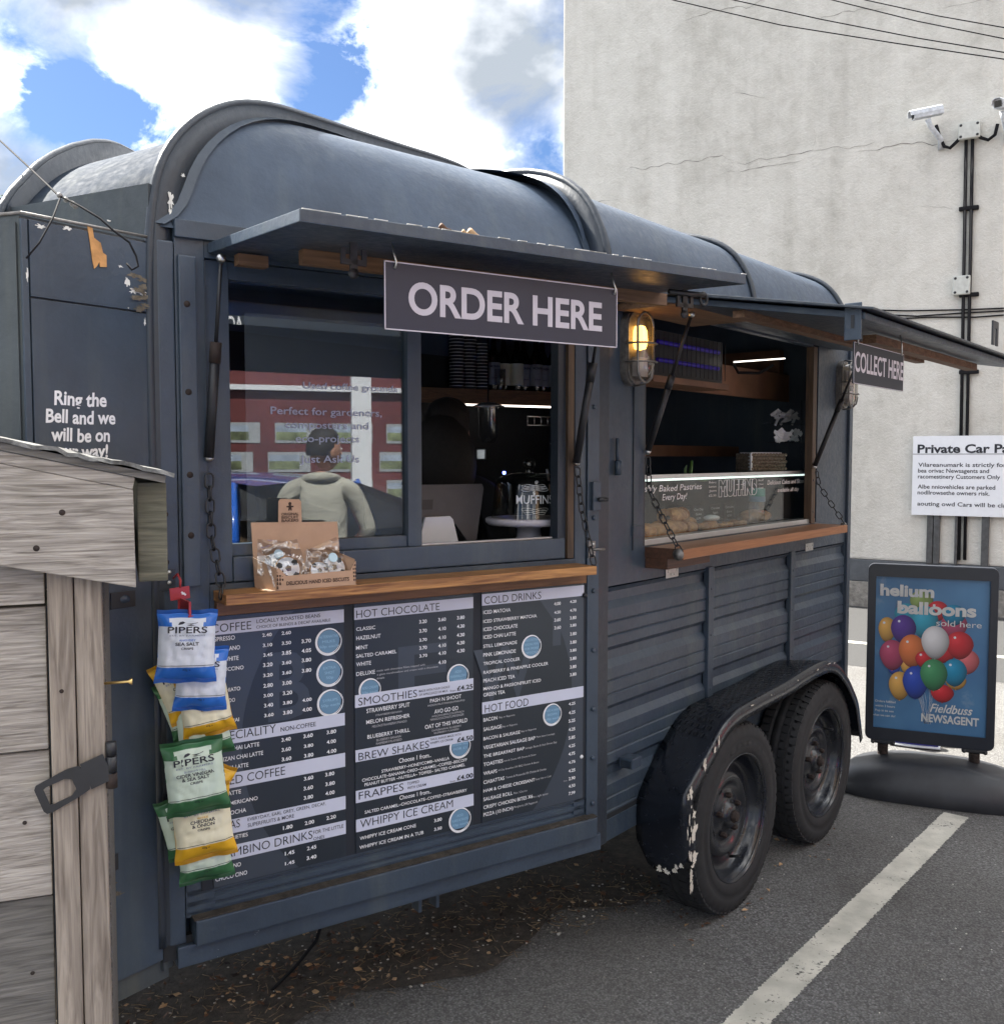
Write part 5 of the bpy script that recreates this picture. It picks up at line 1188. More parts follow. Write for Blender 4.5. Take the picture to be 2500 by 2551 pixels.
def cups(px_, n, name, o=-.06):
    u = atx(px_, o); T = Matrix.Translation(FI(u, zs+.001, o)); rt_ = None
    c = MB(); 
    for k in range(n): c.lathe([(.034, k*.017), (.040, k*.017+.013)], 16, T, 'cup black'); c.lathe([(.040, k*.017+.013), (.0415, k*.017+.015), (.039, k*.017+.0168)], 16, T, 'cup rim')
    c.lathe([(.0001, 0), (.034, 0)], 16, T, 'cup black'); c.lathe([(.0001, n*.017-.002), (.039, n*.017-.002)], 16, T, 'cup black')
    o_ = c.build('cup_stack', None, origin=tuple(FI(u, zs, o))); tag(o_, name, 'paper cups', 'stacks of black paper cups'); 
cups(867, 19, 'left stack of black paper cups on the high shelf'); cups(890, 22, 'tallest middle stack of black paper cups on the high shelf'); cups(913, 14, 'right and lowest stack of black paper cups on the high shelf')
gb = MB().box(-.09, .09, 0, .25, -.04, 0, Matrix.Translation(FI(atx(826, -.1), zs, -.1)) @ FI.T().to_3x3().to_4x4()).build('green_box', 'green box' if 0 else 'packet green', origin=tuple(FI(atx(826, -.1), zs, -.1))); tag(gb, 'dull green box with a round black mark on the high shelf', 'box')
# far kitchen wall boards
part(MB().box(-.6, LI+.3, zs+.33, zs+.42, -.05, 0, TI), 'inner_board', 'interior ply'); 
part(wallpts(G_, E2, 0, 0.01, .001, 'x', 'dark interior') and MB().box(.3, 2.1, 2.0, 2.12, -.08, -.03, FR(tuple(F2(2.15, 0, 0)), tuple(-F2.n)).T()), 'inner_board', 'interior ply')
bpy.data.objects.remove(bpy.data.objects['x'])
# counter top inside
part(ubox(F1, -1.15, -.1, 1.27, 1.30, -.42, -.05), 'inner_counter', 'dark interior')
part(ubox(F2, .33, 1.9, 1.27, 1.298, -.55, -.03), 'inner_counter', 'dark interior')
# hanging lamp shade of polished metal
lp = thing('pendant_lamp', 'small clear and metal pendant lamp hanging below the bottle shelf', 'pendant lamp', (-0.062, 4.4, 1.838))
T = Matrix.Translation((-0.062, 4.4, 1.838))
t_ = MB(); t_.lathe([(.0001, .012), (.03, .01), (.075, -.006), (.072, -.008)], 24, T); t_.build('lamp_disc', 'steel', lp); t_ = MB(); t_.lathe([(.046, -.008), (.044, -.14), (.028, -.17), (.0001, -.172)], 24, T); t_.build('lamp_body', 'clear plastic', lp)
t_ = MB(); t_.tube([T @ Vector((0, 0, .01)), T @ Vector((0, 0, .5))], .003); t_.build('cord', 'cable black', lp)
# wire rack
t_ = MB(); a0 = Vector((0.102, 3.9, 1.765)); a1 = Vector((0.251, 4.2, 1.773))
for dz in (0, -.035): t_.tube([a0+Vector((0, 0, dz)), a1+Vector((0, 0, dz))], .003)
for k in range(6): p = a0.lerp(a1, k/5); t_.tube([p, p+Vector((0, 0, -.035))], .002)
o_ = t_.build('wire_rack', 'steel', origin=tuple(a0)); tag(o_, 'thin wire rack above the cake dome, inside the left hatch', 'rack')
# tap / grinder glints
t_ = MB().box(-.018, .018, -.02, .02, -.02, .02, Matrix.Translation((-0.078, 3.6, 1.612))).build('metal_knob', 'steel', bevel=.004, origin=(-0.078, 3.6, 1.612)); tag(t_, 'small shiny metal knob glinting in the dark behind the counter', 'knob')
t_ = MB(); t_.box(-.012, .012, -.012, .012, -.012, .012, Matrix.Translation((0.008, 3.6, 1.543))); o_ = t_.build('standby_light', 'blue led', origin=(0.008, 3.6, 1.543)); tag(o_, 'tiny blue standby light in the dark behind the counter', 'indicator light'); o_.scale = (.4, .4, .4)
for k, (x, y, x2, y2, Z) in enumerate([(1047, 842, 1050, 862, 3.4), (1038, 893, 1042, 912, 3.2)]):
    pass
t_ = MB(); t_.tube([(0.174, 3.4, 1.652), (0.179, 3.4, 1.63), (0.187, 3.4, 1.6)], .005); o_ = t_.build('spoon', 'steel', origin=(0.174, 3.4, 1.652)); tag(o_, 'metal spoon handle upright behind the cake dome', 'spoon')
t_ = MB(); t_.tube([(0.148, 3.2, 1.562), (0.155, 3.2, 1.523)], .004); o_ = t_.build('straw', 'paper white', origin=(0.148, 3.2, 1.562)); tag(o_, 'white straw leaning beside the glass knob of the cake dome', 'straw')
# till
ti = thing('till_screen', 'dark grey till screen on a white stand behind the sash', 'till', tuple(F1(-.46, 1.30, -.25)))
T = F1.T(-.43, 1.46, -.25, tilt=R(-6))
t_ = MB(); t_.prism([(-.22, -.065), (.06, -.065), (.075, -.06), (.115, -.115), (.135, -.125), (.150, -.11), (.185, .045), (.18, .06), (-.22, .06)], -.012, 0, T); simple('till grey', (.05, .052, .058), .35, .2); t_.build('screen', 'till grey', ti, bevel=.002)
t_ = MB(); t_.prism([(-.006, -.10), (.03, -.10), (.034, -.07), (-.002, -.07)], .0, .0012, T @ Matrix.Translation((-.03, .085, 0))); t_.build('badge', 'black metal', ti)
t_ = MB(); t_.prism([(-.10, -.165), (.06, -.165), (.03, -.05), (.02, -.04), (-.065, -.04)], -.03, -.02, F1.T(-.41, 1.466, -.19)); t_.build('stand', 'white paint', ti, bevel=.003)
# cake stand with a glass dome
cu, cz_ = -.100, 1.30
ck = thing('cake_stand', 'white cake stand with a glass dome lettered MUFFINS behind the counter window', 'cake stand', tuple(F1(cu, cz_, -.22)))
T = Matrix.Translation(F1(cu, cz_, -.22))
t_ = MB(); t_.lathe([(.0001, .0), (.052, .0), (.050, .01), (.040, .05), (.037, .078), (.05, .085), (.128, .090), (.136, .098), (.137, .108), (.133, .112), (.0001, .106)], 48, T); t_.build('stand', 'ceramic', ck)
t_ = MB(); t_.lathe([(.118, .112), (.112, .16), (.106, .215), (.10, .235), (.06, .25), (.0001, .254)], 48, T); dm = t_.build('glass_dome', 'dome glass', ck)
t_ = MB(); t_.lathe([(.012, .252), (.009, .262), (.016, .268), (.022, .280), (.016, .294), (.0001, .298)], 20, T); t_.build('glass_knob', 'dome glass', dm)
t_ = MB(); TD = Matrix.Translation(F1(cu, cz_, -.22)) @ Matrix.Rotation(R(8), 4, 'Z') @ Matrix.Rotation(R(90), 4, 'X')
def ontod(mb2, T_):
    for i, v in enumerate(mb2.v): x = v.x; mb2.v[i] = T_ @ Vector((.1125*math.sin(x/.1125), v.y, .1125*math.cos(x/.1125)+.0008))
    return mb2
tt = MB(); txt(tt, 'MUFFINS', None, -.058, .160, .058, .026, bold=.004)
def swirl(cy, sg):
    for ph in range(3):
        P = [(.042*math.sin(a)*(1-.12*ph), cy+sg*(.004+.006*ph)+.004*math.sin(2*a), 0) for a in [2*math.pi*i/26 for i in range(27)]]; tt.tube(P, .0008, 4)
    tt.tube([(.006*(1-a/12)*math.cos(a)+.004, cy+sg*(.026+.006*(1-a/12)*math.sin(a)), 0) for a in [i*.5 for i in range(22)]], .0008, 4)
swirl(.198, 1); swirl(.147, -1); ontod(tt, TD).build('dome_lettering', 'white print', dm, fix=False, kind='stuff')
# UV fly killer and strip light over the second hatch, roof boards
fk = thing('fly_killer', 'dark fly killer with dim violet tubes hung inside the right hatch', 'fly killer', (0.698, 3.6, 1.946))
Pa = Vector((0.545, 3.5, 1.978)); Pb = Vector((0.91, 3.95, 2.044)); FK = FR((Pa.x, Pa.y, 0), (Pb.x-Pa.x, Pb.y-Pa.y, 0)); LK = (Pb-Pa).length; TK = FK.T(0, Pa.z)
MB().box(-.02, LK+.02, -.08, .09, -.10, -.03, TK).build('housing', 'black metal', fk); MB().box(-.02, LK, -.105, -.082, -.12, .01, TK).build('tray', 'grey plastic' if 0 else 'hatch lining', fk)
for y in (.045, -.02): t_ = MB(); t_.tube([(.06, y, -.018), (LK-.04, y, -.018)], .008, 8, TK); t_.build('violet_tube', 'violet tube', fk)
for k in range(34): 
    x = k*LK/33; MB().box(x-.0012, x+.0012, -.07, .08, 0, .002, TK).build('guard_bar', 'black metal', fk) if k % 2 == 0 else None
sl_ = thing('strip_light', 'thin lit strip light inside the right hatch', 'strip light', (0.925, 3.9, 1.984))
t_ = MB(); t_.tube([(0.929, 3.9, 1.982), (1.277, 4.4, 2.047)], .0028); t_.build('light_strip', 'led strip', sl_); t_ = MB(); t_.tube([(0.934, 3.92, 1.971), (0.946, 3.9, 1.94), (1.057, 4.0, 1.946), (1.167, 4.2, 1.997)], .006); t_.build('cable', 'cable black', sl_)
part(MB().box(-.2, 1.5, 0, .13, -.02, 0, FR((0.53, 3.7, 0), tuple(F2.d)).T(0, 1.873)), 'inner_board', 'hatch lining')
part(MB().box(-.2, 1.6, 0, .05, -.02, 0, FR((0.601, 4.2, 0), tuple(F2.d)).T(0, 1.605)), 'inner_board', 'interior ply')
# display counter behind the second hatch
dc = thing('display_counter', 'low glass display counter of pastries behind the right hatch', 'display counter', tuple(F2(1.1, 1.305, -.3)))
MB().box(.33, 1.83, 1.303, 1.328, -.058, -.005, T2).build('front_rail', 'aluminium', dc, bevel=.002)
MB().box(.33, 1.83, 1.306, 1.31, -.004, .0, T2).build('rail_groove', 'grey cast metal', dc)
MB().box(.33, 1.83, 1.330, 1.528, -.064, -.060, T2).build('counter_glass', 'counter glass', dc)
MB().box(.33, 1.86, 1.526, 1.540, -.50, -.056, T2).build('glass_top', 'counter glass', dc); MB().box(.33, 1.86, 1.527, 1.541, -.058, -.050, T2).build('top_rail', 'aluminium', dc); MB().box(.33, 1.86, 1.518, 1.5255, -.085, -.066, T2).build('light_strip', 'counter led', dc)
MB().box(.33, 1.86, 1.30, 1.304, -.52, -.062, T2).build('counter_deck', 'till grey', dc)
t_ = MB(); TG = F2.T()
hand = dict(bold=.0, shear=.25)
txt(t_, 'Freshly Baked Pastries', TG, .345, 1.482, .828, .022, bold=.006, shear=.15, o=-.0588, wave=.001); txt(t_, 'Every Day!', TG, .538, 1.450, .716, .022, bold=.006, shear=.15, o=-.0588)
txt(t_, 'MUFFiNS', TG, .966, 1.455, 1.308, .052, bold=.09, outline=.016, o=-.0588)
txt(t_, 'Delicious Cakes and Slices', TG, 1.41, 1.486, 1.80, .018, bold=.006, shear=.15, o=-.0588); txt(t_, 'available all day', TG, 1.515, 1.452, 1.745, .017, bold=.006, shear=.15, o=-.0588)
for s, y in (('Blueberry', 1.502), ('Lemon', 1.486), ('Jo dixx' if 0 else 'Jam', 1.470), ('£2.30', 1.452)): txt(t_, s, TG, .887, y, .945, .008, o=-.0588)
for s, y in (('Biscoff', 1.502), ('Choc', 1.486), ('£2.80', 1.470)): txt(t_, s, TG, 1.322, y, 1.370, .008, o=-.0588)
t_.build('glass_lettering', 'white print', dc, fix=False, kind='stuff')
for k, (x, s1_, s2_) in enumerate([(.46, 'Cinnamon', 'Roll'), (1.00, 'Croissant', 'Butter'), (1.10, 'Oat & Raisin', 'Cookie'), (1.22, 'Choc Chip', 'Cookie'), (1.37, 'Chocolate', 'Flapjack'), (1.50, 'Chocolate', 'Brownie')]):
    T = F2.T(x+.1, 1.36, -.34+.02*k/6); c_ = MB().box(-.05, .05, -.035, .035, -.002, 0, T); o_ = c_.build('ticket', 'black metal', dc); q = MB(); txt(q, s1_, T, -.04, .012, .04, .010, o=.001); txt(q, s2_, T, -.025, -.008, .025, .010, o=.001); txt(q, '£2.50' if 0 else '£2.30', T, -.02, -.026, .02, .008, o=.001); q.build('ticket_lettering', 'white print', o_, fix=False, kind='stuff')
def pastry(kind, u, z, o, rz, sc, label):
    T = F2.T(u, z, o) @ Matrix.Rotation(R(-90), 4, 'X') @ Matrix.Rotation(R(rz), 4, 'Z') @ Matrix.Scale(sc, 4); mb = MB()
    if kind == 'roll':
        mb.grid(lambda a, b: ((a-.5)*.15, .038*math.cos(2*math.pi*b)*(math.sin(math.pi*min(max(a, .06), .94))**.25)*(1+.03*math.sin(a*40)), .03+.030*math.sin(2*math.pi*b)*(math.sin(math.pi*min(max(a, .06), .94))**.25)), 22, 16, T)
        for e in (-.072, .072): mb.lathe([(.0001, 0), (.03, 0)], 14, T @ Matrix.Translation((e, 0, .03)) @ Matrix.Rotation(R(90), 4, 'Y'))
    elif kind == 'croissant':
        def cf(a, b):
            t = (a-.5)*2; ang = t*1.2; rad = .034*(1-abs(t)**2.2*.75)*(1+.09*math.sin(a*30)); cx_ = .07*math.sin(ang); cy_ = .07*(1-math.cos(ang)); return (cx_+rad*math.sin(ang)*math.cos(2*math.pi*b)*-1, cy_+rad*math.cos(ang)*math.cos(2*math.pi*b), .028+rad*.9*math.sin(2*math.pi*b))
        mb.grid(cf, 30, 14, T)
    elif kind == 'tart':
        mb.lathe([(.0001, 0), (.032, 0), (.038, .022), (.034, .03), (.03, .024), (.0001, .034)], 18, T)
    elif kind == 'slab': mb.sphere((0, 0, .02), .08, T, sq=(1, .5, .26))
    o_ = mb.build('pastry', 'pastry', origin=tuple(F2(u, z, o))); tag(o_, label, 'pastry', 'pastries in the display counter')
    if kind == 'tart': q = MB(); q.sphere((0, 0, .032), .012, T); q.build('berry', 'card brown print', o_)
    if kind == 'roll': 
        for yy in (-.013, .013): q = MB(); q.sphere((-.074, yy, .03), .007, T); q.sphere((.074, yy, .03), .007, T); q.build('chocolate_filling', 'card brown print', o_)
    return o_
for a in [('roll', .80, 1.345, -.16, 5, 1.1, 'pain au chocolat lying on top of the pile'), ('roll', .72, 1.306, -.13, -8, 1.05, 'pain au chocolat at the bottom left of the pile'), ('roll', .90, 1.306, -.15, 12, .8, 'pain au chocolat at the bottom right of the pile'), ('croissant', .52, 1.306, -.11, 20, 1.05, 'croissant at the front left, nearest the hatch edge'), ('croissant', .62, 1.306, -.13, -25, 1.0, 'croissant between the front left one and the chocolate pastries'), ('croissant', .58, 1.345, -.22, 10, 1.0, 'croissant resting on top of the two front croissants'), ('slab', .98, 1.33, -.2, 20, .9, 'flat golden slice behind the pile of chocolate pastries'), ('croissant', 1.06, 1.306, -.14, 5, .8, 'pale sugared croissant in the middle of the counter'), ('tart', 1.18, 1.306, -.16, 0, .9, 'left berry tart beside the sugared croissant'), ('tart', 1.27, 1.306, -.18, 0, .9, 'middle berry tart of the three'), ('tart', 1.37, 1.306, -.17, 0, 1.0, 'right berry tart of the three'), ('slab', 1.60, 1.31, -.2, 0, 1.5, 'long flat brown pastry at the right end of the counter')]: pastry(*a)
o_ = MB(); o_.sphere((0, 0, .048), .035, F2.T(1.07, 1.312, -.14) @ Matrix.Rotation(R(-90), 4, 'X'), sq=(1.3, .8, .35)); x_ = o_.build('napkin', 'paper white', origin=tuple(F2(1.07, 1.33, -.14))); tag(x_, 'white paper lying over the sugared pastry', 'paper napkin')
bt = MB(); T = Matrix.Translation(F2(1.40, 1.305, -.10)); bt.lathe([(.0001, 0), (.033, 0), (.033, .105), (.030, .11)], 20, T, 'clear plastic'); bt.lathe([(.034, .11), (.034, .13), (.03, .132)], 20, T, 'badge blue'); bt.lathe([(.0335, .132), (.0335, .165), (.0001, .165)], 20, T, 'teal plastic'); o_ = bt.build('drinks_bottle', None, origin=tuple(F2(1.40, 1.305, -.10))); tag(o_, 'short clear drinks bottle with a teal lid in the counter', 'bottle')
# wicker basket on the counter top
u, z = -0.209, 1.541
bk = thing('wicker_basket', 'grey brown wicker basket with a white lining on the display counter', 'basket', tuple(F2(1.74, 1.541, -.28)))
T = Matrix.Translation((1.185, 4.3, 1.541)) @ F2.T().to_3x3().to_4x4() @ Matrix.Rotation(R(-22), 4, 'Y') @ Matrix.Diagonal((.62, 1.05, .6, 1))
for j in range(5):
    for i in range(12):
        x = -.16+i*.029; MB().sphere((x+(.0145 if j % 2 else 0), .009+j*.0145, .0+.002), .017, T @ Matrix.Diagonal((1, 1, 1, 1)), u=7, v=5, sq=(1, .46, .35)).build('wicker_strand', 'wicker', bk) if i < 11 or j % 2 == 0 else None
    for i in range(5): MB().sphere((-.175, .009+j*.0145, -.02-i*.03), .017, T, u=7, v=5, sq=(.35, .46, 1)).build('wicker_strand', 'wicker', bk)
MB().box(-.17, .16, .0, .07, -.16, -.008, T).build('basket_body', 'wicker', bk); MB().box(-.178, -.162, .002, .074, -.02, .006, T).build('cloth_lining', 'paper white', bk); MB().box(-.15, .14, .068, .078, -.14, -.02, T).build('cloth_fold', 'paper white', bk)
# sachet rack (clear tiers full of white sachets)
sr = thing('sachet_stand', 'clear tiered stand crammed with white sachets at the right of the hatch', 'sachet stand', tuple(F2(1.62, 1.541, -.40)))
Ps = [(1.402, 4.55, 1.866), (1.408, 4.55, 1.521)]
for dx in (0, .12): t_ = MB(); t_.tube([Vector(Ps[0])+F2.d*dx, Vector(Ps[1])+F2.d*dx], .004); t_.build('stand_rod', 'clear plastic', sr)
random.seed(11)
for (cx_, cy_, n) in (((1.299, 4.4, 1.696), 0, 26), ((1.286, 4.4, 1.781), 1, 16)):
    MB().box(-.14, .12, -.03, -.027, -.05, .05, Matrix.Translation(cx_) @ F2.T().to_3x3().to_4x4()).build('stand_tier', 'clear plastic', sr)
    for k in range(n):
        T = Matrix.Translation(Vector(cx_)+F2.d*random.uniform(-.13, .11)+Vector((0, 0, random.uniform(-.02, .02)))) @ Matrix.Rotation(random.uniform(-1.2, 1.2), 4, 'Y') @ Matrix.Rotation(random.uniform(-.6, .6), 4, 'X'); MB().box(-.022, .022, -.002, .002, -.006, .006, T).build('sachet', 'paper white' if cy_ == 0 else 'grey label', sr)
pl = thing('potted_sprig', 'small green sprig standing behind the display counter', 'plant', (0.728, 3.75, 1.529))
base = Vector((0.728, 3.75, 1.518))
t_ = MB(); t_.tube([base, base+Vector((.004, 0, .035)), base+Vector((.006, 0, .07))], [.008, .007, .005], 8); t_.build('stem', 'green leaf', pl); t_ = MB(); t_.grid(lambda a, b: (-.012-.012*math.sin(math.pi*b)*(1-a), 0, .005+b*.05), 2, 6, Matrix.Translation(base)); t_.build('leaf', 'green leaf', pl, fix=False); t_ = MB(); t_.sphere(base+Vector((.05, 0, 0)), .02, sq=(1.4, 1, .6)); t_.build('leaf', 'green leaf', pl)
# ================================================================= PEOPLE
def skin_fig(name, mat, verts, edges, rad, parent, sub=2):
    me = bpy.data.meshes.new(name); me.from_pydata([Vector(v) for v in verts], edges, []); me.materials.append(MATS[mat])
    o = bpy.data.objects.new(name, me); COL.objects.link(o); o.parent = parent; o['_o'] = [0, 0, 0]
    md = o.modifiers.new('skin', 'SKIN'); md.use_smooth_shade = True
    sv = me.skin_vertices[0].data
    for i, r_ in enumerate(rad):
        sv[i].radius = (r_, r_) if not hasattr(r_, '__len__') else r_
    sv[0].use_root = True
    s = o.modifiers.new('sub', 'SUBSURF'); s.levels = sub; s.render_levels = sub
    return o
def person(label, loc, yaw, top, legs, hair, apron=None, arms=None, lean=0, hy=0):
    p = thing('person', label, 'person', loc, rot=(0, 0, yaw))
    A = arms or {'l': [(-.17, 0, 1.42), (-.25, .02, 1.16), (-.16, .16, .98), (-.10, .22, 1.0)], 'r': [(.17, 0, 1.42), (.25, .02, 1.16), (.22, .16, .95), (.18, .24, .92)]}
    # body with legs, neck
    V = [(0, 0, .96), (0, 0, 1.15), (0, 0, 1.36), (0, .01, 1.46), (0, .02, 1.53), (.09, 0, .90), (.10, .01, .50), (.10, -.02, .09), (.10, .10, .04), (-.09, 0, .90), (-.10, .01, .50), (-.10, -.02, .09), (-.10, .10, .04)]
    E = [(0, 1), (1, 2), (2, 3), (3, 4), (0, 5), (5, 6), (6, 7), (7, 8), (0, 9), (9, 10), (10, 11), (11, 12)]
    Rd = [(.14, .10), (.13, .09), (.15, .10), (.07, .06), (.055, .055), .095, .06, .04, .035, .095, .06, .04, .035]
    b = skin_fig('body', 'skin', V, E, Rd, p)
    tr_ = skin_fig('trousers', legs, [(0, 0, .94)]+V[5:8]+V[9:12], [(0, 1), (1, 2), (2, 3), (0, 4), (4, 5), (5, 6)], [(.155, .115), .105, .075, .06, .105, .075, .06], p)
    sh = [(0, 0, .90), (0, 0, 1.15), (0, 0, 1.34), (0, .0, 1.45)]
    Vt = sh+A['l'][:3]+A['r'][:3]; n = 4
    Et = [(0, 1), (1, 2), (2, 3), (3, 4), (4, 5), (5, 6), (3, 7), (7, 8), (8, 9)]
    skin_fig('top', top, Vt, Et, [(.165, .12), (.15, .11), (.165, .11), (.09, .07), .062, .050, .038, .062, .050, .038], p)
    for sd_ in 'lr':
        a = A[sd_]; w_ = Vector(a[2]); h_ = Vector(a[3]); d = (h_-w_).normalized(); up = Vector((0, 0, 1)); x = d.cross(up).normalized(); s = -1 if sd_ == 'l' else 1
        V = [tuple(w_), tuple(w_+d*.05)]; E = [(0, 1)]; Rr = [.026, .035]
        for k, off in enumerate((-.028, -.009, .010, .028)):
            q = w_+d*.085+x*off; t = q+d*(.045+.01*(k in (1, 2)))-up*.012; e = t+d*.02-up*.025; i0 = len(V); V += [tuple(q), tuple(t), tuple(e)]; E += [(1, i0), (i0, i0+1), (i0+1, i0+2)]; Rr += [.011, .009, .0075]
        q = w_+d*.03-x*s*.035; t = q+d*.035-x*s*.012-up*.01; i0 = len(V); V += [tuple(q), tuple(t)]; E += [(1, i0), (i0, i0+1)]; Rr += [.012, .009]
        skin_fig('hand', 'skin', V, E, Rr, p, 1)
    m = MB(); H = Vector((0, .035, 1.64)); n_before = len(bpy.data.objects)
    def hd(a, b):
        th = 2*math.pi*a; ph = math.pi*b; x = .076*math.sin(ph)*math.cos(th); y = .098*math.sin(ph)*math.sin(th); z = .118*math.cos(ph)
        if z < -.03: x *= 1-.35*(-z-.03)/.09; y = y*(1-.2*(-z-.03)/.09)+.012
        return H+Vector((x, y, z))
    m.grid(hd, 24, 16); hd_ = m.build('head', 'skin', p, fix=False)
    m = MB(); m.prism([(-.012, 0), (.012, 0), (0, .045)], 0, .022, Matrix.Translation(H+Vector((0, .09, -.025))) @ Matrix.Rotation(R(90), 4, 'X') @ Matrix.Rotation(R(180), 4, 'Y')); m.build('nose', 'skin', hd_)
    for s in (-1, 1):
        m = MB(); m.sphere(H+Vector((s*.078, -.005, -.01)), .026, sq=(.35, .7, 1.15)); m.build('ear', 'skin', hd_); m = MB(); m.sphere(H+Vector((s*.03, .088, .008)), .012, sq=(1.2, .5, .7)); m.build('eye', 'white paint', hd_)
    m = MB(); m.sphere(H+Vector((0, .088, -.058)), .022, sq=(1.1, .35, .3)); m.build('mouth', 'red plastic', hd_)
    if apron: m = MB(); m.sphere((0, -.05, 1.52), .14, sq=(1, .7, 1.35)); m.build('long_hair', hair, p)
    m = MB(); m.grid(lambda a, b: H+Vector((0, -.008, .014))+Vector((.086*math.sin(math.pi*b*.6)*math.cos(2*math.pi*a), .104*math.sin(math.pi*b*.6)*math.sin(2*math.pi*a)*(1 if math.sin(2*math.pi*a) < 0 else .82), .118*math.cos(math.pi*b*(.62 if math.sin(2*math.pi*a) < .2 else .42))))*(1+.03*noise.noise((a*9, b*9, 3))), 28, 12); m.build('hair', hair, p, fix=False)
    if hy:
        MH = Matrix.Translation((0, .01, 0)) @ Matrix.Rotation(hy, 4, 'Z') @ Matrix.Translation((0, -.01, 0))
        for q in [x for x in bpy.data.objects if (x.parent == p and x.name.split('.')[0] in ('head', 'hair')) or (x.parent and x.parent.parent == p and x.parent.name.startswith('head'))]: q.data.transform(MH)
        m = MB(); m.tube([(.088*math.cos(a), -.005+.075*math.sin(a), 1.475+.02*math.sin(a)*-1) for a in [2*math.pi*i/20 for i in range(20)]], [.026]*20, 8, closed=True); m.build('hood', top, p)
    for s in (-1, 1):
        m = MB(); m.sphere((s*.10, .06, .045), .06, sq=(.8, 2.2, .75)); m.build('shoe', 'black metal', p)
    if apron: m = MB(); m.grid(lambda a, b: ((a-.5)*.34, .145+.0*a-.02*(2*a-1)**2, .55+b*.68), 10, 10); o = m.build('apron', apron, p, fix=False); o.modifiers.new('t', 'SOLIDIFY').thickness = .004
    return p
# staff member in the dark, body towards the hatch
pz_ = (-0.212, 3.55, 1.808)
person('staff member in black with a brown apron standing in the dark behind the till', (pz_[0], pz_[1], .05), R(-15), 'black cloth', 'black cloth', 'dark hair', 'brown apron cloth')
st = MB(); st.sphere((pz_[0]-.0, pz_[1]-.02, 1.69), .15, sq=(1, 1, 1.25)) if 0 else None
# customer seen only as a reflection
person('customer in a cream hoodie, seen only as a reflection in the sash window', (2.02, .78, 0), R(235), 'hoodie cream', 'denim', 'dark hair', arms={'l': [(-.17, 0, 1.42), (-.27, .04, 1.18), (-.16, .22, 1.05), (-.08, .28, 1.08)], 'r': [(.17, 0, 1.42), (.27, .04, 1.18), (.16, .22, 1.05), (.08, .28, 1.08)]}, hy=R(55))
# ================================================================= ACROSS THE STREET (seen in the glass)
nrm = F1.n; Pm = F1(0, 0, -.038)
RF = Matrix.Translation(Pm) @ Matrix(((1-2*nrm.x*nrm.x, -2*nrm.x*nrm.y, 0, 0), (-2*nrm.x*nrm.y, 1-2*nrm.y*nrm.y, 0, 0), (0, 0, 1, 0), (0, 0, 0, 1))) @ Matrix.Translation(-Pm)
def opp(px_, Z): v = RF @ Vector(((px_-952)/1834*Z, Z, 0)); return v
sa = opp(440, 10.5); sb = opp(800, 11.2); FO = FR((sb.x, sb.y, 0), (sa.x-sb.x, sa.y-sb.y, 0)); LO = (sa-sb).length
if FO.n.dot(Vector((0, 0, 0))-FO.o) < 0: FO = FR((sa.x, sa.y, 0), (sb.x-sa.x, sb.y-sa.y, 0))
TO = FO.T()
sh = thing('red_shop', 'red fronted property shop across the car park, seen reflected in the sash window', 'shop', tuple(FO.o)); 
def sp(mb, n, m, par=None, **k): return mb.build(n, m, par or sh, **k)
sp(MB().box(-5, LO+4, .0, 6.5, -4, -.1, TO), 'wall', 'tan brick'); sp(MB().box(-2.5, LO+2, 0, .85, -.1, .05, TO), 'brick_base', 'tan brick'); sp(MB().box(-2.5, LO+2, .95, 2.9, -.08, .02, TO), 'red_front', 'shop red'); sp(MB().box(-2.5, LO+2, 2.9, 3.7, -.1, .12, TO), 'fascia', 'dark slate paint')
sp(MB().box(-2.5, LO+2, .85, .98, -.1, .12, TO), 'sill', 'white paint'); sp(MB().box(-2.5, LO+2, 2.33, 2.385, 0, .1, TO), 'transom', 'white paint')
um = (opp(685, 10.9)-FO.o).dot(FO.d)
for x in (um, um-3.1, um+3.1): sp(MB().box(x-.11, x+.11, .95, 2.9, 0, .12, TO), 'mullion', 'white paint')
ug = (opp(464, 10.5)-FO.o).dot(FO.d); uh = (opp(436, 10.5)-FO.o).dot(FO.d); t_ = MB(); txt(t_, 'AC', TO, min(ug, uh), 2.96, max(ug, uh), .14, bold=.02, o=.125); sp(t_, 'sign_lettering', 'white print', fix=False, kind='stuff')
random.seed(8)
simple('photo green', (.16, .19, .10), .5, var=.9, vs=5); simple('photo sky', (.3, .36, .45), .5, var=.3, vs=6)
for j in range(3):
    for i in range(9):
        x = -1.9+i*.62+.08*(j % 2); z = 1.12+j*.32; c_ = sp(MB().box(x, x+.46, z, z+.22, .025, .03, TO), 'property_card', 'grey label'); MB().box(x+.12, x+.45, z+.03, z+.12, .031, .033, TO).build('photo', 'photo green', c_); MB().box(x+.12, x+.45, z+.12, z+.19, .031, .033, TO).build('photo', 'photo sky', c_)
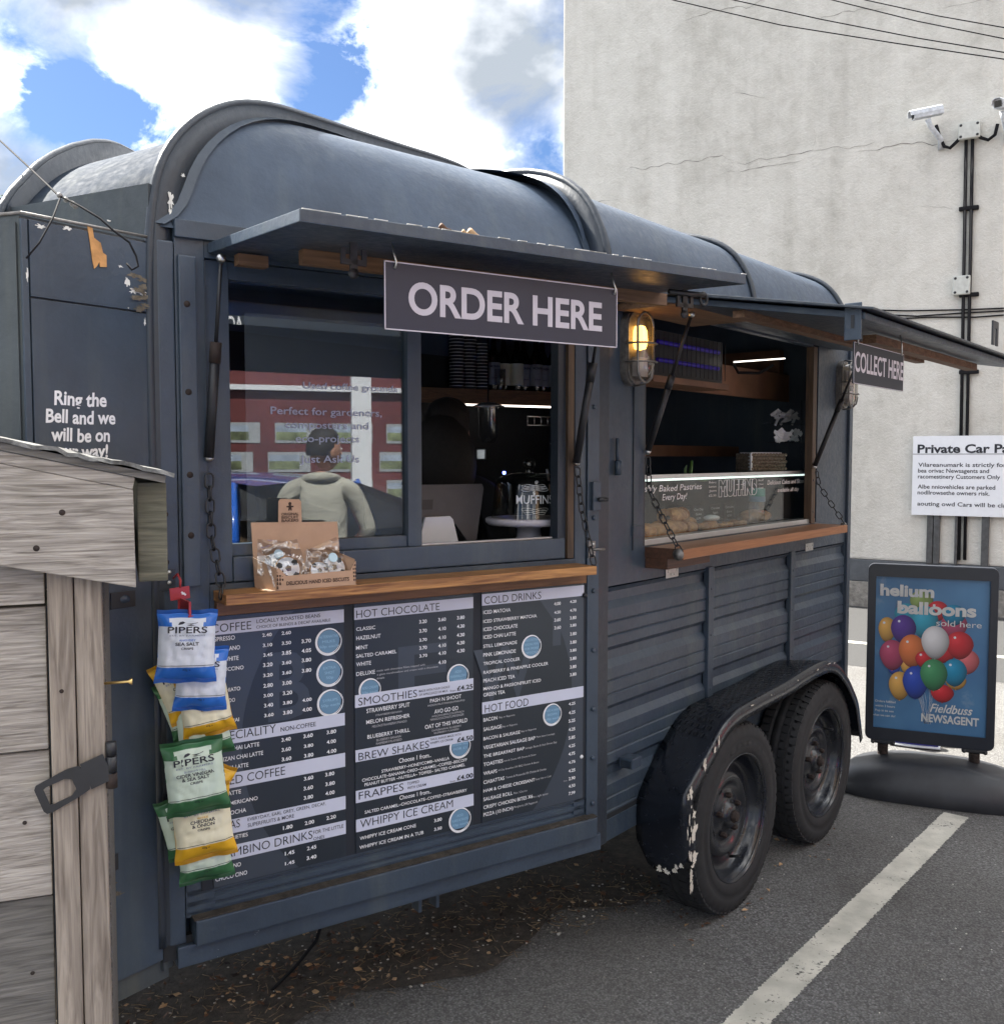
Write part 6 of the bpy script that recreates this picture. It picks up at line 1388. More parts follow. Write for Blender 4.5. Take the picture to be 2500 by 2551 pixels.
# blue car and silver car
def car(name, label, T, col_, L_=4.1):
    c = thing(name, label, 'car', tuple(T.translation)); 
    prof_ = [(-2.05, .45, .78, .35), (-1.95, .78, .82, .3), (-1.7, .86, .84, .22), (-1.1, .95, .85, .2), (-.9, .97, .85, .2), (1.1, .98, .85, .2), (1.75, .95, .83, .24), (2.0, .85, .80, .32), (2.06, .6, .74, .38)]
    mb = MB()
    def bf(a, b):
        x, ztop, hw, zb = prof_[round(a*8)]; th = math.pi*b; y = -hw*math.cos(th)*(abs(math.cos(th))**-.35 if abs(math.cos(th)) > .05 else 1); y = max(-hw, min(hw, y)); z = zb+(ztop-zb)*min(1, math.sin(th)**.45 if math.sin(th) > 0 else 0); return (x, y, z)
    mb.grid(bf, 8, 20, T); mb.build('body', col_, c, fix=False); MB().box(-1.9, 1.95, -.75, .75, .2, .4, T).build('underside', 'black metal', c)
    cab = [(-1.15, .93), (-.45, 1.40), (.2, 1.47), (1.1, 1.44), (1.7, 1.25), (1.95, .92)]
    g = MB(); vs = []
    for x, z in cab: k = (z-.92)/.55; vs += [(x, -.80+.16*k, z), (x, .80-.16*k, z)]
    n = len(cab); g.add(vs, [(2*i, 2*i+1, 2*i+3, 2*i+2) for i in range(n-1)]+[tuple(2*i for i in range(n)), tuple(2*i+1 for i in reversed(range(n)))], T); g.build('window_glass', 'car glass', c, fix=False)
    rfm = MB(); rfm.grid(lambda a, b: (-.45+a*1.75, (b-.5)*1.22, 1.42+.06*math.sin(math.pi*a)+.02*math.sin(math.pi*b)), 8, 6, T); rfm.build('roof', col_, c, fix=False)
    for s in (-1, 1):
        for (x0, z0, x1, z1) in ((-1.15, .93, -.45, 1.42), (.15, .95, .2, 1.46), (1.3, .95, 1.15, 1.43)): q = MB(); q.tube([(x0, s*.81, z0), (x1, s*.66, z1)], .035, 6, T); q.build('pillar', col_, c)
        for x in (-1.3, 1.3): w_ = MB(); w_.lathe([(.0001, .02), (.2, .03), (.22, .05), (.30, .06), (.32, .02), (.32, -.14), (.0001, -.14)], 28, T @ Matrix.Translation((x, s*.78, .32)) @ Matrix.Rotation(R(-90*s), 4, 'X')); w_.build('wheel', 'rubber', c)
        l_ = MB(); l_.box(1.86, 2.03, s*.76-.1, s*.76+.08, .72, .98, T); l_.build('tail_light', 'tail lamp', c, bevel=.02)
        l_ = MB(); l_.box(-2.04, -1.85, s*.62-.12, s*.62+.12, .6, .74, T); l_.build('headlight', 'aluminium', c, bevel=.02)
    return c
cc_ = opp(600, 6.6); dv = (opp(700, 6.4)-opp(500, 6.8)).normalized()
TC = Matrix.Translation((cc_.x, cc_.y, 0)) @ Matrix.Rotation(math.atan2(dv.y, dv.x), 4, 'Z') @ Matrix.Translation((-1.3, 0, 0))
car('parked_car', 'blue hatchback with lit tail lights, seen reflected in the sash window', TC, 'car blue')
q = F2(1.5, 0, 4.2); car('parked_car', 'silver car standing opposite the right hatch, seen reflected in the counter glass', Matrix.Translation((q.x, q.y, 0)) @ Matrix.Rotation(YD2+.1, 4, 'Z'), 'silver car')
# ================================================================= RENDERED BUILDING
m = NM('smooth shaded tarmac'); m.col(m.ramp(m.noise(60, 6, .7), [(.35, .032), (.65, .05)])).set(.8); m.bump(m.noise(200, 4), .3, .003)  # fine tarmac, coloured darker to stand in for the building's shade on it
mb = MB(); mb.add([FB(-12, .002, .06), FB(14, .002, .06), FB(14, .002, 3.25), FB(-12, .002, 3.1)], [(0, 1, 2, 3)]); mb.build('road', 'smooth shaded tarmac', fix=False, kind='structure')

bd = thing('rendered_building', 'tall windowless building with a pale cracked rendered wall', 'building', tuple(FB(0, 0)))
TB = FB.T()
def bp(mb, n, m, par=None, **k): return mb.build(n, m, par or bd, **k)
bp(MB().box(-3.74, 11, .505, 7.6, -9, 0, TB), 'wall', 'pale render', bevel=.02); bp(MB().box(-3.74, 11, .27, .504, -9, .03, TB), 'plinth', 'dark plinth paint', bevel=.01); bp(MB().box(-3.74, 11, -.1, .269, -9, .06, TB), 'footing', 'rough concrete', bevel=.01)
def crack(pts, n, sd_, amp=.05, wd=.0045):
    random.seed(sd_); P = []
    for i in range(len(pts)-1):
        a = Vector((*pts[i], 0)); b = Vector((*pts[i+1], 0)); k = max(2, int((b-a).length/.05))
        for j in range(k): P.append(a.lerp(b, j/k)+Vector((random.uniform(-.4, .4)*amp*.3, amp*noise.noise((i*3+j*.35, sd_, 0)), 0)))
    vs = []
    for i, p in enumerate(P):
        w_ = wd*random.uniform(.2, 1)*min(1, (i+1)/6, (len(P)-i)/6); vs += [(p.x, p.y-w_, .003), (p.x, p.y+w_, .003)]
    return vs, [(2*i, 2*i+1, 2*i+3, 2*i+2) for i in range(len(P)-1)]
CR = [[(-2.861, 5.072), (-2.17, 5.036), (-1.659, 5.042), (-1.564, 4.979), (-1.47, 4.817)], [(-1.595, 4.925), (-0.992, 4.914), (-0.648, 4.931), (-0.605, 5.035), (-0.654, 5.24)], [(-0.648, 4.931), (-0.206, 4.895), (0.112, 4.884)], [(-0.205, 4.829), (0.216, 4.839), (0.67, 4.787), (0.912, 4.787)], [(-1.667, 5.65), (-1.513, 5.719), (-1.3, 5.636), (-1.12, 5.577)], [(-2.654, 5.139), (-2.504, 5.151)], [(-2.188, 6.661), (-1.618, 6.671), (-1.137, 6.616)], [(-0.672, 6.246), (-0.561, 6.319), (-0.234, 6.295), (0.134, 6.269)], [(0.59, 6.131), (1.161, 6.092)], [(-0.745, 5.633), (-0.69, 5.694)], [(-1.766, 3.625), (-1.27, 3.654), (-0.855, 3.669)], [(0.435, 4.189), (0.833, 4.108)], [(-1.656, 4.835), (-1.228, 4.837), (-0.59, 4.837)], [(-3.456, 4.774), (-2.915, 4.729)], [(0.564, 2.944), (0.264, 2.637), (0.058, 2.426)]]
mb = MB()
for i, P in enumerate(CR):
    vs, fs = crack(P, 0, i); mb.add(vs, fs, TB)
bp(mb, 'plaster_crack', 'plaster crack', fix=False, kind='stuff')
# thin cables clipped along the wall
mb = MB(); W0 = [[(-0.064, 3.167), (0.357, 3.122), (0.906, 3.088), (1.258, 3.074)], [(-0.01, 3.118), (0.461, 3.059), (0.907, 3.056), (1.258, 3.048)], [(0.203, 3.046), (0.562, 3.04), (1.004, 3.006), (1.259, 3.007)]]
wc = thing('wall_cables', 'thin black cables clipped in a loose row along the rendered wall', 'cable', tuple(FB(.5, 3.1)))
for P in W0: t_ = MB(); t_.tube([FB(u, z, .015) for u, z in P], .008, 6); t_.build('cable', 'cable black', wc)
# conduits with clips and boxes
cd = thing('cable_conduit', 'pair of thin black conduits running down the rendered wall from the camera box', 'conduit', tuple(FB(.9, .5)))
for (a, b) in [((0.879, 4.777), (0.914, 0.555)), ((0.937, 4.767), (0.968, 0.558))]: t_ = MB(); t_.tube([FB(a[0], a[1], .03), FB(b[0], b[1], .03)], .017, 8); t_.build('conduit', 'cable black', cd)
for y in [(0.92, 4.091), (0.941, 3.232), (0.982, 1.6), (0.96, 2.461)]:
    MB().box(y[0]-.09, y[0]+.09, y[1]-.02, y[1]+.02, .0, .05, TB).build('conduit_clip', 'cable black', cd, bevel=.008)
simple('conduit grey', (.06, .062, .065), .6, var=.4)
pp = thing('drain_pipes', 'three broad dark pipes below the car park notice', 'pipe', tuple(FB(.8, .5)))
for x in (1764, 1778, 1811, 1867): pass
for (u, w_) in [(0.635, 0.03), (0.7, 0.03), (0.884, 0.014), (1.151, 0.035)]: MB().box(u-w_, u+w_, .5, 1.15, .0, .05, TB).build('pipe', 'conduit grey', pp, bevel=.01)
def jbox(u, z, w_, h, label):
    j = MB().box(-w_/2, w_/2, -h/2, h/2, 0, .09, FB.T(u, z)); o = j.build('junction_box', 'grey plastic', bevel=.012, origin=tuple(FB(u, z, 0))); tag(o, label, 'junction box')
    for sx in (-1, 1):
        for sy in (-1, 1): q = MB(); q.lathe([(.0001, .005), (.012, .004), (.014, 0)], 8, FB.T(u+sx*(w_/2-.025), z+sy*(h/2-.025), .09)); q.build('screw', 'black metal', o)
jb = [(0.911, 4.844), (0.876, 3.327)]
jbox(jb[0][0], jb[0][1], .20, .16, 'grey junction box high on the wall between the two security cameras'); jbox(jb[1][0], jb[1][1], .16, .19, 'grey junction box on the conduits just above the right hatch flap')
def cctv(u, z, yaw, tilt, label, mir=1):
    c = thing('security_camera', label, 'security camera', tuple(FB(u, z))); T = FB.T(u, z+.05, .24, yaw=yaw) @ Matrix.Rotation(tilt, 4, 'X') @ Matrix.Scale(.74, 4)
    b = MB(); b.prism([(-.055, -.05), (.055, -.05), (.065, 0), (.055, .05), (.03, .068), (-.03, .068), (-.055, .05), (-.065, 0)], -.20, .19, T); b.build('housing', 'cctv white', c, bevel=.006)
    h = MB(); h.prism([(-.068, .0), (-.058, .056), (-.032, .076), (.032, .076), (.058, .056), (.068, 0), (.062, 0), (.052, .05), (.03, .069), (-.03, .069), (-.052, .05), (-.062, 0)], -.19, .235, T); h.build('sun_hood', 'cctv white', c)
    l = MB(); l.box(-.045, .045, -.035, .045, .19, .194, T); l.build('lens_window', 'car glass', c)
    a = MB(); a.tube([FB(u, z+.0, .22), FB(u+.02*mir, z-.06, .20), FB(u+.10*mir, z-.17, .06), FB(u+.10*mir, z-.25, .0)], [.03, .025, .028, .035], 8); a.build('bracket', 'cctv white', c)
    return c
c1 = (0.577, 4.998); c2 = (1.217, 4.982)
cctv(c1[0]-.03, c1[1]-.02, R(-62), R(10), 'left security camera pointing left, on a white wall bracket', 1); cctv(c2[0]+.0, c2[1]-.05, R(-10), R(12), 'right security camera facing the street, at the edge of the view', .3)
t_ = MB()
for P in [[(0.602, 4.956), (0.635, 4.835), (0.681, 4.733), (0.736, 4.708), (0.793, 4.756), (0.854, 4.818)], [(0.959, 4.815), (1.018, 4.758), (1.08, 4.727), (1.139, 4.767), (1.16, 4.866)]]: t_.tube([FB(u, z, .05) for u, z in P], .017, 8)
o_ = t_.build('camera_cable', 'cable black', origin=tuple(FB(.9, 4.8))); tag(o_, 'thick black looped cables joining the cameras to their box', 'cable')
# car park notice
n0 = [(0.458, 1.819), (0.466, 1.005)]
TN = FB.T(n0[0][0], n0[1][1], .06); hN = n0[0][1]-n0[1][1]; wN = 1.15
b = MB().box(0, wN, 0, hN, 0, .01, TN).build('car_park_sign', 'white paint', bevel=.003, origin=tuple(FB(n0[0][0], n0[1][1], .06))); tag(b, 'white Private Car Park notice fixed to the rendered wall', 'sign')
t_ = MB(); k = hN/148
txt(t_, 'Private Car Park', TN, .045, hN-31*k, .045+.985, 15*k, bold=.03, o=.012)
t_.box(0, wN, hN-34*k, hN-33*k, .0102, .0115, TN)
for s, y, x1 in (('Vilareanumark is strictly for use', 57, .93), ('bea orivac Newsagents and', 68, .66), ('racomestinery Customers Only', 79, .76), ('Albe nniovehicles are parked', 98, .72), ('nodllrowsethe owners risk.', 109, .67), ('aouting owd Cars will be clamped', 130, .98)):
    txt(t_, s, TN, .055, hN-y*k, .055+x1, 7.4*k, bold=.012, o=.012)
t_.build('sign_lettering', 'menu text dark', b, fix=False, kind='stuff')
# overhead wires crossing in front of the wall
oh = thing('overhead_wires', 'four thin overhead wires sagging across the top right of the wall', 'wire', (3, 8, 6))
for P in [[(0.705, 9.0, 6.005), (1.487, 8.6, 5.552), (2.299, 8.2, 5.169), (3.101, 7.8, 4.854), (3.748, 7.4, 4.572), (4.883, 6.8, 4.197)], [(1.208, 9.2, 6.065), (2.058, 8.8, 5.644), (2.711, 8.4, 5.3), (3.35, 8.0, 4.979), (3.848, 7.6, 4.703), (5.025, 7.0, 4.291)], [(2.085, 9.2, 6.088), (2.93, 8.8, 5.644), (3.431, 8.2, 5.199), (3.946, 7.8, 4.89), (5.023, 7.0, 4.346)], [(2.376, 9.2, 6.112), (3.224, 8.8, 5.644), (3.604, 8.2, 5.241), (3.944, 7.8, 4.975), (5.02, 7.0, 4.418)]]: t_ = MB(); t_.tube(P, .0045, 6); t_.build('wire', 'cable black', oh)
nw = thing('nose_cable', 'twisted cable tied to the nose of the trailer and running up to the left', 'cable', (-0.943, 2.1, 2.157))
for P, r_ in [([(-1.62, 3.0, 2.652), (-1.323, 2.6, 2.435), (-1.098, 2.3, 2.271), (-0.939, 2.08, 2.155), (-0.869, 2.02, 2.117), (-0.818, 2.0, 2.086), (-0.788, 1.99, 2.06), (-0.756, 1.99, 2.036), (-0.743, 1.99, 2.009), (-0.739, 1.99, 1.988), (-0.75, 1.985, 1.98), (-0.761, 1.985, 1.993)], 0.0022), ([(-0.929, 2.07, 2.149), (-0.906, 1.98, 2.081), (-0.905, 1.92, 2.021), (-0.922, 1.9, 1.986)], 0.002)]: t_ = MB(); t_.tube(P, r_, 6); t_.build('cable', 'cable black', nw)
t_ = MB()
for P in [(-0.931, 2.07, 2.151), (-0.918, 2.07, 2.142), (-0.905, 2.07, 2.134), (-0.899, 2.07, 2.129)]: t_.sphere(P, .006)
t_.build('taped_joint', 'white paint' if 0 else 'grey cast metal', nw)
# ================================================================= PAVEMENT SIGN
ps = thing('pavement_sign', 'black framed helium balloons pavement sign on a moulded base', 'pavement sign', tuple(FA(0, 0)))
Rz = Matrix.Rotation(0, 4, 'Z')
def rrect(x0, x1, y0, y1, r_, n=5):
    P = []
    for cx_, cy_, a in ((x1-r_, y1-r_, 0), (x0+r_, y1-r_, 90), (x0+r_, y0+r_, 180), (x1-r_, y0+r_, 270)): P += [(cx_+r_*math.cos(R(a+90*i/n)), cy_+r_*math.sin(R(a+90*i/n))) for i in range(n+1)]
    return P
TA_ = FA.T(.04, 0, 0)
ou = rrect(-.282, .282, .232, 1.09, .03); inn_ = rrect(-.248, .248, .290, 1.032, .004)
mb = MB(); n = len(ou); vs = [(x, y, z) for z in (-.02, .02) for x, y in ou]+[(x, y, z) for z in (-.02, .02) for x, y in inn_]
fs = [(i, (i+1) % n, n+(i+1) % n, n+i) for i in range(n)]+[(2*n+i, 2*n+(i+1) % n, 3*n+(i+1) % n, 3*n+i) for i in range(n)]+[(n+i, n+(i+1) % n, 3*n+(i+1) % n, 3*n+i) for i in range(n)]+[(i, (i+1) % n, 2*n+(i+1) % n, 2*n+i) for i in range(n)]
mb.add(vs, fs, TA_); mb.build('sign_frame', 'poster frame', ps, bevel=.003)
po = MB().box(-.2485, .2485, .2895, 1.0325, -.016, .006, TA_).build('poster', 'poster sky', ps)
gx = lambda X: (X-600)/ (985-195)*.497     # poster horizontal from the crop
BL = [('olive', 535, 370, 82, 82), ('sky', 430, 470, 85, 85), ('red', 650, 440, 75, 72), ('sky', 560, 520, 95, 120), ('pink', 765, 545, 90, 95), ('teal', 760, 470, 80, 75), ('gold', 295, 580, 62, 92), ('violet', 412, 575, 90, 105), ('red', 690, 740, 95, 80), ('salmon', 860, 810, 82, 88), ('red', 805, 690, 95, 100), ('blue', 350, 870, 45, 50), ('gold', 440, 850, 40, 60), ('pink', 338, 770, 92, 112), ('orange', 475, 735, 93, 120), ('red', 560, 800, 60, 60), ('white', 637, 670, 97, 120), ('gold', 395, 1000, 78, 105), ('gold', 785, 955, 72, 62), ('red', 695, 1050, 80, 65), ('blue', 505, 970, 90, 120), ('teal', 775, 890, 85, 100), ('green', 632, 910, 95, 115)]
for k, (c_, X, Y, rx, ry) in enumerate(BL):
    sx = .497/790; sz = .742/1150; tk = (1+(X-195)/790*.0)
    cx_ = -.2485+(X-205)*sx*.99; cz_ = 1.0325-(Y-175-(X-195)*.055)*sz; b = MB(); n = 30; o = .0064+k*.0003
    ink = BC[c_]; cols = []; hx, hz = cx_-rx*sx*.32, cz_+ry*sz*.38
    def edge(a, kk):
        y = math.sin(a); xx = rx*sx*math.cos(a)*(1+.16*y if y < 0 else 1); yy = ry*sz*y*(1.08 if y < 0 else .97); return (cx_+xx*kk, min(1.03, cz_+yy*kk), o)
    RG = [0, .25, .45, .65, .8, .9, 1.0]; P = [edge(0, 0)]+[edge(2*math.pi*i/n, kk) for kk in RG[1:] for i in range(n)]
    for (x, y, _) in P:
        d = math.hypot((x-hx)/(rx*sx), (y-hz)/(ry*sz)); rim_ = math.hypot((x-cx_)/(rx*sx), (y-cz_)/(ry*sz)); g_ = 1.45-.62*min(1.6, d)**1.1-.22*rim_**4; cols += [min(.8, max(0, v*g_)+.05*max(0, .5-d)) for v in ink]+[1]
    b.add(P, [(0, i+1, (i+1) % n+1) for i in range(n)]+[(1+q_*n+i, 1+(q_+1)*n+i, 1+(q_+1)*n+(i+1) % n, 1+q_*n+(i+1) % n) for q_ in range(len(RG)-2) for i in range(n)], TA_, 'balloon artwork')
    b.add([(cx_-rx*sx*.35+.006*math.cos(a), cz_+ry*sz*.5+.006*math.sin(a), o+.0001) for a in [2*math.pi*i/10 for i in range(10)]], [tuple(range(10))], TA_, 'balloon print glint') if c_ not in ('white',) else None
    b.add([(cx_-.004, cz_-ry*sz*1.12, o), (cx_+.004, cz_-ry*sz*1.12, o), (cx_, cz_-ry*sz*1.03, o)], [(0, 1, 2)], TA_, 'balloon print '+c_)
    ob_ = b.build('printed_balloon', None, po, fix=False); ca = ob_.data.color_attributes.new('ink', 'FLOAT_COLOR', 'POINT'); cols += [ink[0]*.6, ink[1]*.6, ink[2]*.6, 1]*(len(ob_.data.vertices)-len(cols)//4); ca.data.foreach_set('color', cols)
t_ = MB(); random.seed(6)
for k in range(12): x = -.02+random.uniform(-.05, .05); t_.tube([(x*1.2, .56+random.uniform(-.04, .03), .0068), (x*.6-.0+random.uniform(-.01, .01), .44, .0068), (-.01+random.uniform(-.02, .02), .33, .0068)], .0005, 4, TA_)
t_.build('printed_string', 'balloon print glint', po, kind='stuff')
t_ = MB()
simple('poster white', (.62, .64, .62), .4)
def pt(s, X0, Y0, X1, cap, bold, shear=0): 
    sx = .497/790*.99; sz = .742/1150; a = -.2485+(X0-205)*sx; b = -.2485+(X1-205)*sx; z = 1.0325-(Y0-175-(X0-195)*.055)*sz; txt(t_, s, TA_, a, z, b, cap*sz, bold=bold, shear=shear, o=.0142)
pt('helium', 240, 322, 622, 80, .04); pt('balloons', 366, 455, 912, 85, .04); pt('sold here', 640, 550, 950, 44, .0); pt('Fieldbuss', 610, 1190, 905, 62, .015, .35); pt('NEWSAGENT', 552, 1262, 950, 56, .03)
for s, y, a, b in (('Orders fulfilled', 1130, 220, 368), ('within 2 hours', 1165, 222, 364), ('Pop in to see', 1200, 222, 356), ('what we can do!', 1235, 204, 368)): pt(s, a, y, b, 16, .01)
t_.build('poster_lettering', 'poster white', po, fix=False, kind='stuff')
# springs, brackets and base
for x in (-.20, .20):
    T = FA.T(.04+x, 0, 0); sg = MB(); P = []
    for i in range(8*12+1): a = 2*math.pi*i/12; P.append((.021*math.cos(a), .150+.065*i/96, .021*math.sin(a)))
    sg.tube(P, .0045, 5, T); sg.build('spring', 'rust', ps); c_ = MB(); c_.lathe([(.0001, .148), (.017, .148), (.017, .22), (.0001, .22)], 12, T @ Matrix.Rotation(R(-90), 4, 'X')); c_.build('spring_core', 'black metal', ps); MB().box(-.055, .055, .216, .232, -.022, .022, T).build('spring_bracket', 'black metal', ps, bevel=.003)
    for s in (-1, 1): q = MB(); q.lathe([(.0001, .03), (.008, .028), (.009, .02), (.009, -.02)], 8, T @ Matrix.Translation((s*.045, .222, 0))); q.build('bracket_bolt', 'black metal', ps)
def basef(a, b):
    th = 2*math.pi*a; c, s = math.cos(th), math.sin(th); ex = abs(c)**.62*(1 if c > 0 else -1); ey = abs(s)**.75*(1 if s > 0 else -1)
    pr_ = [(1.0, 0), (1.03, .03), (1.0, .07), (.93, .105), (.82, .135), (.6, .152), (.3, .158), (0.001, .16)][round(b*7)]
    dip = 0
    x = .44*ex*pr_[0]; y = .2*ey*(pr_[0]**1.3); z = 1.12*pr_[1]*(1-.32*min(1, (abs(x)/.44)**3.0)*(pr_[0] > .2))
    return (x, z, y)
mb = MB(); mb.grid(basef, 56, 7, FA.T(.07, 0, .03)); bo = mb.build('moulded_base', 'plastic base', ps, fix=False)
for x in (-.16, .24): q = MB(); q.lathe([(.055, .135), (.045, .150), (.03, .156), (.0001, .157)], 20, FA.T(.04+(x if 0 else (-.20 if x < 0 else .20)), 0, 0) @ Matrix.Rotation(R(-90), 4, 'X')); q.build('base_boss', 'plastic base', bo)
q = MB(); q.lathe([(.0001, .166), (.012, .165), (.014, .158)], 14, FA.T(.0, 0, .02) @ Matrix.Rotation(R(-90), 4, 'X')); q.tube([(-.02, .165, .02), (.02, .165, .02)], .005, 6, FA.T()); q.build('filler_cap', 'black metal', bo)
q = MB(); q.sphere((.435, .085, .02), .06, FA.T(.05), sq=(.9, .55, 1.3)); q.build('hand_grip', 'black metal', bo)
# objects behind the sign: trainer with a sock, striped beach ball-like foil balloon
def pg(x, y, z=0): return Vector((0, 0, 0))
s0 = Vector((2.23, 5.3, 0.018)); s0.z = 0
sh_ = thing('trainer_shoe', 'blue trainer with a white sock seen under the pavement sign', 'shoe', tuple(s0))
T = Matrix.Translation(s0) @ Matrix.Rotation(R(-25), 4, 'Z')
q = MB(); q.grid(lambda a, b: (-.06+a*.24, .045*math.cos(2*math.pi*b)*(.75+.25*math.sin(math.pi*a)), .035+(.035+.03*(1-a))*math.sin(2*math.pi*b)*.8+.015*(1-a)), 12, 14, T); q.build('upper', 'shoe blue', sh_, fix=False)
q = MB(); q.grid(lambda a, b: (-.07+a*.26, .05*math.cos(2*math.pi*b)*(.75+.25*math.sin(math.pi*a)), .012+.012*math.sin(2*math.pi*b)), 12, 10, T); q.build('sole', 'white paint', sh_, fix=False)
q = MB(); q.lathe([(.04, .06), (.038, .12), (.045, .2), (.04, .21), (.0001, .21)], 16, T @ Matrix.Translation((-.02, 0, 0))); q.build('sock', 'paper white', sh_)
for k in range(3): q = MB(); q.tube([T @ Vector((.05+.03*k, -.03, .075-.012*k)), T @ Vector((.06+.03*k, .03, .075-.012*k))], .004, 6); q.build('lace', 'paper white', sh_)
bl0 = Vector((2.435, 5.5, -0.032)); bl0.z = 0
bb_ = MB(); 
def stripe(i, j): return ['balloon print red', 'packet cream', 'balloon print olive', 'balloon print teal'][i//3 % 4]
bb_.grid(lambda a, b: (.15*math.sin(math.pi*b)*math.cos(2*math.pi*a), .15*math.sin(math.pi*b)*math.sin(2*math.pi*a), .15+.15*math.cos(math.pi*b)), 24, 14, Matrix.Translation(bl0) @ Matrix.Rotation(R(50), 4, 'X') @ Matrix.Translation((0, 0, -.06)), mf=stripe)
o_ = bb_.build('striped_ball', None, origin=tuple(bl0)); tag(o_, 'red, green and cream striped ball on the ground behind the pavement sign', 'ball')
# ================================================================= TIMBER STORE
ts = thing('timber_store', 'weathered grey timber bin store with a sloping roof at the left edge', 'timber store', tuple(FS(-.2, 0)))
T4 = FS.T()
def tp_(mb, n, m, **k): return mb.build(n, m, ts, **k)
random.seed(4)
PLZ = [(1.385, 1.50), (1.168, 1.380), (.946, 1.163), (.745, .941), (.52, .74), (.30, .515), (.08, .295)]
for k, (z0, z1) in enumerate(PLZ):
    p = MB(); x0, x1 = -.75, -.040
    p.add([(x0, z0, -.028), (x1, z0, -.028), (x1, z1, -.028), (x0, z1, -.028), (x0, z0, -.004+.0), (x1, z0, -.004), (x1, z1, -.014), (x0, z1, -.014)], [(0, 3, 2, 1), (4, 5, 6, 7), (0, 1, 5, 4), (1, 2, 6, 5), (2, 3, 7, 6), (3, 0, 4, 7)], T4)
    tp_(p, 'plank', 'weathered dark plank' if k == 3 else 'weathered plank', bevel=.002)
tp_(MB().box(-.75, -.038, 1.378, 1.40, -.06, -.03, T4), 'batten', 'weathered green wood')
tp_(MB().box(-.036, -.0015, 0, 1.50, -.04, .006, T4), 'corner_post', 'weathered post wood', bevel=.002)
pr_ = FR(tuple(FS(0, 0, .0)), tuple(FS.d)); 
tp_(MB().box(.0, .038, 0, 1.50, -.05, .002, T4), 'corner_post', 'weathered post wood', bevel=.002)
tp_(MB().box(.038, .040, 0, 1.49, -.60, -.05, T4) , 'side_board', 'weathered dark plank')
FSl = Matrix.Translation(FS(.093, 1.485, 0)) @ FS.T().to_3x3().to_4x4() @ Matrix.Rotation(R(-12.6), 4, 'Z')
t_ = MB(); t_.prism([(-.85, -.078), (.010, -.078), (-.023, .064), (-.85, .064)], .008, .030, FSl); tp_(t_, 'fascia_board', 'weathered plank', bevel=.002)
tp_(MB().box(-.85, -.024, .0645, .082, .010, .030, FSl), 'fascia_strip', 'weathered plank', bevel=.001)
Fs2 = FR(tuple(FS(.093, 0, .029)), tuple(-FS.n)); tp_(MB().box(.090, .132, 1.412, 1.562, -.62, .004, T4), 'eaves_board', 'weathered green wood', bevel=.002)
tp_(MB().box(-.85, .018, .083, .0935, -.62, .034, FSl), 'roof_deck', 'weathered dark plank'); 
ft = MB(); random.seed(14)
nn = 60
vs = []
for i in range(nn+1):
    x = -.86+i*.889/nn; j = random.uniform(-.002, .004); vs += [(x, .0945, -.63), (x, .100+j*.4, -.63), (x, .100+j, .038+random.uniform(-.002, .003)), (x,   .094+j, .040+random.uniform(-.002, .003))]
ft.add(vs, [(4*i, 4*i+1, 4*i+5, 4*i+4) for i in range(nn)]+[(4*i+1, 4*i+2, 4*i+6, 4*i+5) for i in range(nn)]+[(4*i+2, 4*i+3, 4*i+7, 4*i+6) for i in range(nn)]+[(4*i+3, 4*i, 4*i+4, 4*i+7) for i in range(nn)], FSl); tp_(ft, 'roof_felt', 'felt edge')
for (x, y) in ((-.185, .012), (-.208, -.045)): q = MB(); q.lathe([(.0001, .001), (.0038, .001), (.0045, 0)], 12, FSl @ Matrix.Translation((x+.075, y, .0302))); tp_(q, 'rusty_nail', 'rust')
for (u, z) in ((-.02, 1.255), (-.075, 1.06), (-.07, .83)): q = MB(); q.lathe([(.0001, .001), (.0028, .001), (.0032, 0)], 10, FS.T(u, z, .0062 if u > -.03 else -.006)); tp_(q, 'rusty_nail', 'rust')
q = MB(); q.lathe([(.0001, 0), (.0022, 0), (.0022, .034), (.0055, .038), (.0055, .040), (.0001, .040)], 10, Matrix.Translation(FS(.038, 1.258, -.01)) @ Vector((0, 0, 1)).rotation_difference(FS.d).to_matrix().to_4x4()); tp_(q, 'protruding_screw', 'brass')
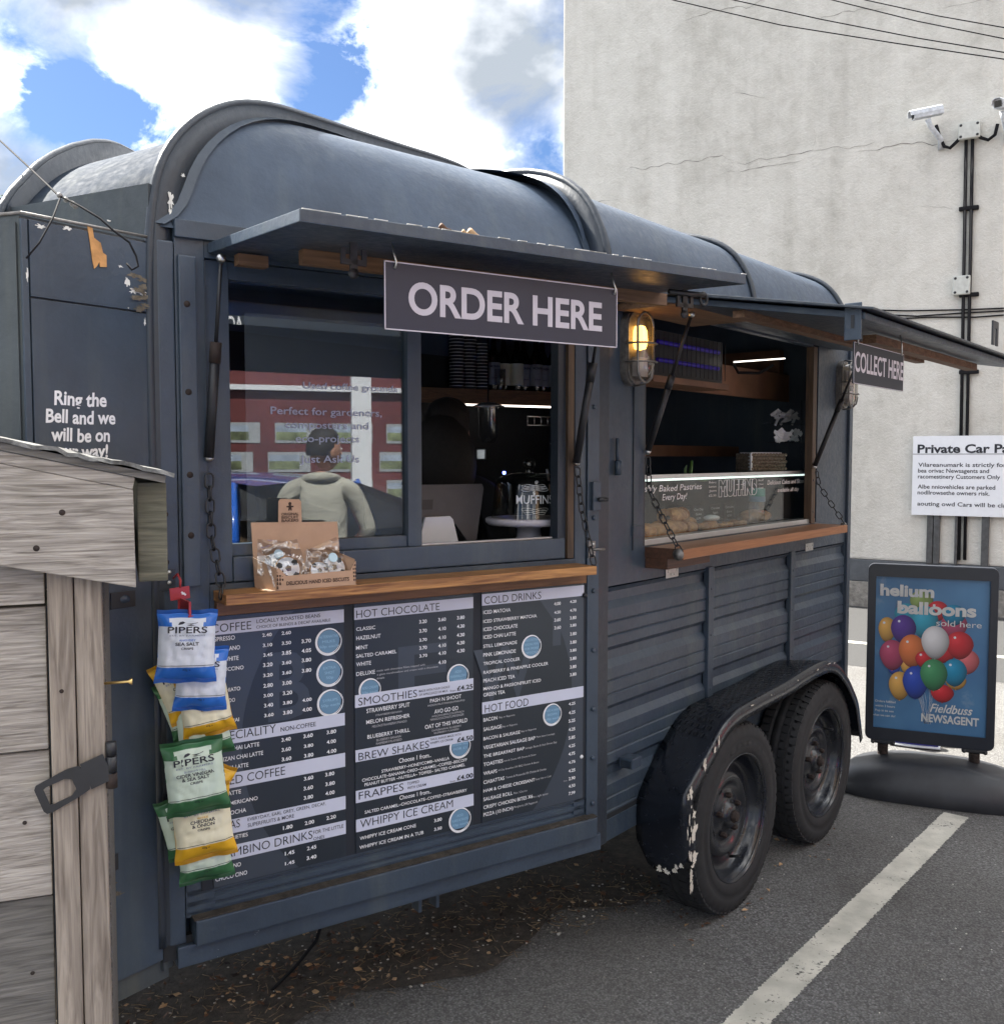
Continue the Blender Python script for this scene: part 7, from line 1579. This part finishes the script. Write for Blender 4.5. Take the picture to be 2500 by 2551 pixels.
# hasp and hinge
TH = Matrix.Translation(FS(.042, 1.135, .008)) @ FS.T().to_3x3().to_4x4() @ Matrix.Rotation(R(21), 4, 'Z') @ Matrix.Scale(.84, 4)
P = [(.0, -.030), (.0, .030), (-.045, .022), (-.062, .028), (-.118, .024), (-.122, -.026), (-.118, -.032), (-.062, -.026), (-.045, -.022)]
hs = MB(); oo = [(-.110, .014), (-.072, .014), (-.062, .008), (-.062, -.012), (-.074, -.020), (-.110, -.020)]
def holed(mb, outer, hole, z0, z1, T, m=None):
    c = Vector((sum(p[0] for p in hole)/len(hole), sum(p[1] for p in hole)/len(hole))); n = 40; vo_ = []; vi = []
    def hit(poly, a):
        d = Vector((math.cos(a), math.sin(a))); best = 9
        for i in range(len(poly)):
            p = Vector(poly[i])-c; q_ = Vector(poly[(i+1) % len(poly)])-c; e = q_-p; den = d.x*e.y-d.y*e.x
            if abs(den) < 1e-12: continue
            t = (p.x*e.y-p.y*e.x)/den; s = (p.x*d.y-p.y*d.x)/den
            if t > 0 and -1e-9 <= s <= 1+1e-9: best = min(best, t)
        return c+d*best
    for i in range(n): a = 2*math.pi*i/n; vo_.append(hit(outer, a)); vi.append(hit(hole, a))
    vs = [(p.x, p.y, z) for z in (z0, z1) for p in vo_]+[(p.x, p.y, z) for z in (z0, z1) for p in vi]; fs = []
    for i in range(n):
        j = (i+1) % n; fs += [(i, j, n+j, n+i), (2*n+i, 2*n+j, 3*n+j, 3*n+i), (i, j, 2*n+j, 2*n+i), (n+i, n+j, 3*n+j, 3*n+i)]
    mb.add(vs, fs, T, m)
holed(hs, [(-.040, -.022), (-.040, .024), (-.062, .028), (-.118, .024), (-.123, .018), (-.124, -.028), (-.118, -.033), (-.062, -.027)], oo, 0, .003, TH); h_ = tp_(hs, 'hasp', 'black metal')
MB().box(-.0402, .0, -.024, .026, 0, .003, TH).build('hasp_leaf', 'black metal', h_)
for k, (z0, z1) in enumerate(((-.036, -.014), (-.012, .012), (.014, .034))): q = MB(); q.lathe([(.0001, z0), (.008, z0), (.008, z1), (.0001, z1)], 12, Matrix.Translation(FS(.046, 1.137, .004)), ); q.build('hinge_knuckle', 'rust' if k == 0 else 'black metal', h_)
# cobweb
q = MB()
for k in range(7): 
    P = [FS(.094+.002, 1.50-k*.004, -.05)]; 
    for i in range(1, 8): t = i/8; P.append(FS(.094+.018*math.sin(math.pi*t)*(.4+k*.1), 1.515-k*.002-.04*t*(1+.05*k), -.05))
    q.tube(P, .0003, 3)
tp_(q, 'cobweb', 'white paint', kind='stuff')
# ================================================================= TREE beyond the trailer
tb = Vector((-8.6, 13.5, 0)); tre = thing('tree', 'leafy tree peeping over the nose of the trailer at the left edge', 'tree', tuple(tb))
q = MB(); q.tube([tb, tb+Vector((.1, 0, 2)), tb+Vector((0, .1, 4))], [.22, .17, .1], 10); 
random.seed(3)
for k in range(7): a = k*.9; q.tube([tb+Vector((0, 0, 2.4+k*.25)), tb+Vector((.7*math.cos(a), .7*math.sin(a), 3.4+k*.25)), tb+Vector((1.3*math.cos(a), 1.3*math.sin(a), 4.1+k*.15))], [.07, .045, .015], 6)
q.build('trunk', 'wicker', tre)
q = MB()
for k in range(5200):
    c_ = random.choice([(0, 0, 4.6, 1.1), (.8, -.2, 4.3, .9), (-.8, .3, 4.4, .9), (.9, .3, 5.0, .75), (1.2, -.4, 4.75, .7), (.2, .8, 4.0, .8), (-.5, -.7, 5.1, .7)]); d = Vector((random.gauss(0, 1), random.gauss(0, 1), random.gauss(0, 1))).normalized()*c_[3]*random.uniform(.5, 1.05)**.6
    p = tb+Vector(c_[:3])+d; a = Vector((random.uniform(-1, 1), random.uniform(-1, 1), random.uniform(-1, 1))).normalized()*.055; b = a.cross(Vector((random.uniform(-1, 1), random.uniform(-1, 1), 1))).normalized()*.03; q.add([p-a, p+b, p+a, p-b], [(0, 1, 2, 3)])
q.build('crown', 'green leaf', tre, fix=False, kind='stuff')
# ================================================================= LITTER
random.seed(31)
def gpt():
    t = random.random(); u = -1.5+t*2.1; o = -.28-abs(random.gauss(0, .28))+random.gauss(0, .05); return F1(u, 0, o)
q = MB()
for k in range(420):
    p = gpt(); 
    if random.random() < .35: p = F1(random.gauss(-.7, .28), 0, random.gauss(-.55, .1))
    s = random.uniform(.005, .015); a = random.uniform(0, 6.28); T = Matrix.Translation(p+Vector((0, 0, .006+random.random()*.012))) @ Matrix.Rotation(a, 4, 'Z') @ Matrix.Rotation(random.uniform(-.6, .6), 4, 'X')
    q.add([(-s, 0, 0), (-s*.3, -s*.5, s*.2), (s*.4, -s*.45, s*.1), (s, 0, s*.4), (s*.3, s*.5, s*.1), (-s*.4, s*.4, s*.3)], [(0, 1, 2, 3, 4, 5)], T, random.choice(['dry leaf', 'dry leaf', 'pale dry leaf', 'rust']))
q.build('leaf_litter', None, fix=False, kind='stuff')
q = MB()
for k in range(900):
    p = gpt(); a = random.uniform(0, 6.28); l_ = random.uniform(.01, .05); d = Vector((math.cos(a), math.sin(a), random.uniform(-.1, .15)))*l_; b = Vector((-d.y, d.x, 0)).normalized()*l_*random.uniform(-.1, .1); z = Vector((0, 0, .008)); q.tube([p+z, p+z+d*.5+b, p+z+d], random.uniform(.0006, .0016), 3, m='twig')
q.build('twig_litter', None, fix=False, kind='stuff')
q = MB()
for k in range(900):
    if k < 550: p = gpt()
    else: p = Vector((random.uniform(-1.2, 3), random.uniform(2.0, 4.6), 0))
    s = random.uniform(.0015, .006 if k < 550 else .0035); q.sphere(p+Vector((0, 0, s*.5)), s, u=6, v=4, sq=(1, random.uniform(.6, 1), .7), m=random.choice(['pebble', 'pebble', 'road paint']))
q.build('grit', None, fix=False, kind='stuff')
q = MB()
for (hx, hy) in ((H1[0], 0), (H1[0]+.8, 0)):
    for k in range(70):
        p = F2(hx+random.gauss(0, .13), .006, random.gauss(.02, .12)); s = random.uniform(.006, .016); T = Matrix.Translation(p) @ Matrix.Rotation(random.uniform(0, 6), 4, 'Z') @ Matrix.Rotation(random.uniform(-.5, .5), 4, 'X'); q.add([(-s, 0, 0), (0, -s*.5, s*.3), (s, 0, 0), (0, s*.5, s*.3)], [(0, 1, 2, 3)], T, random.choice(['dry leaf', 'pale dry leaf']))
q.build('leaf_litter', None, fix=False, kind='stuff')
for nm, col_ in (('leaf_litter', 0),): pass
# remove helper keys
for o in bpy.data.objects:
    if '_o' in o: del o['_o']
